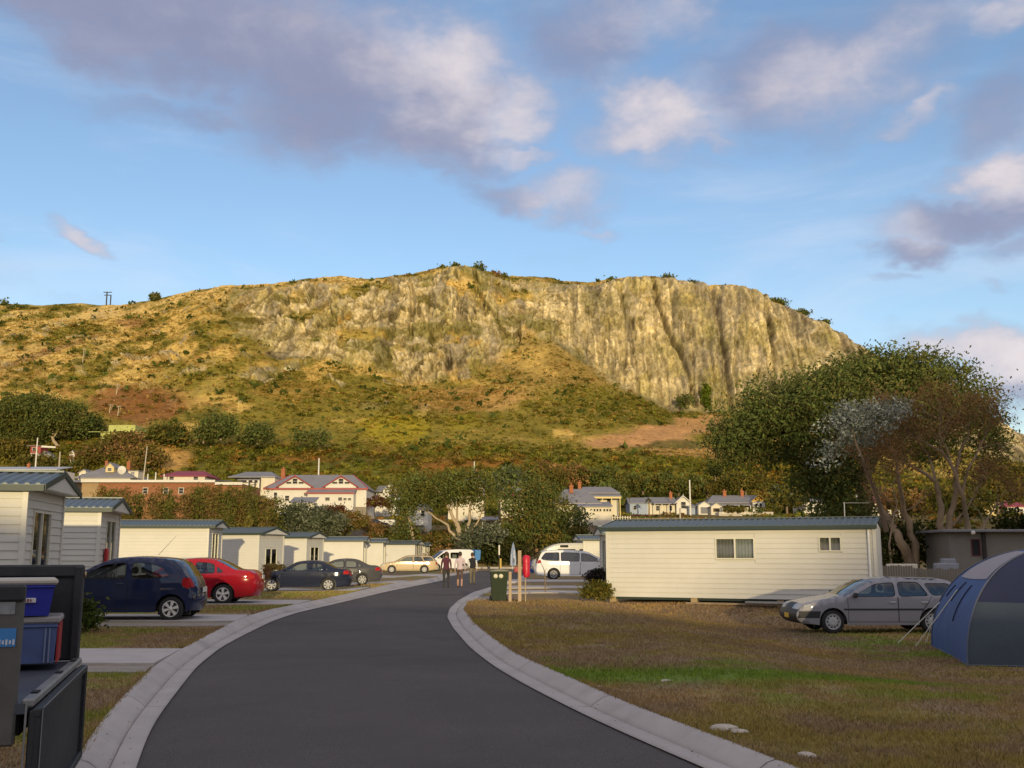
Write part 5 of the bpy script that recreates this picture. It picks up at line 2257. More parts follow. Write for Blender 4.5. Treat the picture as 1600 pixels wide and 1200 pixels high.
SEDAN = dict(L=4.56, W=1.72, H=1.46, r=.315, axles=(1.38, -1.25), belt=.93, sill=.21, tumble=.23, rim='five', wseg=28,
             top=[(2.14, .24, 'b'), (2.25, .40, 'b'), (2.26, .58, 'b'), (2.16, .73, 'b'), (1.68, .86, 'b'), (1.05, .95, 'b'), (.28, 1.34, 'g'), (.08, 1.39, 'b'), (-.42, 1.43, 'b'), (-.88, 1.40, 'b'),
                  (-1.02, 1.36, 'b'), (-1.62, 1.05, 'h'), (-2.08, 1.04, 'b'), (-2.20, 1.0, 'b'), (-2.24, .82, 'b'), (-2.29, .60, 'b'), (-2.27, .38, 'b'), (-2.16, .26, 'b')],
             windows=[[(.86, .945), (.24, 1.27), (-.26, 1.325), (-.27, .945)], [(-.36, .945), (-.35, 1.325), (-.82, 1.29), (-.96, 1.22), (-.98, .96)], [(-1.04, .97), (-1.03, 1.19), (-1.26, 1.0)]],
             doors=[('front', [(.98, .30), (.98, .92), (.28, 1.31), (-.30, 1.37), (-.31, .94), (-.31, .30)]), ('rear', [(-.32, .30), (-.32, 1.37), (-.86, 1.33), (-1.32, .98), (-1.12, .80), (-.93, .55), (-.93, .30)])],
             handles=[(-.17, .83), (-1.05, .85)],
             lamps=[('tail_light', [(-1.93, .80), (-1.98, .97), (-2.16, .96), (-2.20, .80)]), ('headlight', [(1.92, .66), (1.88, .78), (2.12, .71), (2.17, .62)])],
             end_lamps=[(-1, .76, .96, .55, 1.1, 'tail'), (1, .60, .76, .5, 1.1, 'head'), (1, .52, .70, -.1, .45, 'grille')],
             mirror=(.80, .95), seat_x=.0, rows=(0, -.88), plate_r=.84)
WAGON = dict(L=4.66, taper=.05, smooth=1, bulge=.5, W=1.70, H=1.45, r=.305, axles=(1.40, -1.22), belt=.93, sill=.22, tumble=.20, rim='steel', wseg=32,
             top=[(2.20, .26, 'b'), (2.24, .30, 'p'), (2.34, .34, 'p'), (2.36, .56, 'p'), (2.26, .58, 'p'), (2.24, .74, 'b'), (1.62, .87, 'b'), (1.06, .945, 'b'), (.30, 1.345, 'g'), (.12, 1.385, 'b'), (-.4, 1.42, 'b'),
                  (-1.50, 1.40, 'b'), (-1.78, 1.36, 'b'), (-2.16, .96, 'h'), (-2.24, .90, 'b'), (-2.27, .60, 'b'), (-2.36, .58, 'p'), (-2.35, .38, 'p'), (-2.24, .30, 'p')],
             windows=[[(.88, .94), (.24, 1.275), (-.27, 1.32), (-.27, .945)], [(-.36, .945), (-.36, 1.325), (-.92, 1.325), (-1.16, .96)], [(-1.06, 1.29), (-1.24, .965), (-1.98, 1.0), (-1.72, 1.285)]],
             doors=[('front', [(1.0, .30), (1.0, .92), (.27, 1.31), (-.31, 1.365), (-.32, .94), (-.32, .30)]), ('rear', [(-.33, .30), (-.33, 1.365), (-.96, 1.365), (-1.22, .95), (-1.14, .80), (-.93, .55), (-.93, .30)])],
             handles=[(-.18, .80), (-1.02, .80)],
             lamps=[('headlight', [(1.92, .60), (1.98, .76), (2.15, .72), (2.20, .60)]), ('side_bumper', [(1.76, .40), (1.72, .575), (2.28, .575), (2.32, .40)]), ('tail_light', [(-2.14, .70), (-2.12, .90), (-2.22, .88), (-2.25, .70)])],
             end_lamps=[(1, .60, .74, .55, 1.1, 'head'), (1, .60, .74, -.1, .5, 'grille'), (-1, .66, .88, .62, 1.1, 'tail')],
             strip=(.62, -1.0, 1.12), mirror=(.82, .94), mirror_m=BLACKP, seat_x=.0, rows=(0, -.9), plate_f=.44, plate_r=.7, handle_m=HLAMP)
MINIVAN = dict(L=4.80, W=1.80, H=1.74, r=.33, axles=(1.50, -1.35), belt=1.08, sill=.22, tumble=.16, rim='ten', wseg=28,
               top=[(2.24, .26, 'b'), (2.36, .44, 'b'), (2.35, .68, 'b'), (2.20, .90, 'b'), (1.80, 1.06, 'b'), (.78, 1.60, 'g'), (.50, 1.68, 'b'), (-.5, 1.745, 'b'), (-1.6, 1.72, 'b'), (-2.06, 1.64, 'b'),
                    (-2.28, 1.14, 'h'), (-2.34, .95, 'b'), (-2.39, .60, 'b'), (-2.37, .38, 'b'), (-2.26, .27, 'b')],
               windows=[[(1.62, 1.08), (.80, 1.50), (.30, 1.585), (.28, 1.07)], [(.20, 1.07), (.22, 1.59), (-.92, 1.62), (-.92, 1.09)], [(-1.0, 1.09), (-1.0, 1.62), (-1.85, 1.60), (-2.12, 1.24), (-1.9, 1.14)]],
               dark_windows=(0, 1, 2),
               doors=[('front', [(1.55, .34), (1.66, 1.05), (.80, 1.55), (.25, 1.64), (.24, .32)]), ('rear', [(.23, .32), (.24, 1.64), (-.96, 1.66), (-.96, .32)])], handles=[(.36, .95), (-.05, .95)],
               lamps=[('tail_light', [(-2.08, 1.0), (-2.12, 1.16), (-2.24, 1.16), (-2.32, .96)])],
               end_lamps=[(-1, .92, 1.18, .6, 1.1, 'tail'), (1, .66, .9, .5, 1.1, 'head')],
               mirror=(1.32, 1.1), seat_x=.35, rows=(0, -.95, -1.75), plate_r=.85)
VAN = dict(L=4.4, W=1.72, H=1.90, r=.31, axles=(1.40, -1.25), belt=1.05, sill=.24, tumble=.12, rim='steel', wseg=16,
           top=[(2.05, .26, 'b'), (2.17, .44, 'b'), (2.14, .75, 'b'), (1.95, .95, 'b'), (1.55, 1.08, 'b'), (.75, 1.68, 'g'), (.45, 1.80, 'b'), (-.6, 1.86, 'b'), (-1.9, 1.84, 'b'), (-2.10, 1.74, 'b'),
                (-2.16, 1.15, 'h'), (-2.18, .95, 'b'), (-2.2, .6, 'b'), (-2.18, .38, 'b'), (-2.08, .28, 'b')],
           windows=[[(1.40, 1.10), (.78, 1.55), (.25, 1.60), (.25, 1.06)], [(.12, 1.08), (.12, 1.60), (-.65, 1.60), (-.65, 1.08)]],
           doors=[('front', [(1.35, .34), (1.46, 1.05), (.80, 1.62), (.20, 1.66), (.19, .32)])], handles=[(.32, .95)],
           lamps=[('tail_light', [(-2.05, .8), (-2.05, 1.1), (-2.13, 1.1), (-2.15, .8)])],
           end_lamps=[(-1, .8, 1.1, .8, 1.1, 'tail'), (1, .7, .92, .5, 1.1, 'head')], mirror=(1.15, 1.1), seat_x=.35, rows=(0,), plate_r=.7)


def at(px, py, Y=None):
    p = G(px, py) if Y is None else W(px, py, Y)
    return (p.x, p.y, zg1(p.x, p.y))


def build_cars():
    R = math.radians
    blue = paint('navy_paint', (.015, .022, .062))
    red = paint('red_paint', (.32, .008, .018))
    dblue = paint('midnight_paint', (.014, .019, .040))
    grey = paint('graphite_paint', (.062, .062, .066), .1)
    gold = paint('champagne_paint', (.42, .33, .21), .2)
    silver = paint('silver_lilac_paint', (.29, .28, .30), .25)
    white = paint('white_paint', (.74, .73, .70), 0.0)

    def place(label, sp, body, ref_px, ref_py, Y, rz, ref_x, **k):
        """put the point ref_x (local x of a wheel on the near side) at the photographed wheel"""
        p = W(ref_px, ref_py, Y)
        off = Vector((ref_x * math.cos(rz), ref_x * math.sin(rz)))
        near = Vector((-math.sin(rz), math.cos(rz))) * (sp['W'] / 2 - .12)
        if near.y > 0:
            near = -near
        x, y = p.x - off.x - near.x, p.y - off.y - near.y
        return car(label, (x, y, zg1(p.x, p.y)), rz, sp, body, **k)
    place('navy blue three-door hatchback parked in front of the second cabin', HATCH, blue, 268, 947, 25.0, R(183), -1.36)
    s2 = dict(SEDAN)
    place('bright red sedan parked behind the navy hatchback', s2, red, 349, 925, 33.0, R(184), -1.25)
    s3 = dict(SEDAN)
    s3.update(rim='seven', aerial=None)
    place('dark midnight blue sedan with amber indicator, between the red sedan and the grey sedan', s3, dblue, 513, 910, 49.5, R(187), -1.25)
    s4 = dict(SEDAN)
    s4.update(rim='seven', H=1.47)
    place('graphite grey sedan half hidden behind the midnight blue sedan', s4, grey, 566, 900, 57, R(190), -1.25)
    s5 = dict(WAGON)
    s5.update(L=4.66, rim='steel', wseg=20, bumper_m=gold, lamps=[l for l in WAGON['lamps'] if l[0] != 'side_bumper'], strip=None, mirror_m=gold)
    s5['end_lamps'] = [(1, .60, .74, .55, 1.1, 'head'), (-1, .60, .92, .55, 1.1, 'tail')]
    place('champagne gold station wagon parked at the end of the left row', s5, gold, 663, 888, 84, R(186), -1.22)
    s6 = dict(WAGON)
    s6.update(plate_m=mat('yellow_plate', (.62, .38, .04), rough=.5))
    place('silver station wagon parked beside the blue tent', s6, silver, 1300, 969, 27.4, R(181.5), 1.40)
    place('white people mover facing right, parked by the long lawn cabin', MINIVAN, white, 865, 898, 62, R(2), -1.35)
    v = dict(VAN)
    van = place('small white van at the far bend with a blue awning on its tail', v, white, 726, 888, 92, R(203), -1.25, cat='van', name='parked_van', group=None)
    m_ = MB()
    m_.prism([(-2.22, .75), (-2.22, 1.85), (-2.75, 1.80), (-2.70, 1.0)], 'y', -.8, .8)
    m_.build('awning', mat('awning_blue', (.06, .20, .46), rough=.7), van)
    # motorhome behind the people mover
    mh = dict(L=6.2, W=2.1, H=2.45, r=.34, axles=(1.75, -1.75), belt=1.12, sill=.26, tumble=.05, rim='steel', wseg=16,
              top=[(2.92, .28, 'b'), (3.05, .45, 'b'), (3.04, .8, 'b'), (2.90, 1.08, 'b'), (2.45, 1.62, 'g'), (2.30, 1.72, 'b'), (1.95, 1.98, 'b'), (1.5, 2.18, 'b'), (.9, 2.30, 'b'), (-2.0, 2.34, 'b'), (-2.9, 2.30, 'b'),
                   (-3.05, 2.15, 'b'), (-3.08, 1.2, 'b'), (-3.1, .5, 'b'), (-2.95, .3, 'b')],
              windows=[[(2.55, 1.12), (2.25, 1.55), (1.55, 1.58), (1.55, 1.10)], [(1.2, 1.66), (1.2, 1.86), (-.2, 1.86), (-.2, 1.66)], [(-.5, 1.66), (-.5, 1.86), (-1.7, 1.86), (-1.7, 1.66)], [(1.0, 1.98), (1.0, 2.17), (.35, 2.17), (.35, 1.98)]],
              dark_windows=(1, 2, 3), doors=[('front', [(2.45, .4), (2.60, 1.1), (2.22, 1.62), (1.48, 1.64), (1.46, .4)])], handles=[(1.6, .98)],
              end_lamps=[(1, .72, 1.0, .5, 1.1, 'head'), (-1, .7, 1.0, .7, 1.1, 'tail')], mirror=(2.35, 1.12), seat_x=1.6, rows=(0,), plate_r=.7)
    p = W(832, 880, 80)
    rz = R(184)
    car('white high-roofed motorhome parked behind the people mover', (p.x + 3.05, p.y + 1.0, zg1(p.x, p.y)), rz, mh, paint('ivory_paint', (.50, .49, .44)), cat='motorhome', name='motorhome', group=None)
    # blue barrel in front of it
    p = W(830, 880, 84)
    m_ = MB()
    m_.lathe([(0, 0), (.30, 0), (.31, .05), (.31, .45), (.325, .47), (.31, .49), (.31, .9), (0, .92)], 14, 'z')
    o = m_.build('barrel', mat('blue_plastic', (.04, .13, .42), rough=.5), None, (p.x, p.y, zg1(p.x, p.y)))
    tag(o, 'blue plastic barrel beside the nose of the white motorhome', 'barrel')
    # far car by the white house
    p = W(586, 799, 158)
    s7 = dict(SEDAN)
    s7.update(wseg=12)
    car('dark blue car parked by the hedge next to the white water tanks', (p.x, p.y, zg1(p.x, p.y)), R(15), s7, dblue, group=None)


build_cars()

# ------------------------------------------------------------------ trees, shrubs, grass
BARK = mat('bark', (0.20, 0.145, 0.095), rough=.9, vary=.35, scale=3, bump=.5, stretch=(1, 1, .25))
BARKR = mat('reddish_bark', (0.27, 0.16, 0.09), rough=.9, vary=.35, scale=3, bump=.5, stretch=(1, 1, .25))
BARKP = mat('pale_bark', (0.40, 0.31, 0.20), rough=.85, vary=.3, scale=3, bump=.4, stretch=(1, 1, .25))
LEAF = leaf_mat()


def crown_arrays(lobes, per_m2, leaf, cols, rng, cl=28, spread=.5, shell=.55, asp=.5, droop=0.0):
    """leaf clusters through the outer part of ellipsoid lobes ((cx,cy,cz),(rx,ry,rz)); cols: list of colours for clusters"""
    C, S, K = [], [], []
    for (c, r) in lobes:
        c, r = np.array(c), np.array(r)
        area = 4 * math.pi * ((r[0] * r[1]) ** 1.6 / 3 + (r[0] * r[2]) ** 1.6 / 3 + (r[1] * r[2]) ** 1.6 / 3) ** (1 / 1.6)
        n = max(5, int(area * per_m2))
        d = rvec(n, rng)
        rad = shell + (1 - shell) * rng.random(n) ** .6
        rad = rad * (.86 + .30 * rng.random(n))
        P = c + d * r * rad[:, None]
        ci = rng.integers(0, len(cols), n)
        cc = np.array(cols)[ci] * (0.62 + .76 * rng.random(n))[:, None]
        sc = .6 + .8 * rng.random(n)
        q = rng.normal(size=(n, cl, 3)) * (np.array([1, 1, .62]) * spread)[None, None] * sc[:, None, None]
        if droop:
            q[..., 2] -= droop * rng.random((n, cl)) * sc[:, None]
        C.append((P[:, None] + q).reshape(-1, 3))
        S.append((leaf * (.6 + .8 * rng.random(n * cl))))
        K.append(np.repeat(cc, cl, 0) * (.9 + .2 * rng.random(n * cl))[:, None])
    C, S, K = np.concatenate(C), np.concatenate(S), np.concatenate(K)
    return leaf_arrays(C, S, np.clip(K, .004, 1), rng, asp)


def tree(name, label, cat, px, Y, lobes, cols, leaf, per_m2, trunks, bark=BARK, group=None, cl=26, spread=.45, shell=.5, zfix=None, seed=1, droop=0.0, depth=.8, asp=.5):
    """lobes in photo pixels (cx, cy, rx, ry[, dY]); trunks: lists of (px, py, radius[, dY])"""
    rng = np.random.default_rng(seed)
    bx = W(px, 860, Y).x
    z = zg1(bx, Y) if zfix is None else zfix
    t = thing(name, label, cat, (bx, Y, z), 0, group)
    L = []
    for lb in lobes:
        dY = lb[4] if len(lb) > 4 else 0
        p = W(lb[0], lb[1], Y + dY)
        k = PPM(lb[1], Y + dY)
        rx, ry = lb[2] / k, lb[3] / k
        L.append(((p.x - bx, dY, p.z - z), (rx, rx * depth, ry)))
    V, F, K = crown_arrays(L, per_m2, leaf, cols, rng, cl, spread, shell, asp, droop)
    np_obj('crown', V, F, K, [LEAF], parent=t)
    if trunks:
        b = MB()
        for path in trunks:
            pts, rs = [], []
            for q in path:
                dY = q[3] if len(q) > 3 else 0
                if q[1] is None:
                    p = Vector((W(q[0], 860, Y + dY).x, Y + dY, z - .3))
                else:
                    p = W(q[0], q[1], Y + dY)
                pts.append(Vector((p.x - bx, p.y - Y, p.z - z)))
                rs.append(q[2])
            fp, fr = [], []
            for i in range(len(pts) - 1):
                n = 4
                for k in range(n):
                    u = k / n
                    jit = Vector(rng.normal(size=3)) * rs[i] * .35 if (i or k) else Vector((0, 0, 0))
                    fp.append(pts[i].lerp(pts[i + 1], u) + jit)
                    fr.append(rs[i] * (1 - u) + rs[i + 1] * u)
            fp.append(pts[-1])
            fr.append(rs[-1])
            b.tube(fp, fr, 7)
        b.build('trunk', bark, t)
    return t


def shrub(name, label, px, pyb, Y, lobes, cols, leaf, per_m2, seed, group=None, cat='shrub', zfix=None, cl=24, spread=.16, asp=.5, depth=.9):
    t = tree(name, label, cat, px, Y, lobes, cols, leaf, per_m2, [[(px, None, .05), (px, (pyb + lobes[0][1]) / 2, .03)]], BARK, group, cl, spread, .45, zfix, seed, 0, depth, asp)
    return t


def build_trees():
    GUM = [(.115, .145, .040), (.140, .165, .044), (.145, .16, .046), (.095, .125, .036), (.17, .155, .050)]
    DARKG = [(.040, .050, .016), (.052, .062, .018), (.070, .064, .02)]
    OLIVE = [(.155, .135, .028), (.12, .11, .024), (.20, .145, .034), (.095, .092, .024)]
    SILV = [(.28, .30, .26), (.37, .39, .35), (.18, .20, .165), (.09, .105, .07)]
    BRWN = [(.29, .165, .065), (.22, .13, .052), (.36, .20, .08), (.17, .13, .045)]
    GREY = [(.15, .165, .095), (.105, .125, .065), (.21, .22, .15), (.075, .09, .045)]
    RED = [(.13, .05, .03), (.10, .048, .026), (.16, .07, .036)]
    # --- the great gum behind the long cabin
    lob = [(1330, 610, 110, 52), (1240, 628, 85, 48, -1), (1170, 662, 62, 50, -1), (1142, 690, 42, 38, -1), (1205, 690, 60, 40), (1410, 590, 92, 44, 1), (1480, 612, 62, 46, 1),
           (1290, 680, 70, 45, -1), (1370, 570, 50, 26), (1440, 572, 44, 26, 1), (1530, 640, 36, 40, 2), (1300, 730, 60, 45, -1), (1325, 785, 42, 36, -1), (1270, 752, 34, 30, -1),
           (1360, 660, 80, 60), (1440, 660, 70, 60, 2), (1545, 690, 28, 40, 2), (1290, 800, 26, 20, -1)]
    tree('gum_tree', 'huge dark spreading gum tree behind the long lawn cabin', 'tree', 1352, 64, lob, GUM, .125, 2.6,
         [[(1356, None, .55), (1352, 800, .48), (1345, 730, .36), (1330, 660, .2), (1310, 620, .08)], [(1350, 760, .35), (1300, 700, .2), (1230, 660, .1), (1180, 660, .05)], [(1352, 740, .34), (1400, 660, .2), (1440, 610, .1)],
          [(1346, 740, .25), (1270, 740, .12), (1220, 700, .06)]], BARKR, cl=30, spread=.5, shell=.35, seed=5, droop=.35, asp=.42)
    # --- silver bush
    tree('silver_tree', 'silvery grey leaved tree in front of the huge dark gum', 'tree', 1330, 46.5, [(1350, 652, 46, 20), (1308, 676, 22, 26), (1392, 637, 32, 14), (1292, 715, 11, 20), (1345, 684, 22, 14, 1), (1322, 650, 22, 18), (1375, 660, 22, 16)], SILV, .085, 5.0,
         [[(1385, 830, .12, 2), (1365, 760, .09, 1), (1340, 700, .06), (1330, 670, .03)]], BARK, cl=26, spread=.28, shell=.45, seed=6, asp=.35)
    # --- brown dry tree with bare limbs
    brown_tree(BRWN)
    # --- dark shrubs at the fence
    for k, (px, Y, lo) in enumerate(((1395, 50, [(1395, 840, 30, 40), (1380, 860, 22, 28)]), (1440, 51, [(1440, 845, 32, 38), (1462, 862, 22, 26)]), (1590, 52, [(1585, 830, 34, 46), (1610, 850, 40, 40)]), (1372, 47, [(1374, 866, 10, 26)]))):
        tree('dark_shrub', ['dark shrub behind the fence beside the long lawn cabin', 'dark shrub at the foot of the bare brown tree', 'dark shrub behind the grey shed at the picture edge', 'narrow dark shrub against the right end of the long lawn cabin'][k], 'shrub', px, Y, lo, DARKG, .10, 4.0, None, seed=20 + k, spread=.25, shell=.3)
    # --- middle gums
    tree('gum_tree', 'bushy gum with many pale stems, left of centre below the cliffs', 'tree', 712, 118, [(690, 760, 58, 26), (640, 770, 34, 26), (730, 755, 40, 24), (632, 805, 22, 26), (638, 840, 16, 16), (757, 782, 16, 14), (615, 838, 10, 14), (668, 782, 34, 12), (715, 776, 30, 12)],
         GUM[:3] + OLIVE[:2], .17, 1.5, [[(722, None, .35), (716, 830, .26), (700, 790, .15), (680, 760, .06)], [(724, None, .3), (730, 826, .2), (738, 780, .1)], [(718, 845, .2), (690, 815, .12), (655, 790, .07)], [(650, None, .25), (642, 820, .18), (636, 790, .08)],
          [(727, 850, .18), (748, 815, .1), (756, 790, .05)], [(715, 830, .16), (714, 790, .1), (722, 760, .05)], [(720, 840, .14), (706, 800, .08), (708, 770, .04)]], BARKP, cl=22, spread=.6, shell=.55, seed=31, asp=.42)
    tree('gum_tree', 'dark dense gum between the white house and the road end', 'tree', 838, 112, [(826, 802, 38, 28), (804, 786, 22, 22), (860, 806, 42, 28), (845, 835, 42, 24), (890, 818, 26, 22), (806, 832, 26, 20), (880, 842, 26, 20), (905, 806, 10, 10), (850, 772, 30, 20)],
         GUM + OLIVE[2:3], .17, 1.9, [[(842, None, .38), (838, 850, .32), (832, 815, .2), (815, 785, .08)], [(838, 845, .22), (866, 812, .1), (880, 800, .05)], [(826, 850, .2), (806, 828, .12), (790, 800, .05)]], BARKR, cl=24, spread=.6, shell=.5, seed=32, asp=.42)
    tree('bushy_tree', 'grey green tree behind the pale roofed shelter', 'tree', 778, 124, [(792, 748, 22, 13), (786, 764, 12, 10)], GREY[:2] + GUM[:2], .24, 1.4, [[(780, None, .25), (780, 790, .15), (782, 760, .06)]], seed=33, spread=.7)
    tree('bushy_tree', 'greyish low tree under the dark gums near the road end', 'tree', 745, 108, [(748, 838, 26, 14), (730, 846, 14, 12), (770, 832, 16, 12)], GREY, .18, 2.0, None, seed=34, spread=.5)
    tree('dark_thicket', 'very dark thicket in the hollow below the dark gum', 'thicket', 775, 110, [(770, 862, 34, 16), (800, 858, 26, 18), (748, 862, 14, 12)], DARKG, .18, 2.2, None, seed=35, spread=.45, cat_fix=None) if False else \
        tree('dark_thicket', 'very dark thicket in the hollow below the dark gum', 'shrub', 775, 110, [(770, 862, 34, 16), (800, 858, 26, 18), (748, 862, 14, 12)], DARKG, .18, 2.2, None, seed=35, spread=.45)
    tree('low_thicket', 'low olive thicket behind the last cabin of the row', 'shrub', 670, 121, [(650, 848, 34, 14), (690, 852, 24, 14), (625, 852, 18, 12), (660, 866, 26, 9)], OLIVE + BRWN[:1], .18, 2.2, None, seed=36, spread=.45)
    tree('low_thicket', 'rusty brown scrub around the pale gum stems', 'shrub', 700, 113, [(700, 868, 26, 9), (736, 862, 14, 10), (765, 876, 30, 5), (676, 874, 12, 6)], BRWN + OLIVE[:1], .15, 2.6, None, seed=37, spread=.4)
    tree('bushy_tree', 'olive bushes between the motorhome and the dark gum', 'shrub', 880, 108, [(885, 842, 20, 14), (908, 838, 14, 12), (862, 852, 14, 12)], OLIVE + GUM[:1], .18, 2.2, None, seed=38, spread=.4)
    # --- left: grey green and maroon bushes near the white house
    tree('grey_shrub', 'big grey green shrub in front of the white house', 'shrub', 475, 124, [(470, 803, 32, 15), (445, 814, 22, 15), (500, 808, 24, 14), (478, 822, 40, 16), (520, 818, 20, 14)], GREY, .18, 2.0, None, seed=41, spread=.45)
    tree('maroon_shrub', 'round maroon shrub beside the corner of the white house', 'shrub', 524, 134, [(523, 798, 17, 9), (514, 804, 15, 10), (538, 804, 11, 8)], RED, .16, 2.6, None, seed=42, spread=.35)
    tree('olive_shrub', 'olive shrub right of the maroon shrub', 'shrub', 552, 131, [(552, 812, 22, 12), (540, 820, 20, 12)], OLIVE + BRWN[:2], .16, 2.6, None, seed=43, spread=.35)
    tree('olive_shrub', 'reddish scrub against the grey retaining wall', 'shrub', 570, 140, [(568, 817, 13, 9), (586, 826, 18, 6), (602, 828, 12, 6)], BRWN + OLIVE[:1], .15, 3, None, seed=44, spread=.3)
    tree('hedge', 'dark brown clipped hedge behind the white tanks', 'hedge', 594, 166, [(580, 784, 9, 7), (593, 784, 9, 7), (606, 785, 9, 7)], RED + OLIVE[:1], .18, 3, None, seed=45, spread=.3)
    tree('yellow_shrub', 'yellowish shrub between the big white house and the white barn', 'shrub', 578, 175, [(578, 762, 12, 10), (572, 774, 10, 9)], [(.16, .15, .03), (.12, .12, .03)], .18, 2.6, None, seed=46, spread=.35)
    # --- the tall upright hedge
    rng = random.Random(4)
    ORD = 'first second third fourth fifth sixth seventh eighth ninth tenth eleventh twelfth thirteenth fourteenth fifteenth sixteenth seventeenth eighteenth nineteenth twentieth'.split()
    cols = [[(.15, .15, .035), (.19, .155, .04), (.22, .14, .045)], [(.12, .135, .03), (.16, .15, .036)], [(.22, .15, .05), (.17, .135, .042)]]
    xs = [158, 172, 186, 200, 214, 240, 254, 266, 290, 303, 316, 329, 342, 355, 368, 381, 394, 406, 417, 428]
    for k, px in enumerate(xs):
        topy = 767 + rng.uniform(-6, 6) + (8 if px > 400 else 0) + (6 if 235 < px < 270 else 0)
        Y = 118 + rng.uniform(-1.5, 1.5)
        lo = [(px, topy + 14 + 13 * j, 9 + rng.uniform(-1, 2.5), 13) for j in range(5)]
        lo += [(px + rng.uniform(-4, 4), topy + 4, 4.5, 11)]
        tree('columnar_shrub', ORD[k] + ' upright shrub from the left in the tall hedge row', 'shrub', px, Y, lo, cols[k % 3], .19, 2.5, [[(px, None, .07), (px, topy + 30, .05), (px + 1, topy + 4, .02)]], BARK,
             'upright shrubs of the tall hedge row', cl=20, spread=.36, seed=100 + k, asp=.28)
    tree('yellow_shrub', 'small yellow green conifer at the foot of the tall hedge row', 'shrub', 389, 112, [(389, 812, 3.5, 8), (389, 820, 4, 8)], [(.20, .17, .04)], .12, 7, None, seed=130, spread=.15)
    # --- shrubs near the camera
    shrub('green_shrub', 'small bushy green shrub between the trailer and the navy hatchback', 135, 985, 21.4, [(138, 962, 17, 25), (124, 955, 14, 30), (150, 968, 9, 16)], [(.06, .085, .02), (.085, .11, .024), (.12, .125, .03)], .05, 26, 51, spread=.10)
    shrub('green_shrub', 'rounded olive green shrub at the left corner of the long lawn cabin', 930, 938, 36.2, [(931, 922, 21, 15), (920, 925, 12, 12), (944, 924, 11, 13)], [(.13, .12, .022), (.095, .095, .02), (.17, .14, .03)], .05, 26, 52, spread=.09)
    shrub('purple_shrub', 'dark purplish shrub just behind the rounded olive shrub', 932, 905, 40, [(932, 899, 18, 9), (922, 902, 9, 7), (943, 898, 7, 9)], [(.045, .035, .035), (.04, .045, .025), (.06, .045, .045)], .05, 26, 53, spread=.09, zfix=-.1)
    shrub('twiggy_shrub', 'thin reddish twiggy plant in front of the midnight blue sedan', 418, 922, 46, [(418, 897, 6, 9), (416, 888, 5, 5)], [(.10, .045, .03), (.075, .05, .03)], .035, 60, 54, spread=.06)
    shrub('straw_shrub', 'dry tufted plant by the door of the fourth cabin', 428, 893, 51, [(428, 886, 11, 5), (438, 888, 6, 5)], [(.15, .11, .04), (.10, .08, .03)], .05, 30, 55, spread=.08)
    # --- trees on the left hill foot
    tree('gum_tree', 'big dark gum with a pale trunk at the left edge below the hill', 'tree', 82, mountain_hit(82, 694)[1] - 2, [(60, 636, 46, 20), (20, 642, 36, 22), (100, 648, 34, 19), (70, 662, 40, 17), (125, 664, 16, 12), (20, 668, 34, 17), (-20, 655, 30, 28), (40, 682, 26, 10), (5, 690, 26, 14)], GUM + OLIVE[:1], .34, .75,
         [[(84, None, .5), (83, 690, .42), (80, 660, .25), (66, 640, .1)], [(83, 684, .3), (100, 660, .15), (112, 650, .08)]], BARKP, seed=61, spread=1.1, cl=22, zfix=W(82, 698, mountain_hit(82, 694)[1] - 2).z)
    tree('gum_tree', 'dark rounded tree right of the pale trunked gum', 'tree', 130, mountain_hit(130, 688)[1] - 2, [(135, 662, 22, 14), (120, 672, 18, 12), (145, 672, 12, 8)], DARKG + GUM[:2], .34, .8, [[(132, None, .3), (132, 680, .2), (134, 664, .1)]], seed=62, spread=.9, zfix=W(130, 692, mountain_hit(130, 688)[1] - 2).z)
    for k, (px, pyc, rx, ry, pyb, lab, cs) in enumerate((
            (345, 662, 26, 19, 685, 'round dark green tree on the slope above the big white house', GUM), (402, 674, 24, 17, 692, 'dark green tree right beside the round dark one on the slope', GUM), (318, 672, 14, 14, 690, 'small dark tree left of the round tree on the slope', GUM),
            (262, 676, 36, 17, 696, 'wide green bush right of the pale green hut', OLIVE + GUM[:2]), (196, 690, 40, 18, 712, 'brownish bush below the pale green hut', OLIVE + BRWN[:2]), (185, 705, 26, 14, 720, 'brown bush above the dormer house', BRWN + OLIVE[:1]),
            (146, 712, 30, 13, 726, 'pale brown bush above the little cream shed', BRWN[:2] + OLIVE), (497, 682, 13, 11, 692, 'small dark round bush on the open slope above the white house', GUM), (470, 680, 8, 8, 690, 'smallest dark bush on the open slope above the white house', GUM),
            (232, 712, 24, 20, 736, 'olive tree behind the dormer house', OLIVE + BRWN[:2]), (60, 722, 34, 10, 735, 'green bush above the pale roofed building', OLIVE), (110, 728, 22, 10, 740, 'green bush beside the little cream shed', OLIVE + GUM[:1]), (20, 700, 30, 16, 722, 'olive bush left of the red and white chairlift station', OLIVE))):
        x, y, z = mountain_hit(px, pyb)
        y = min(y, 262) if k < 3 or k > 6 else y
        p = W(px, pyb, y)
        tree('hill_tree' if ry > 15 else 'hill_bush', lab, 'tree' if ry > 15 else 'bush', px, y, [(px, pyc, rx * .8, ry * .8), (px - rx * .45, pyc + ry * .35, rx * .5, ry * .6), (px + rx * .45, pyc + ry * .3, rx * .5, ry * .6), (px, pyc + ry * .5, rx * .7, ry * .5)], cs, .42, .55,
             [[(px, pyb + 3, .3), (px, pyc, .15)]], BARKP, cl=18, spread=1.0, zfix=p.z, seed=200 + k)
    # the two bushes at the foot of the great cliff
    x, y, z = mountain_hit(1071, 640)
    tree('hill_bush', 'round dark bush at the foot of the cliff', 'bush', 1071, y, [(1071, 626, 11, 11)], GUM, .5, .6, None, cl=18, spread=.9, zfix=W(1071, 640, y).z, seed=230)
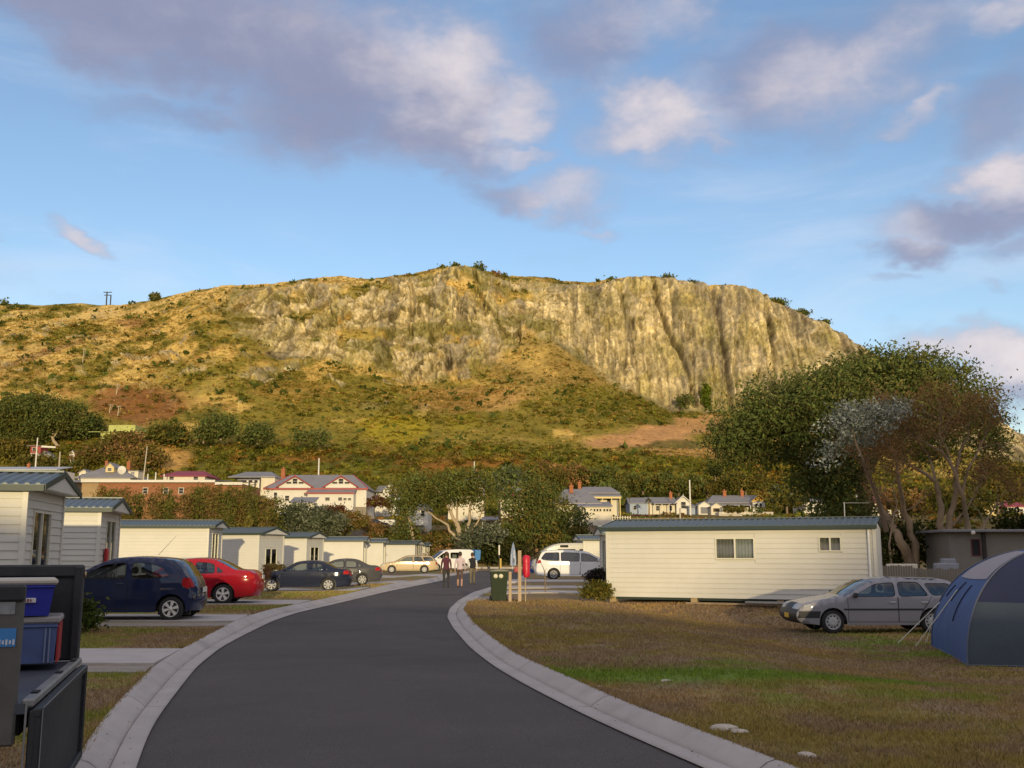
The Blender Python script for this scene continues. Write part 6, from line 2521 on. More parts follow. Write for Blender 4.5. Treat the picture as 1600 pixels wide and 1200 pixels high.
    x, y, z = mountain_hit(1105, 640)
    tree('hill_bush', 'tall bright green bush at the foot of the cliff', 'bush', 1105, y, [(1103, 610, 6, 10), (1106, 624, 7, 14), (1110, 638, 6, 9)], [(.15, .19, .022), (.12, .16, .02)], .5, .9, None, cl=18, spread=.6, zfix=W(1105, 645, y).z, seed=231)
    # bushes on the skyline
    for k, (px, py, rx, ry) in enumerate(((748, 419, 8, 6), (773, 430, 8, 6), (786, 432, 5, 4), (712, 416, 8, 2.5), (690, 418, 5, 2.5), (242, 464, 9, 5), (1082, 443, 10, 3), (955, 437, 5, 2.5), (1043, 433, 7, 2.5), (1215, 472, 14, 3), (1250, 489, 14, 3), (1285, 505, 12, 3), (4, 474, 6, 6), (24, 481, 10, 5))):
        iy = int(np.argmin(np.abs(MTN['PX'][-1] - px)))
        y = float(MTN['Y'][-1][iy]) - (4 if k != 13 else 12)
        tree('ridge_bush', ['biggest dark round bush on the skyline by the highest crag', 'reddish dark bush right of the biggest one on the skyline', 'small dark bush on the skyline right of the reddish one', 'low flat scrub on top of the highest crag', 'low scrub at the left edge of the highest crag top',
                            'lone dark bush on the skyline right of the power pole', 'low dark scrub on the skyline above the great cliff', 'tiny bush on the skyline at the saddle right end', 'flat scrub on the summit of the great cliff',
                            'upper scrub patch along the falling right skyline', 'middle scrub patch along the falling right skyline', 'lowest scrub patch along the falling right skyline', 'dark bush on the ridge at the left picture edge', 'green round bush just below the ridge at the left edge'][k],
             'bush', px, y, [(px, py, rx, ry)], (BRWN + GUM[:1]) if k == 1 else GUM, .6, .5, None, cl=16, spread=.8, zfix=W(px, py + ry, y).z, seed=240 + k)
    # --- right: trees between and above the cottages
    R_ = [(1165, 750, 28, 16, 772, 212, 'olive tree above the gold gabled cottage', OLIVE), (1230, 772, 24, 18, 800, 196, 'big grey olive bush right of the gold gabled cottage', GREY[:2] + OLIVE), (1105, 757, 22, 12, 775, 215, 'golden olive bush above the white garage', [(.16, .13, .03), (.12, .11, .03)]),
          (1118, 735, 11, 10, 748, 235, 'dark conical bush on the tan bank', DARKG), (958, 765, 12, 18, 795, 196, 'dark green tree between the verandah house and the bluish cottage', GUM), (1060, 752, 26, 16, 772, 212, 'green trees above the cottage with the front gable', GUM + OLIVE),
          (1005, 752, 30, 14, 770, 212, 'olive green trees above the bluish wing', OLIVE + GUM[:2]), (930, 740, 34, 14, 758, 216, 'green trees behind the verandah house', GUM + OLIVE[:2]), (845, 745, 32, 20, 775, 205, 'olive trees left of the verandah house', OLIVE), (880, 735, 30, 16, 755, 214, 'rusty brown trees with pale bare stems above the verandah house', BRWN + OLIVE[:1]),
          (815, 742, 22, 18, 765, 205, 'dark olive tree behind the red verandah roof', GUM + OLIVE), (1560, 760, 36, 24, 800, 175, 'olive trees left of the dark red hip roof', OLIVE), (1500, 780, 40, 24, 815, 150, 'green bushes behind the bare brown tree', OLIVE + GUM[:1]), (1590, 735, 40, 22, 765, 215, 'green bushes above the dark red hip roof', OLIVE),
          (1410, 780, 30, 22, 810, 150, 'mixed bushes right of the red roofed cream house', OLIVE + BRWN), (1150, 820, 60, 3, 825, 180, 'low green hedge below the white picket fence', OLIVE + GUM[:1]), (1240, 815, 30, 4, 822, 170, 'bright green low bushes below the grey olive bush', [(.10, .14, .03), (.07, .10, .02)]),
          (1010, 808, 22, 4, 815, 182, 'reddish brown hedge below the bluish cottage', RED + BRWN[:1]), (1056, 806, 16, 7, 815, 182, 'brown bushes below the front gable', BRWN + OLIVE), (990, 812, 18, 6, 820, 172, 'dark green bush by the white rail fence', GUM), (1147, 795, 16, 6, 803, 190, 'leafy climber under the verandah of the gold gabled cottage', OLIVE),
          (1182, 797, 8, 5, 803, 190, 'dark little bush at the white picket fence', GUM), (1205, 797, 14, 5, 803, 192, 'green bush at the right end of the picket fence', OLIVE)]
    for k, (px, pyc, rx, ry, pyb, Y, lab, cs) in enumerate(R_):
        n = max(1, int(rx / max(ry, 1) / 1.2))
        lo = []
        for j in range(n + 1):
            lo.append((px - rx * .7 + 1.4 * rx * j / max(n, 1), pyc + (j % 2) * ry * .25, max(rx / (n + 1) * 1.3, ry * .7), ry * .85))
        lo.append((px, pyc + ry * .4, rx * .8, ry * .6))
        tree('town_tree' if ry > 11 else 'town_bush', lab, 'tree' if ry > 11 else 'bush', px, Y, lo, cs, .32 if ry > 8 else .2, .75 if ry > 8 else 1.6, [[(px, pyb + 3, .25), (px, pyc, .12)]] if ry > 8 else None, BARKP if k == 9 else BARK, cl=18, spread=.65 if ry > 8 else .22, zfix=W(px, pyb, Y).z, seed=300 + k)
    # pale bare stems in the brown trees above the verandah house
    palm('cabbage_palm', 'small palm like tree in front of the white cottage', 1014, 801, 781, 192, 14, .95)
    palm('cabbage_palm', 'bright green palm crown above the dark gum', 792, 775, 728, 150, 26, 1.6)


def palm(name, label, px, pyb, pyc, Y, n, r):
    rng = np.random.default_rng(int(px))
    p, q = W(px, pyb, Y), W(px, pyc, Y)
    t = thing(name, label, 'palm', tuple(p))
    b = MB()
    h = q.z - p.z
    b.tube([(0, 0, -.5), (.05, 0, h * .5), (0, 0, h)], [.16, .12, .10], 7)
    b.build('trunk', BARK, t)
    V, F, K = [], [], []
    for i in range(n * 3):
        a = rng.random() * 2 * math.pi
        e = rng.uniform(-.5, 1.3)
        L = r * rng.uniform(.7, 1.2)
        d = Vector((math.cos(a) * math.cos(e), math.sin(a) * math.cos(e), math.sin(e)))
        s = d.cross(Vector((0, 0, 1))).normalized() * .11 * r
        pts = [Vector((0, 0, h)) + d * L * u + Vector((0, 0, -.55 * L * u * u)) for u in (0, .35, .7, 1)]
        o = len(V)
        for k_, pt in enumerate(pts):
            w = (0.4, 1, .8, .1)[k_]
            V += [pt - s * w, pt + s * w]
        F += [(o, o + 1, o + 3, o + 2), (o + 2, o + 3, o + 5, o + 4), (o + 4, o + 5, o + 7, o + 6)]
        c = np.array((.13, .15, .025)) * rng.uniform(.5, 1.2)
        K += [c] * 8
    np_obj('crown', V, F, np.array(K), [LEAF], parent=t)


def brown_tree(cols):
    rng = random.Random(12)
    Y = 49.0
    bx = W(1478, 880, Y).x
    z = zg1(bx, Y)
    t = thing('dry_tree', 'half bare reddish brown tree with twisted pale limbs, behind the blue tent', 'tree', (bx, Y, z))
    b = MB()
    tips = []

    def P(px, py, dY=0):
        p = W(px, py, Y + dY)
        return Vector((p.x - bx, p.y - Y, p.z - z))
    limbs = [
        [(1432, 900, .26), (1420, 868, .24), (1402, 835, .20), (1380, 800, .13, 1), (1358, 752, .08, 1.5), (1350, 730, .04, 1.5)],
        [(1434, 890, .20), (1428, 850, .18), (1412, 800, .13), (1405, 752, .09, -1), (1398, 712, .05, -1)],
        [(1490, 905, .26), (1484, 872, .24), (1478, 845, .21), (1470, 820, .17), (1466, 780, .13), (1462, 752, .10), (1436, 735, .07), (1410, 722, .04)],
        [(1480, 850, .18), (1482, 815, .16), (1492, 780, .13), (1494, 745, .10), (1500, 705, .07, 1), (1512, 685, .045, 1), (1514, 665, .02, 1)],
        [(1502, 900, .2), (1512, 868, .17), (1514, 820, .13), (1503, 775, .10, -.5), (1488, 730, .08, -.5), (1470, 705, .06, -.5), (1442, 690, .035, -.5)],
        [(1500, 890, .14), (1522, 850, .09), (1540, 815, .06, 1), (1556, 790, .03, 1)],
        [(1503, 775, .08), (1512, 735, .06), (1528, 705, .045, .5), (1540, 680, .03, .5)],
        [(1392, 890, .05, -2), (1390, 850, .045, -2), (1396, 810, .04, -2), (1402, 785, .03, -2), (1394, 760, .02, -2)],
        [(1478, 830, .08), (1496, 812, .06), (1510, 795, .04), (1524, 772, .02)],
        [(1494, 745, .07), (1478, 700, .05), (1468, 680, .035), (1470, 655, .02)],
        [(1462, 752, .07), (1450, 710, .05, 1), (1425, 680, .035, 1), (1400, 668, .02, 1)],
    ]

    def grow(p, d, r, L, lev):
        n = 4
        pts = [p]
        for i in range(n):
            d = (d + Vector((rng.gauss(0, .22), rng.gauss(0, .22), rng.gauss(.04, .16)))).normalized()
            pts.append(pts[-1] + d * L / n)
        b.tube(pts, [r * (1 - .7 * i / n) for i in range(n + 1)], 4 if lev < 2 else 3, False)
        tips.append(pts[-1])
        if lev >= 3:
            tips.append(pts[2])
            return
        for k in range(3 if lev < 2 else 2):
            q = pts[rng.choice((2, 3, 4))]
            nd = (d + Vector((rng.gauss(0, .7), rng.gauss(0, .7), rng.gauss(.15, .45)))).normalized()
            grow(q, nd, r * .55, L * .68, lev + 1)
    for lm in limbs:
        pts = [P(q[0], q[1], q[3] if len(q) > 3 else 0) for q in lm]
        if lm[0][1] > 885:
            pts[0].z = -.3
        fp, fr = [], []
        for i in range(len(pts) - 1):
            for k in range(3):
                u = k / 3
                fp.append(pts[i].lerp(pts[i + 1], u) + Vector((rng.gauss(0, 1), rng.gauss(0, 1), 0)) * lm[i][2] * (.3 if (i or k) else 0))
                fr.append(lm[i][2] * (1 - u) + lm[i + 1][2] * u)
        fp.append(pts[-1])
        fr.append(lm[-1][2])
        b.tube(fp, fr, 7)
        end = pts[-1]
        dr = (pts[-1] - pts[-2]).normalized()
        for k in range(3):
            nd = (dr + Vector((rng.gauss(0, .45), rng.gauss(0, .45), rng.gauss(.1, .3)))).normalized()
            grow(end, nd, max(.02, lm[-1][2] * .8), 1.0, 0)
        for k in range(2):
            i = rng.randrange(len(pts) // 2, len(pts))
            nd = Vector((rng.gauss(0, .7), rng.gauss(0, .5), rng.uniform(.1, .8))).normalized()
            grow(pts[i], nd, .035, 1.3, 1)
    b.build('trunk', mat('brown_bark', (.27, .19, .11), rough=.9, vary=.4, scale=2.5, bump=.5, stretch=(1, 1, .25)), t)
    g = np.random.default_rng(8)
    T = np.array([tuple(p) for p in tips])
    n = 7
    C = (T[:, None] + g.normal(size=(len(T), n, 3)) * .22).reshape(-1, 3)
    K = np.array(cols)[g.integers(0, len(cols), len(T))].repeat(n, 0) * (.7 + .6 * g.random(len(C)))[:, None]
    lob = [((P(1480, 660) + Vector((0, 1, 0))), 1480, 660, 46, 24), (P(1522, 668), 1522, 668, 26, 26), (P(1450, 672), 1450, 672, 30, 16), (P(1545, 680), 1545, 680, 12, 26), (P(1448, 700), 1448, 700, 40, 14), (P(1395, 765), 1395, 765, 44, 26), (P(1435, 800), 1435, 800, 36, 22), (P(1510, 760), 1510, 760, 40, 30)]
    L = [((p.x, 1.0, p.z), (rx / 33, rx / 33 * .8, ry / 33)) for (p, _, _, rx, ry) in lob]
    L2, L = L[-3:], L[:-3]
    V1, F1, K1 = leaf_arrays(C, .075 * (.6 + .8 * g.random(len(C))), K, g, .3)
    V2, F2, K2 = crown_arrays(L, 2.6, .085, [(.29, .165, .068), (.22, .13, .055), (.36, .20, .08), (.16, .125, .045)], g, 22, .26, .35, .3)
    V3, F3, K3 = crown_arrays(L2, .9, .10, [(.27, .15, .06), (.20, .12, .05), (.33, .19, .08), (.14, .115, .04)], g, 18, .4, .2, .16)
    np_obj('crown', np.concatenate([V1, V2, V3]), np.concatenate([F1, F2 + len(V1), F3 + len(V1) + len(V2)]), np.concatenate([K1, K2, K3]), [LEAF], parent=t)


def build_scrub():
    """low scrub and tussocks over the slope: nobody could count them"""
    g = np.random.default_rng(3)
    X, Y, Z, Vv, rock, col = (MTN[k].ravel() for k in ('X', 'Y', 'Z', 'V', 'rock', 'n2'))
    C3 = MTN['col'].reshape(-1, 3)
    PXr, PYr = MTN['PX'].ravel(), MTN['PY'].ravel()
    vis = (PXr > -60) & (PXr < 1660) & (rock < .35)
    bare = ((np.abs(PXr - 1010) < 85) & (np.abs(PYr - 684) < 14)) | ((np.abs(PXr - 262) < 36) & (np.abs(PYr - 716) < 18)) | ((np.abs(PXr - 1095) < 50) & (np.abs(PYr - 664) < 10))
    low = 1 - ss(.85, 1.35, Vv)
    green = ss(.0, .06, C3[:, 1] - C3[:, 0] * .72)
    wgt = (.55 * low + .10 + .8 * green * (Vv > .8)) * vis * (1 - .9 * bare) * (Vv < 4.8)
    cell = np.abs(np.gradient(MTN['Z'], axis=0)).ravel() + .15
    wgt = wgt * cell
    wgt = wgt / wgt.sum()
    N = 9500
    idx = g.choice(len(X), N, p=wgt)
    r = (.35 + .75 * g.random(N) ** 2) * (1 + 1.25 * low[idx] * g.random(N)) * (.8 + .5 * (Y[idx] > 300))
    base = C3[idx].copy()
    pal = np.array([(.135, .150, .022), (.18, .17, .025), (.10, .115, .020), (.23, .18, .03), (.26, .125, .03), (.16, .15, .028), (.085, .105, .02)])
    pick = pal[g.integers(0, len(pal), N)]
    base = base * .45 + pick * .55
    base *= (.5 + 1.0 * g.random(N))[:, None]
    K = 24
    d = rvec(N * K, g).reshape(N, K, 3)
    d[..., 2] = np.abs(d[..., 2])
    P = np.stack([X[idx], Y[idx], Z[idx]], -1)[:, None] + d * (r[:, None, None] * (.55 + .5 * g.random((N, K, 1)))) * np.array([1.1, 1.1, .85])
    S = (r[:, None] * (.22 + .2 * g.random((N, K)))).ravel()
    Kc = (np.repeat(base[:, None], K, 1) * (.75 + .5 * g.random((N, K, 1)))).reshape(-1, 3)
    V, F, Kv = leaf_arrays(P.reshape(-1, 3), S, np.clip(Kc, .005, 1), g, .7, n=d.reshape(-1, 3) * .8)
    o = np_obj('hillside_scrub', V, F, Kv, [LEAF])
    tag(o, 'low olive and rusty scrub covering the hill slope', 'scrub', kind='stuff')
    # tussocks and low bushes, small
    w2 = vis * (Vv > .9) * (Vv < 4.9) * (1 - .95 * bare) * cell * (.5 + 1.2 * ss(.42, .62, fbm(X / 9, Z / 6, 2, 3, 99)))
    N2 = 17000
    idx = g.choice(len(X), N2, p=w2 / w2.sum())
    r = .22 + .42 * g.random(N2) ** 1.5 + .15 * (Y[idx] > 330)
    base = C3[idx] * .5 + pal[g.integers(0, len(pal), N2)] * .5 * (.6 + .8 * g.random(N2))[:, None]
    big = g.random(N2) < .025
    r[big] = 1.0 + 1.1 * g.random(big.sum())
    base[big] = np.array([.075, .095, .02]) * (.7 + .7 * g.random(big.sum()))[:, None]
    lightk = (g.random(N2) < .3) & ~big
    base[lightk] = np.array([.50, .33, .10]) * (.7 + .5 * g.random(lightk.sum()))[:, None]
    K2 = 7
    d = rvec(N2 * K2, g).reshape(N2, K2, 3)
    d[..., 2] = np.abs(d[..., 2])
    P = np.stack([X[idx], Y[idx], Z[idx]], -1)[:, None] + d * (r[:, None, None] * (.5 + .5 * g.random((N2, K2, 1)))) * np.array([1.1, 1.1, .9])
    V2, F2, Kv2 = leaf_arrays(P.reshape(-1, 3), (r[:, None] * (.35 + .3 * g.random((N2, K2)))).ravel(), np.clip((np.repeat(base[:, None], K2, 1) * (.75 + .5 * g.random((N2, K2, 1)))).reshape(-1, 3), .005, 1), g, .6, n=d.reshape(-1, 3) * .8)
    o = np_obj('hillside_tussocks', V2, F2, Kv2, [LEAF])
    tag(o, 'dry tussocks and small bushes dotted over the upper slope', 'tussocks', kind='stuff')
    # scrub on the bank between the park and the town
    N = 2600
    x = g.uniform(-75, 110, N)
    y = g.uniform(112, 205, N)
    keep = fbm(x * .06, y * .06, 0, 3, 91) > .40
    keep &= ~((np.abs(x) < 6) & (y < 108))
    x, y = x[keep], y[keep]
    N = len(x)
    z = zg(x, y)
    r = .35 + .9 * g.random(N) ** 2
    base = pal[g.integers(0, len(pal), N)] * (.7 + .6 * g.random(N))[:, None]
    d = rvec(N * K, g).reshape(N, K, 3)
    d[..., 2] = np.abs(d[..., 2])
    P = np.stack([x, y, z], -1)[:, None] + d * (r[:, None, None] * (.5 + .5 * g.random((N, K, 1)))) * np.array([1.2, 1.2, .8])
    V, F, Kv = leaf_arrays(P.reshape(-1, 3), (r[:, None] * (.2 + .2 * g.random((N, K)))).ravel(), np.clip((np.repeat(base[:, None], K, 1) * (.75 + .5 * g.random((N, K, 1)))).reshape(-1, 3), .005, 1), g, .6, n=d.reshape(-1, 3) * .7)
    o = np_obj('bank_scrub', V, F, Kv, [LEAF])
    tag(o, 'rough scrub on the bank between the cabins and the town', 'scrub', kind='stuff')


def build_grass():
    g = np.random.default_rng(17)
    parts = []

    def blades(n, xf, ylo, yhi, h0, pw=1.0):
        y = ylo + (yhi - ylo) * g.random(n) ** pw
        x0, x1 = xf(y)
        x = x0 + (x1 - x0) * g.random(n)
        dens = fbm(x * 1.3, y * 1.3, 0, 3, 19)
        k = dens + .35 * g.random(n) > .42
        x, y = x[k], y[k]
        n = len(x)
        z = zg(x, y)
        c = lawn_color(x, y) * np.array([1.05, 1.0, .9]) * (.75 + .6 * g.random(n))[:, None]
        h = h0 * (.5 + g.random(n))
        a = g.random(n) * 2 * math.pi
        w = (.0035 + .0006 * y) * (.7 + .6 * g.random(n))
        ux, uy = np.cos(a) * w, np.sin(a) * w
        lx, ly = g.normal(size=n) * h * .5, g.normal(size=n) * h * .5
        V = np.stack([np.stack([x - ux, y - uy, z - .01], -1), np.stack([x + ux, y + uy, z - .01], -1), np.stack([x + lx, y + ly, z + h], -1)], 1).reshape(-1, 3)
        parts.append((V, np.repeat(c, 3, 0)))
    rx = lambda y: np.interp(y, YY, XRO) + .02
    lx = lambda y: np.interp(y, YY, XLO) - .02
    blades(120000, lambda y: (rx(y), np.minimum(y * .52 + 2, 16)), 7.2, 22, .035, 1.35)
    blades(60000, lambda y: (rx(y), np.minimum(y * .52 + 1, 15)), 20, 36, .045)
    blades(26000, lambda y: (y * .5 + 1, y * .5 + 3 + 9 * g.random(len(y)) ** 2), 6.0, 34, .045)
    blades(9000, lambda y: (np.maximum(rx(y), .5), rx(y) + 6), 2.5, 7.3, .035)
    blades(60000, lambda y: (np.maximum(-y * .52 - 1, -16), lx(y)), 7, 26, .04)
    blades(30000, lambda y: (np.maximum(-y * .42 - 1, -16), lx(y)), 25, 60, .06)
    blades(9000, lambda y: (rx(y) - .05, rx(y) + .06), 7.2, 34, .06)
    blades(7000, lambda y: (lx(y) - .06, lx(y) + .05), 7.2, 50, .06)
    V = np.concatenate([p[0] for p in parts])
    K = np.concatenate([p[1] for p in parts])
    # keep the slabs clear
    T = V.reshape(-1, 3, 3)[:, 0]
    px, py = PXY(T[:, 0], T[:, 1], T[:, 2])
    ok = np.ones(len(T), bool)
    for (a, b_, xm) in ((1014, 1054, 300), (959, 982, 395), (936, 947, 490), (915, 924.5, 580), (906, 913, 640), (896, 903, 700)):
        ok &= ~((py > a) & (py < b_) & (px < xm))
    for (a, b_) in ((904.5, 911), (914.5, 921), (922.5, 929.5)):
        ok &= ~((py > a) & (py < b_) & (px > 770) & (px < 960))
    T = V.reshape(-1, 3, 3)[ok].reshape(-1, 3)
    Kc = K.reshape(-1, 3, 3)[ok].reshape(-1, 3)
    F = np.arange(len(T)).reshape(-1, 3)
    o = np_obj('grass', T, F, Kc, [LEAF])
    tag(o, 'short dry and green grass of the lawns', 'grass', kind='stuff')


def build_grit():
    """small stones and dead leaves washed into the gutters"""
    g = np.random.default_rng(23)
    n = 320
    y = 7.3 + 32 * g.random(n) ** 1.6
    left = g.random(n) < .5
    a = np.where(left, np.interp(y, YY, XLI), np.interp(y, YY, XRI))
    b = np.where(left, np.interp(y, YY, XLO), np.interp(y, YY, XRO))
    t = np.clip(.40 + .16 * g.normal(size=n), -.5, .9)
    x = a + (b - a) * t
    pr = [(-1, -.108), (0, -.092), (.42, -.084), (.48, -.074), (.75, .012), (.9, .034), (1, .03)]
    z = np.interp(t, [p[0] for p in pr], [p[1] for p in pr]) + .014
    k = np.array([(.20, .13, .06), (.30, .25, .19), (.09, .06, .035), (.36, .24, .10)])[g.integers(0, 4, n)]
    V, F, K = leaf_arrays(np.stack([x, y, z], -1), 
        .005 + .008 * g.random(n), k, g, .6, flat=1.5)
    tag(np_obj('gutter_litter', V, F, K, [LEAF]), 'dead leaves and grit lying in the gutters', 'litter', kind='stuff')


build_trees()
build_grit()
build_scrub()
build_grass()

# ------------------------------------------------------------------ people
def person(label, px, pyf, Y, h, shirt, trousers, hair, phase, shorts=False, sleeve=None, face_in=0.0):
    """a walker seen from behind (facing +y); one continuous body"""
    p = W(px, pyf, Y)
    z = zg1(p.x, p.y) - .10
    z = max(z, -.1)
    t = thing('person', label, 'person', (p.x, p.y, z), face_in, 'people strolling up the road')
    s = h / 1.75
    V, E, Rr = [], [], []

    def v(x, y, zz, r, r2=None):
        V.append((x * s, y * s, zz * s))
        Rr.append((r * s, (r2 or r) * s))
        return len(V) - 1

    def chain(pts, start=None):
        prev = start
        for q in pts:
            i = v(*q)
            if prev is not None:
                E.append((prev, i))
            prev = i
        return prev
    f = phase
    pel = v(0, 0, .95, .15, .115)
    ch = chain([(0, .01, 1.08, .14, .105), (0, .02, 1.22, .155, .11), (0, .01, 1.37, .16, .105)], pel)
    nk = chain([(0, .01, 1.46, .075), (0, .02, 1.53, .055)], ch)
    chain([(0, .03, 1.61, .085, .095), (0, .035, 1.69, .082, .092)], nk)
    for sg in (-1, 1):
        st = f * sg
        chain([(sg * .09, .02 * st, .86, .10), (sg * .10, .10 * st, .68, .083), (sg * .10, .16 * st, .48, .062), (sg * .10, .10 * st - .04, .30, .056),
               (sg * .10, .10 * st - .14 * max(0, -st), .09, .040), (sg * .105, .10 * st - .14 * max(0, -st) + .03, .045, .04), (sg * .115, .10 * st - .14 * max(0, -st) + .14, .032, .034)], pel)
        hand = chain([(sg * .17, .01, 1.39, .065), (sg * .215, -.02 - .03 * st, 1.25, .052), (sg * .24, -.05 - .08 * st, 1.11, .043), (sg * .245, .0 - .12 * st, .98, .036), (sg * .24, .05 - .15 * st, .87, .030), (sg * .24, .07 - .16 * st, .82, .034)], ch)
        hx, hy, hz = V[hand][0] / s, V[hand][1] / s, V[hand][2] / s
        for k in range(4):
            o = (k - 1.5) * .018
            chain([(hx, hy + o, hz - .05, .010), (hx - sg * .006, hy + o + .006, hz - .085 + abs(o) * .4, .009), (hx - sg * .018, hy + o + .012, hz - .108 + abs(o) * .5, .008)], hand)
        chain([(hx - sg * .012, hy + .034, hz - .018, .011), (hx - sg * .02, hy + .042, hz - .052, .009)], hand)
    me = bpy.data.meshes.new('body')
    me.from_pydata(V, E, [])
    o = bpy.data.objects.new('body', me)
    COL.objects.link(o)
    sk = o.modifiers.new('skin', 'SKIN')
    for i, r in enumerate(Rr):
        me.skin_vertices[0].data[i].radius = r
    me.skin_vertices[0].data[pel].use_root = True
    sub = o.modifiers.new('sub', 'SUBSURF')
    sub.levels = sub.render_levels = 1
    dg = bpy.context.evaluated_depsgraph_get()
    nm = bpy.data.meshes.new_from_object(o.evaluated_get(dg))
    bpy.data.objects.remove(o)
    SK = mat('skin', (.42, .24, .17), rough=.6, vary=.05)
    SHOE = mat('shoe_leather', (.06, .04, .03), rough=.6, vary=.2)
    ms = [shirt, trousers, SK, SHOE, sleeve or shirt]
    nm.materials.clear()
    for m in ms:
        nm.materials.append(m)
    for pl in nm.polygons:
        c = pl.center / s
        if c.z > 1.475:
            k = 2
        elif c.z < .075:
            k = 3
        elif abs(c.x) > .195 and c.z < .90:
            k = 2
        elif abs(c.x) > .185 and c.z < 1.36:
            k = 4
        elif c.z > .90:
            k = 0
        elif shorts and c.z < .42:
            k = 2
        else:
            k = 1
        pl.material_index = k
        pl.use_smooth = True
    link(bpy.data.objects.new('body', nm), t)
    b = MB()
    prof = []
    b.lathe([(.001, .125), (.05, .115), (.088, .07), (.102, .0), (.094, -.06), (.07, -.09)], 14, 'z', (0, 0, 0))
    b.v = [((x) * s, (y * 1.08 + .022) * s, (z_ + 1.665) * s) for x, y, z_ in b.v]
    b.build('hair', hair, t)
    # face on the far side
    b = MB()
    b.prism([(-.012, -.02), (.012, -.02), (0, .03)], 'y', .115, .145)
    b.v = [(x * s, y * s, (z_ + 1.635) * s) for x, y, z_ in b.v]
    b.build('nose', SK, t)
    # hem of the top
    b = MB()
    b.lathe([(.158, .90), (.162, .97), (.150, 1.04)], 16, 'z')
    b.v = [(x * s, y * .78 * s, z_ * s) for x, y, z_ in b.v]
    b.build('shirt_hem', shirt, t)
    return t


def build_people():
    person('person in a maroon jumper and dark trousers, leftmost of three walkers', 697, 915, 51.0, 1.72, mat('maroon_wool', (.085, .018, .035), rough=.9, vary=.1), mat('dark_trousers', (.035, .032, .028), rough=.9), mat('brown_hair', (.06, .035, .02), rough=.8), 1)
    person('person in a pale pink top and brown cropped trousers, middle of three walkers', 718.5, 914.5, 51.5, 1.72, mat('pale_pink_cloth', (.52, .42, .44), rough=.9, vary=.06), mat('brown_trousers', (.10, .06, .045), rough=.9), mat('dark_hair', (.03, .02, .014), rough=.8), -1, True)
    person('person in a black vest with white sleeves and khaki trousers, rightmost of three walkers', 738, 909, 56.0, 1.68, mat('black_cloth', (.014, .014, .018), rough=.9), mat('khaki_trousers', (.15, .125, .07), rough=.9), mat('brown_hair'), 1, False, mat('white_cloth', (.66, .64, .62), rough=.9), .1)


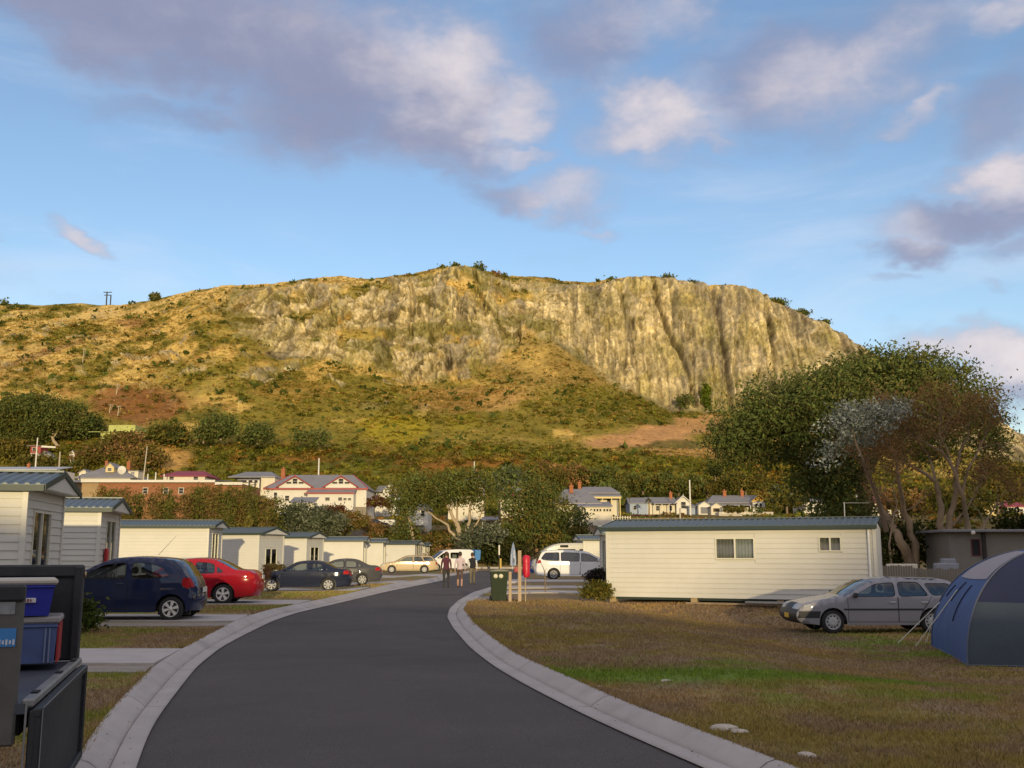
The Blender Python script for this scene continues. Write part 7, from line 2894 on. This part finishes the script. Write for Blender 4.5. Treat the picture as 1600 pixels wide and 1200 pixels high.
# ------------------------------------------------------------------ street furniture of the park
def build_park():
    GREENP = mat('green_plastic', (.014, .026, .010), spec=.15, rough=.5, vary=.12, scale=4, dirt=.15)
    # wheelie bin
    p = W(779.5, 934, 34.6)
    t = thing('wheelie_bin', 'dark green wheelie bin with two white stickers at the road edge', 'bin', (p.x, p.y, zg1(p.x, p.y)), math.radians(4))
    b = MB()

    def frus(b, w0, d0, w1, d1, z0, z1, cy=0):
        V = [(-w0, cy - d0, z0), (w0, cy - d0, z0), (w0, cy + d0, z0), (-w0, cy + d0, z0), (-w1, cy - d1, z1), (w1, cy - d1, z1), (w1, cy + d1, z1), (-w1, cy + d1, z1)]
        b.add(V, [(0, 3, 2, 1), (4, 5, 6, 7), (0, 1, 5, 4), (1, 2, 6, 5), (2, 3, 7, 6), (3, 0, 4, 7)])
    frus(b, .225, .23, .285, .30, .06, .98)
    frus(b, .305, .325, .305, .325, .98, 1.02)
    b.build('bin_body', GREENP, t)
    b = MB()
    V, F = [], []
    for i, (x) in enumerate(np.linspace(-.315, .315, 9)):
        zc = 1.02 + .055 * (1 - (x / .315) ** 2)
        V += [(x, -.34, zc - .01), (x, .34, zc), (x, -.34, 1.0), (x, .34, 1.0)]
    for i in range(8):
        o = 4 * i
        F += [(o, o + 4, o + 5, o + 1), (o, o + 2, o + 6, o + 4), (o + 1, o + 5, o + 7, o + 3)]
    F += [(0, 1, 3, 2), (32, 34, 35, 33)]
    b.add(V, F)
    b.build('lid', mat('bin_lid', (.045, .05, .022), rough=.45, vary=.1, dirt=.2), t)
    b = MB()
    b.tube([(-.22, .36, .98), (-.22, .42, 1.0), (.22, .42, 1.0), (.22, .36, .98)], .016, 6)
    b.build('handle', GREENP, t)
    for sg in (-1, 1):
        b = MB()
        b.lathe([(0, -.025), (.07, -.03), (.10, -.02), (.10, .02), (.07, .03), (0, .025)], 14, 'x', (sg * .27, .24, .10))
        b.build('wheel', TYRE, t)
        b = MB()
        b.lathe([(.0005, 0), (.072, 0), (.072, .004), (.0005, .004)], 14, 'y', (-.035 + sg * .088, -.305, .845))
        o = b.build('sticker', mat('white_sticker', (.62, .60, .44), rough=.6, vary=.12, scale=20), t)
    b = MB()
    b.tube([(-.27, .24, .10), (.27, .24, .10)], .012, 6)
    b.build('axle', BLACKP, t)
    # posts
    WOODP = mat('pale_post_timber', (.40, .30, .19), rough=.85, vary=.22, scale=2.5, stretch=(1, 1, .12), bump=.2)
    for (px, pyt, pyb, Y, w, lab) in ((797, 893, 936, 34.4, .10, 'short square timber post right beside the green bin'), (812, 860, 937, 34.2, .115, 'tall square timber post right of the green bin')):
        a, q = W(px, pyb, Y), W(px, pyt, Y)
        z = zg1(a.x, a.y)
        b = MB()
        b.rbox((0, 0, (q.z - z) / 2 - .1), (w, w, q.z - z + .2), .012)
        tag(b.build('timber_post', WOODP, None, (a.x, a.y, z)), lab, 'post', 'timber posts by the road')
    # red sleeve on a stake
    Y = 34.3
    a = W(821, 936, Y)
    z = zg1(a.x, a.y)
    t = thing('wrapped_stake', 'stake wrapped in a bright red plastic sleeve beside the tall post', 'stake', (a.x, a.y, z))
    b = MB()
    b.tube([(0, 0, -.1), (0, 0, W(821, 872, Y).z - z)], .022, 6)
    b.build('stake', WOODP, t)
    b = MB()
    z0, z1 = W(821, 902, Y).z - z, W(821, 867, Y).z - z
    rg = np.random.default_rng(2)
    prof = [(.085, 0), (.115, .12), (.125, .35), (.12, .6), (.128, .85), (.11, .95), (.02, 1.0)]
    b.lathe([(r, z0 + (z1 - z0) * h) for r, h in prof], 16, 'z', (.03, 0, 0))
    b.v = [(x + .012 * math.sin(zz * 19 + x * 30), y + .012 * math.cos(zz * 23 + y * 40), zz) for x, y, zz in b.v]
    b.build('sleeve', mat('red_plastic', (.50, .012, .035), rough=.4, vary=.15, scale=8, bump=.5, bscale=12), t)
    # thin sapling
    Y = 38
    a = W(852, 925, Y)
    z = zg1(a.x, a.y)
    b = MB()
    pts = [W(852, 925, Y), W(852, 905, Y), W(851, 893, Y), W(848, 885, Y), W(844, 878, Y)]
    b.tube([p - Vector((a.x, a.y, z)) for p in pts], [.03, .026, .018, .012, .008], 6)
    b.tube([pts[2] - Vector((a.x, a.y, z)), W(854, 888, Y) - Vector((a.x, a.y, z))], [.01, .004], 5)
    tag(b.build('sapling', BARK, None, (a.x, a.y, z)), 'thin bare sapling in front of the white people mover', 'sapling')
    # surfboard sign
    Y = 86
    a = W(802, 886, Y)
    z = zg1(a.x, a.y)
    t = thing('surfboard_sign', 'upright blue and white surfboard shaped sign at the end of the road', 'sign', (a.x, a.y, z))
    k = PPM(870, Y)
    zt, zb_ = W(802, 847, Y).z - z, W(802, 884, Y).z - z

    def outline(sc, n=14):
        pts = []
        for i in range(n + 1):
            u = i / n
            w = 4.6 / k * (math.sin(math.pi * min(1, (1 - u) * .62 + .0)) ** .75) * sc
            pts.append((w, zb_ + (zt - zb_) * u))
        return [(x, zz) for x, zz in pts] + [(-x, zz) for x, zz in pts[::-1]][1:]
    b = MB()
    b.prism(outline(1.0), 'y', -.035, .035)
    b.build('board', mat('board_blue', (.03, .085, .24), rough=.4, vary=.1), t)
    b = MB()
    h = zt - zb_
    for (x0, x1, a0, a1) in ((-3.4, -2.7, .02, .50), (.6, 2.0, .28, .66), (2.6, 3.4, .02, .40)):
        b.box(((x0 + x1) / 2 / k, -.042, zb_ + h * (a0 + a1) / 2), ((x1 - x0) / k, .012, h * (a1 - a0)))
    b.build('white_stripe', mat('board_white', (.45, .47, .50), rough=.5, vary=.05), t)
    b = MB()
    b.box((.6 / k, -.044, zb_ + h * .22), (2.4 / k, .014, h * .20))
    b.build('dark_emblem', mat('board_dark', (.03, .05, .10), rough=.5), t)
    b = MB()
    b.tube([(-.08, .06, -.2), (-.08, .06, zb_ + .5)], .03, 6)
    b.build('pole', TRIM, t)
    a = W(808, 884, 84)
    b = MB()
    b.rbox((0, 0, .22), (.5, .5, .45), .08)
    tag(b.build('flower_tub', mat('rosy_tub', (.36, .07, .07), rough=.7, vary=.3, scale=5), None, (a.x, a.y, zg1(a.x, a.y))), 'small reddish tub at the foot of the surfboard sign', 'tub')
    a = W(780, 882, 100)
    b = MB()
    zt = W(780, 852, 100).z - zg1(a.x, a.y)
    b.tube([(0, 0, -.2), (0, 0, zt)], .06, 6)
    b.use(1).box((0, -.04, zt - .45), (.13, .05, .95))
    b.use(2).box((.14, -.03, .4), (.16, .16, .9))
    tag(b.build('marker_post', [BLACKP, HWW, mat('yellow_post', (.50, .34, .06), rough=.7)], None, (a.x, a.y, zg1(a.x, a.y))), 'thin dark marker post with a white top, left of the surfboard sign', 'post')
    # stones on the lawn
    for px, py, sx, lab in ((1131, 1141, .14, 'long flat white stone in the brown lawn near the kerb'), (1156, 1146, .085, 'smaller white stone right of the long flat one on the lawn'), (1262, 1183, .09, 'white stone lowest on the lawn near the kerb'), (937, 1075, .05, 'tiny white stone in the grass just off the kerb'), (1040, 1066, .07, 'tiny pale stone in the middle of the green strip')):
        g = G(px, py)
        bm = bmesh.new()
        bmesh.ops.create_icosphere(bm, subdivisions=2, radius=1)
        for v in bm.verts:
            n = 1 + .35 * (vnoise(v.co.x * 1.7 + px, v.co.y * 1.7, v.co.z * 1.7, 3) - .5)
            v.co = Vector((v.co.x * sx * n, v.co.y * sx * .6 * n, v.co.z * sx * .30 * n))
        me = bpy.data.meshes.new('stone')
        bm.to_mesh(me)
        bm.free()
        me.materials.append(mat('pale_stone', (.50, .44, .36), rough=.9, vary=.2, scale=12, bump=.4))
        o = link(bpy.data.objects.new('stone', me))
        o.location = (g.x, g.y, zg1(g.x, g.y) + .015)
        o.rotation_euler = (0, 0, px)
        tag(o, lab, 'stone', 'white stones on the lawn')
    g = G(112, 1139)
    b = MB()
    b.rbox((0, 0, .02), (.16, .10, .05), .02)
    tag(b.build('stone', mat('pinkish_stone', (.38, .26, .20), rough=.9, vary=.2), None, (g.x, g.y, g.z)), 'small pinkish stone in the grass beside the trailer tailgate', 'stone')


# ------------------------------------------------------------------ the tent
def build_tent():
    A = Vector((8.40, 19.45))
    B = Vector((9.30, 23.3))
    Cc = (A + B) / 2 + Vector((2.22, -.45))
    corners = [A, B, Cc * 2 - A, Cc * 2 - B]         # near-left, far-left, far-right, near-right
    z = zg1(A.x + .8, A.y + 1.5)
    t = thing('dome_tent', 'blue dome tent with a grey panel, parked beside the silver station wagon', 'tent', (Cc.x, Cc.y, z))
    H = 1.62 - z + .09
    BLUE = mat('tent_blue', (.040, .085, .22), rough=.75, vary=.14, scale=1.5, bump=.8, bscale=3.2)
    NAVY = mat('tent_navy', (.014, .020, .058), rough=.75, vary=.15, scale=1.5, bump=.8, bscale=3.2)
    TEAL = mat('tent_teal_grey', (.050, .070, .088), rough=.75, vary=.14, scale=1.5, bump=.8, bscale=3.2)
    GREYP = mat('tent_grey', (.30, .27, .28), rough=.8, vary=.06, scale=2)
    PIPE = mat('tent_piping', (.10, .115, .16), rough=.7, vary=.1)
    ROPE = mat('guy_rope', (.75, .72, .64), rough=.9, vary=.1)

    def pt(k, u, s, off=0.0):
        """wall k between corner k and k+1, u across, s from the top (0) to the ground (1)"""
        a, b_ = corners[k] - Cc, corners[(k + 1) % 4] - Cc
        e = a.lerp(b_, u)
        # walls bow out a little between the poles
        th = s * math.pi / 2
        rr = math.sin(th) ** .86
        hh = math.cos(th) ** .93
        sag = 1 + .05 * math.sin(math.pi * u) * math.sin(math.pi * min(1, s)) - .015 * math.sin(math.pi * u)
        e2 = e * rr * sag
        n = e.normalized() * off
        return Vector((e2.x + n.x, e2.y + n.y, H * hh - .03 * math.sin(math.pi * u) * math.sin(math.pi * s) + off * .3))

    def panel(name, m, k, s0, s1, u0=0.0, u1=1.0, off=0.0, n=14, parent=t, ug=None):
        V, F = [], []
        for i in range(n + 1):
            s = s0 + (s1 - s0) * i / n
            a, b_ = (u0, u1) if ug is None else ug(i / n)
            for j in range(n + 1):
                u = a + (b_ - a) * j / n
                V.append(pt(k, u, s, off))
        for i in range(n):
            for j in range(n):
                o = i * (n + 1) + j
                F.append((o, o + n + 1, o + n + 2, o + 1))
        b = MB()
        b.add(V, F, True)
        return b.build(name, m, parent)
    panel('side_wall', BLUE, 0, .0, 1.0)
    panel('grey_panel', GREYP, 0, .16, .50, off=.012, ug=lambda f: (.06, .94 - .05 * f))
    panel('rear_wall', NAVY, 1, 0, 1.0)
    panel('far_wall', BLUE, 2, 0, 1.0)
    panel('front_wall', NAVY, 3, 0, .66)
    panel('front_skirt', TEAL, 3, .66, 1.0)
    for k in range(4):
        b = MB()
        b.tube([pt(k, 0, s, .012) for s in np.linspace(.01, 1, 22)], .017, 6)
        b.build('pole_sleeve', PIPE, t)
    b = MB()
    for k in range(4):
        b.tube([pt(k, u, 1.0, .01) + Vector((0, 0, .015)) for u in np.linspace(0, 1, 12)], .014, 5)
    b.build('hem', PIPE, t)
    for (u0, s0, u1, s1) in ((.30, .55, .40, .80), (.52, .53, .60, .68), (.78, .57, .84, .66)):
        b = MB()
        b.tube([pt(0, u0 + (u1 - u0) * q, s0 + (s1 - s0) * q, .014) for q in np.linspace(0, 1, 8)], .012, 5)
        b.build('vent_flap', NAVY, t)

    def rope(p0, px, py):
        g = G(px, py)
        q = Vector((g.x - Cc.x, g.y - Cc.y, g.z - z))
        b = MB()
        b.tube([p0, q], .011, 5)
        r = b.build('guy_rope', ROPE, t)
        b = MB()
        d = (q - p0).normalized()
        b.tube([q - d * .02 + Vector((0, 0, .05)), q + Vector((0, 0, -.08))], .008, 5)
        b.build('peg', mat('peg_steel', (.4, .4, .4), rough=.4, metal=.6), r)
    rope(pt(0, .98, .72, .01), 1402, 1006)
    rope(pt(0, .60, .60, .01), 1430, 1011)
    rope(pt(0, .0, .58, .01), 1516, 1033)
    rope(pt(0, 1.0, .80, .01), 1447, 1005)


# ------------------------------------------------------------------ the trailer at the left edge
def build_trailer():
    STEEL = mat('trailer_grey_steel', (.095, .090, .080), rough=.75, vary=.3, scale=3, bump=.3, bscale=12, dirt=.35)
    DARK = mat('trailer_dark_steel', (.018, .021, .023), rough=.62, vary=.3, scale=3, dirt=.3, bump=.15)
    EDGE = mat('worn_edge', (.22, .22, .21), rough=.5, vary=.3, scale=6, metal=.3)
    FLOOR = mat('trailer_floor', (.05, .058, .075), rough=.6, vary=.3, scale=4, dirt=.3)
    P0 = W(43, 1098, 5.3)
    P1 = W(121, 1031, 7.35)
    u = Vector((P1.x - P0.x, P1.y - P0.y, 0))
    wid = u.length
    u.normalize()
    rz = math.atan2(u.y, u.x) - math.pi / 2       # local y runs along the tailgate, local x towards the road
    zf = (P0.z + P1.z) / 2
    t = thing('box_trailer', 'dark steel box trailer with its tailgate folded down, loaded with crates', 'trailer', (P0.x, P0.y, zg1(P0.x, P0.y)), rz)
    gz = zg1(P0.x, P0.y)
    zf -= gz
    Ln = 2.3
    top = W(42, 914, 5.3).z - gz
    topf = W(119, 884, 7.35).z - gz
    b = MB()
    b.box((-Ln / 2, wid / 2, zf - .03), (Ln, wid, .05))
    b.build('floor', FLOOR, t)
    # near side panel (its outside faces the camera)
    zb_ = W(42, 1166, 5.3).z - gz
    b = MB()
    b.rbox((-Ln / 2 - .05, .02, (zb_ + top) / 2), (Ln, .05, top - zb_), .012)
    b.build('side_panel', STEEL, t)
    b = MB()
    b.rbox((-Ln / 2 - .05, .012, top - .04), (Ln + .005, .07, .085), .012)
    b.build('side_rail', DARK, t)
    # far side
    b = MB()
    b.rbox((-Ln / 2, wid - .02, (zf + topf) / 2), (Ln, .05, topf - zf), .012)
    b.build('far_side_panel', DARK, t)
    b = MB()
    b.rbox((-Ln / 2, wid - .03, topf - .035), (Ln + .02, .09, .085), .012)
    b.build('far_rail', DARK, t)
    b = MB()
    b.rbox((-.02, wid - .03, (zf + topf) / 2), (.06, .10, topf - zf), .01)
    b.build('rear_post', DARK, t)
    b = MB()
    b.lathe([(.0005, 0), (.022, .0), (.022, .012), (.0005, .014)], 10, 'x', (.012, wid - .03, topf - .06))
    b.build('bolt', mat('brass_bolt', (.5, .36, .2), rough=.4, metal=.7), t)
    b = MB()
    b.rbox((-Ln, wid / 2, (zf + top) / 2), (.05, wid, top - zf), .012)
    b.build('front_panel', DARK, t)
    # sill with the latch slots
    b = MB()
    b.rbox((.0, wid / 2, zf - .005), (.06, wid, .045), .01)
    b.build('rear_sill', EDGE, t)
    b = MB()
    for f in (.12, .55, .88):
        b.box((.0, wid * f, zf + .02), (.035, .10, .01))
    b.build('latch_slot', SEAM, t)
    # tailgate, hanging
    gh = .60
    g0 = .03
    b = MB()
    b.rbox((g0, wid / 2 - .04, zf - .035 - gh / 2), (.035, wid - .02, gh), .008)
    gate = b.build('tailgate', DARK, t)
    b = MB()
    for (yy, hh, ww, zz) in ((wid / 2 - .04, .045, wid - .02, zf - .05), (wid / 2 - .04, .05, wid - .02, zf - .02 - gh)):
        b.rbox((g0 + .02, yy, zz), (.05, ww, hh), .008)
    for yy in (.0, wid - .07):
        b.rbox((g0 + .02, yy, zf - .035 - gh / 2), (.05, .05, gh), .008)
    b.build('tailgate_frame', DARK, gate)
    b = MB()
    b.box((g0 + .047, wid / 2 - .04, zf - .026), (.004, wid - .03, .006))
    b.box((g0 + .047, -.027, zf - .035 - gh / 2), (.004, .006, gh))
    b.build('worn_edge', EDGE, gate)
    b = MB()
    b.tube([(.0, -.03, zf - .0), (.0, -.03, zf - gh - .1)], .006, 5)
    b.build('drop_rod', EDGE, t)
    # stickers on the near panel
    for (x0, x1, p0, p1, m, nm) in ((-.16, -.075, 982, 1011, mat('blue_sticker', (.04, .20, .48), rough=.5, vary=.1), 'blue_sticker'), (-.16, -.088, 936, 960, mat('faded_sticker', (.22, .235, .235), rough=.7, vary=.3, scale=20), 'faded_sticker')):
        z0, z1 = W(20, p1, 5.25).z - gz, W(20, p0, 5.25).z - gz
        b = MB()
        b.box(((x0 + x1) / 2, -.008, (z0 + z1) / 2), (x1 - x0, .004, z1 - z0))
        so = b.build(nm, m, t)
        if nm == 'blue_sticker':
            b = MB()
            for i in range(5):
                b.box((x0 + .012 + i * .016, -.0115, z0 + (z1 - z0) * .25), (.009, .003, (z1 - z0) * (.20 if i % 2 else .30)))
            b.build('lettering', mat('sticker_letter', (.55, .58, .60), rough=.6), so)
    # wheel and chassis
    b = MB()
    b.box((-Ln / 2, wid / 2, zf - .12), (Ln - .1, wid - .3, .12))
    b.build('chassis', DARK, t)
    ty, rm = wheel_meshes(.30, .2, 'steel', 24)
    for yy, ro in ((.02, 0), (wid - .02, math.pi)):
        w_ = share('tyre', ty, t, (-1.0, yy + (.12 if ro == 0 else -.12), .30), ro)
        w_.name = 'wheel'
        share('rim', rm, w_)
    Mw = t.matrix_basis if False else Matrix.Translation((P0.x, P0.y, gz)) @ Matrix.Rotation(rz, 4, 'Z')

    def crate(label, px0, px1, pyt, pyl, pyb, Y, body, lid, taper, turn):
        a = W(px1, pyb, Y)
        loc = Mw.inverted() @ a
        k = 1600 / Y
        h = (W(60, pyl, Y).z - a.z)
        lh = (W(60, pyt, Y).z - W(60, pyl, Y).z)
        w = .62
        o = thing('crate', label, 'crate', tuple(a), rz + math.radians(turn), 'plastic crates in the trailer')
        d = .42
        b = MB()
        # shape tapers towards the floor; local x from -w to 0, y from 0 to d
        t_ = taper
        V = [(-w + t_, t_, 0), (-t_ * .3, t_, 0), (-t_ * .3, d - t_, 0), (-w + t_, d - t_, 0), (-w, 0, h), (t_ * .7, 0, h), (t_ * .7, d, h), (-w, d, h)]
        b.add(V, [(0, 3, 2, 1), (0, 1, 5, 4), (1, 2, 6, 5), (2, 3, 7, 6), (3, 0, 4, 7), (4, 5, 6, 7)])
        b.build('tub', body, o)
        b = MB()
        b.rbox((-w / 2 + t_ * .35, -.004, h * .93), (w + t_ * .7 + .012, .016, h * .05), .004)
        b.build('rim', body, o)
        b = MB()
        b.rbox((-w / 2 + t_ * .35, d / 2, h + lh / 2), (w + t_ + .03, d + .03, lh), .012)
        b.build('lid', lid, o)
        return o, w, h, d
    BL = mat('royal_blue_plastic', (.026, .034, .30), rough=.4, vary=.06, scale=4)
    LID = mat('cream_lid', (.50, .45, .36), rough=.55, vary=.08, scale=5, dirt=.1)
    MILK = mat('milky_blue_plastic', (.085, .12, .25), rough=.35, vary=.22, scale=3)
    LID2 = mat('greyish_lid', (.30, .27, .25), rough=.55, vary=.1, scale=5, dirt=.15)
    o, w, h, d = crate('milky blue crate with a grey lid, under the royal blue crate', 82, 84, 963, 974, 1036, 6.75, MILK, LID2, .01, 4)
    b = MB()
    for x in (-.035, -.06):
        b.box((x, -.001, h * .45), (.010, .012, h * .86))
    b.build('corner_rib', mat('pale_rib', (.16, .20, .30), rough=.5), o)
    b = MB()
    b.box((.0125, d * .5, h * .5), (.012, d * .9, h * .98))
    b.build('red_end', mat('red_crate_end', (.36, .02, .022), rough=.5, vary=.1), o)
    o, w, h, d = crate('royal blue crate with a cream lid on top of the milky one', 76, 78, 904, 913.5, 962, 6.70, BL, LID, .025, 9)
    b = MB()
    b.rbox((-.125, .008, h * .50), (.075, .03, .03), .003)
    lb = b.build('brand_label', mat('label_white', (.60, .56, .52), rough=.6), o)
    b = MB()
    for i, x in enumerate((-.150, -.134, -.118)):
        b.box((x, -.0075, h * .50), (.010, .003, .016 + .006 * (i % 2)))
    b.build('lettering', mat('label_maroon', (.20, .05, .06), rough=.6), lb)


# ------------------------------------------------------------------ fences, shed, poles
def build_fences():
    PAL = mat('grey_paling', (.20, .175, .135), rough=.9, vary=.3, scale=3, stretch=(1, 1, .15), bump=.3)
    a0, a1 = W(1362, 900, 41.0), W(1545, 900, 39.0)
    n = 46
    t = thing('paling_fence', 'weathered grey paling fence behind the silver station wagon', 'fence', (a0.x, a0.y, zg1(a0.x, a0.y)))
    b = MB()
    b.prism([(-.05, -.2), (.05, -.2), (.05, 1.02), (.03, 1.05), (-.03, 1.05), (-.05, 1.02)], 'y', -.009, .009)
    o = b.build('paling', PAL, None)
    me = o.data
    bpy.data.objects.remove(o)
    rg = random.Random(3)
    d = Vector((a1.x - a0.x, a1.y - a0.y, 0))
    for i in range(n):
        q = d * (i / (n - 1))
        h = 1.14 if q.length < 1.55 else 1.04
        share('paling', me, t, (q.x, q.y, rg.uniform(-.02, .02)), math.atan2(d.y, d.x) + rg.uniform(-.06, .06), (d.length / n / .1 * .93, 1, h + rg.uniform(-.02, .02)))
    for zz in (.25, .75):
        b = MB()
        q = d / 2 + Vector((0, .04, 0))
        b.box((q.x, q.y, zz), (d.length, .04, .07), math.atan2(d.y, d.x))
        b.build('rail', PAL, t)
    # low pale wall behind it
    a = W(1386, 884, 45)
    b_ = W(1432, 884, 45)
    z = zg1(a.x, a.y)
    b = MB()
    b.rbox(((b_.x - a.x) / 2, 0, .55), (b_.x - a.x, .3, W(1400, 876, 45).z - z - .0 if False else 1.25), .03)
    tag(b.build('garden_wall', HW, None, (a.x, a.y, z)), 'low pale wall just behind the paling fence', 'wall')
    # shed
    Y = 47
    p0, p1 = W(1484, 860, Y), W(1640, 860, Y)
    z = zg1(p0.x, p0.y)
    t = thing('shed', 'flat roofed grey shed with a narrow dark window behind the tent', 'shed', (p0.x, p0.y, z), math.radians(-4))
    Lw = p1.x - p0.x
    ht = W(1500, 832, Y).z - z
    SH = mat('shed_grey', (.20, .18, .15), rough=.85, vary=.12, scale=1, dirt=.2)
    xa, xb = W(1516, 850, Y).x - p0.x, W(1530, 850, Y).x - p0.x
    za, zb = W(1500, 869, Y).z - z, W(1500, 842, Y).z - z
    b = MB()
    for (x0, x1, z0, z1) in ((0, xa, 0, ht), (xb, Lw, 0, ht), (xa, xb, 0, za), (xa, xb, zb, ht)):
        b.box(((x0 + x1) / 2, .05, (z0 + z1) / 2), (x1 - x0, .1, z1 - z0))
    b.box((.05, 1.7, ht / 2), (.1, 3.2, ht))
    b.box((Lw / 2, 3.3, ht / 2), (Lw, .1, ht))
    b.build('wall', SH, t)
    b = MB()
    for (x0, x1, z0, z1) in ((xa, xa + .04, za, zb), (xb - .04, xb, za, zb), (xa + .04, xb - .04, za, za + .04), (xa + .04, xb - .04, zb - .04, zb)):
        b.box(((x0 + x1) / 2, -.005, (z0 + z1) / 2), (x1 - x0, .05, z1 - z0))
    f = b.build('window_frame', MAROON, t)
    b = MB()
    b.box(((xa + xb) / 2, .02, (za + zb) / 2), (xb - xa - .08, .02, zb - za - .08))
    b.build('pane', HDARK, f)
    b = MB()
    xc = W(1531, 850, Y).x - p0.x + .12
    b.box((xc, -.06, ht / 2), (.16, .1, ht))
    b.build('dark_post', mat('dark_post', (.03, .022, .02), rough=.8), t)
    b = MB()
    b.rbox((Lw / 2 - .1, 1.5, ht + .07), (Lw + .6, 3.9, .12), .02)
    b.build('roof', mat('shed_roof', (.20, .20, .21), rough=.5, vary=.1), t)
    b = MB()
    b.lathe([(.001, -.1), (.08, -.07), (.10, 0), (.07, .08), (.001, .10)], 10, 'z', (W(1513, 829, Y).x - p0.x, -.5, ht - .02))
    b.build('lamp', HWW, t)
    # pale blue sheet between the trunks
    a = W(1486, 858, 49)
    b = MB()
    b.box((0, 0, 0), (.42, .05, .75))
    tag(b.build('tarpaulin', mat('pale_blue_sheet', (.42, .52, .62), rough=.6, vary=.1), None, (a.x, a.y, W(1486, 849, 49).z)), 'pale blue sheet hung at the left corner of the grey shed', 'tarpaulin')
    a = W(1478, 880, 46.5)
    b = MB()
    b.rbox((0, 0, .55), (1.0, .5, 1.25), .05)
    b.rbox((.1, 0, 1.25), (.6, .4, .25), .05)
    tag(b.build('storage_box', mat('grey_blue_box', (.26, .27, .30), rough=.7, vary=.15), None, (a.x, a.y, zg1(a.x, a.y))), 'greyish box standing behind the brown tree trunks', 'box')
    # picket and rail fences of the town
    PK = mat('picket_white')

    def rail_fence(label, x0, x1, pyt, pyb, Y, npk, m=PK, pw=.09):
        a, c = W(x0, pyb, Y), W(x1, pyb, Y)
        zb_ = a.z
        h = W(x0, pyt, Y).z - zb_
        t = thing('picket_fence', label, 'fence', (a.x, a.y, zb_))
        L = c.x - a.x
        b = MB()
        b.prism([(-pw / 2, -.4), (pw / 2, -.4), (pw / 2, h - .06), (0, h), (-pw / 2, h - .06)], 'y', -.012, .012)
        o = b.build('picket', m, None)
        me = o.data
        bpy.data.objects.remove(o)
        for i in range(npk):
            share('picket', me, t, (L * i / (npk - 1), 0, 0))
        for f in (.25, .75):
            b = MB()
            b.box((L / 2, .03, h * f), (L, .04, .08))
            b.build('rail', m, t)
    rail_fence('white picket fence in front of the gold gabled cottage', 1124, 1208, 799.5, 808, 190, 70)
    rail_fence('pale rail fence right of the white house with the lean-to', 953, 985, 806, 815, 160, 9, PK, .12)
    rail_fence('grey wire and post fence above the long cabin roof', 985, 1115, 808, 816, 165, 12, TIMBER, .14)
    # poles
    POLE = mat('pole_timber', (.42, .37, .28), rough=.9, vary=.2, scale=2, stretch=(1, 1, .1))
    for (px, pyt, pyb, Y, r, arm, lab) in ((497, 716, 765, 178, .16, 0, 'slim white pole rising behind the roof of the big white house'), (91, 706, 748, 160, .15, 0, 'pale pole left of the dormer house'), (56, 684, 722, 205, .15, 0, 'white pole in front of the red and white chairlift station'),
                                           (1079, 750, 806, 188, .17, 0, 'tall white pole right of the front gabled cottage'), (1063, 794, 816, 160, .17, 0, 'short pale post above the long cabin roof'), (741, 721, 735, 190, .12, 0, 'white pole behind the chimney among the gum trees'), (1339, 765, 780, 120, .12, 0, 'white pole beside the trunk of the huge gum'),
                                           (243, 738, 750, 158, .12, 0, 'thin white pipe standing on the flat roof of the hall')):
        a, c = W(px, pyb, Y), W(px, pyt, Y)
        b = MB()
        h = c.z - a.z
        b.tube([(0, 0, -1), (0, 0, h)], [r, r * .75], 7)
        tag(b.build('pole', POLE if px in (91, 1063) else HWW, None, tuple(a)), lab, 'pole')
    a, c = W(224, 745, 160), W(230, 697, 160)
    b = MB()
    b.tube([(0, 0, -1), tuple(c - a)], [.13, .08], 6)
    tag(b.build('pole', POLE, None, tuple(a)), 'thin leaning pole behind the brick hall', 'pole')
    # thin aerial mast by the long cabin
    a, c = W(1319, 812, 40), W(1319, 785, 40)
    b = MB()
    b.tube([(0, 0, -2.6), tuple(c - a)], [.03, .02], 6)
    b.tube([(0, 0, (c - a).z - .02), (1.02, 0, (c - a).z - .02)], .008, 4)
    tag(b.build('aerial_mast', TRIM, None, tuple(a)), 'thin aerial mast above the right end of the long lawn cabin', 'mast')
    # the power pole on the ridge
    x, y, z = mountain_hit(166, 478)
    k = PPM(465, y)
    p = W(166, 477, y)
    t = thing('power_pole', 'power pole with two cross arms on the left skyline', 'power pole', tuple(p))
    b = MB()
    h = W(166, 456, y).z - p.z
    b.tube([(0, 0, -2), (0, 0, h)], .30, 6)
    b.tube([(5 / k, 1, -2), (5 / k, 1, h * .8)], .28, 6)
    b.build('pole', mat('dark_pole', (.05, .045, .04), rough=.9), t)
    for zz, w in ((h - .2, 13), (h - 1.6, 10)):
        b = MB()
        b.box((1 / k, 0, zz), (w / k, .3, .35))
        b.build('cross_arm', mat('dark_pole'), t)
    # chairlift pylons
    for (px, pyt, pyb, lab) in ((172, 632, 645, 'lower left pale chairlift pylon on the rust coloured slope'), (185, 634, 650, 'lower right pale chairlift pylon on the rust coloured slope'), (183, 600, 614, 'middle pale chairlift pylon above the rust coloured slope'), (179, 560, 572, 'upper pale chairlift pylon on the dry slope'), (130, 545, 566, 'pale leaning stump left of the upper chairlift pylons'), (174, 478, 492, 'topmost pale chairlift pylon below the power pole')):
        x, y, z = mountain_hit(px, pyb)
        a, c = W(px, pyb, y - 1), W(px, pyt, y - 1)
        h = c.z - a.z
        b = MB()
        b.tube([(-.25, 0, -1), (0, 0, h)], [.16, .10], 6)
        b.tube([(-.6, 0, h * .92), (.6, 0, h)], .09, 5)
        b.tube([(.55, 0, h), (.4, 0, h * .45), (-.4, 0, h * .35)], .07, 5)
        tag(b.build('chairlift_pylon', mat('dull_pale_paint', (.45, .38, .24), rough=.8, vary=.1), None, tuple(a)), lab, 'pylon', 'chairlift pylons on the slope')


build_people()
build_park()
build_tent()
build_trailer()
build_fences()
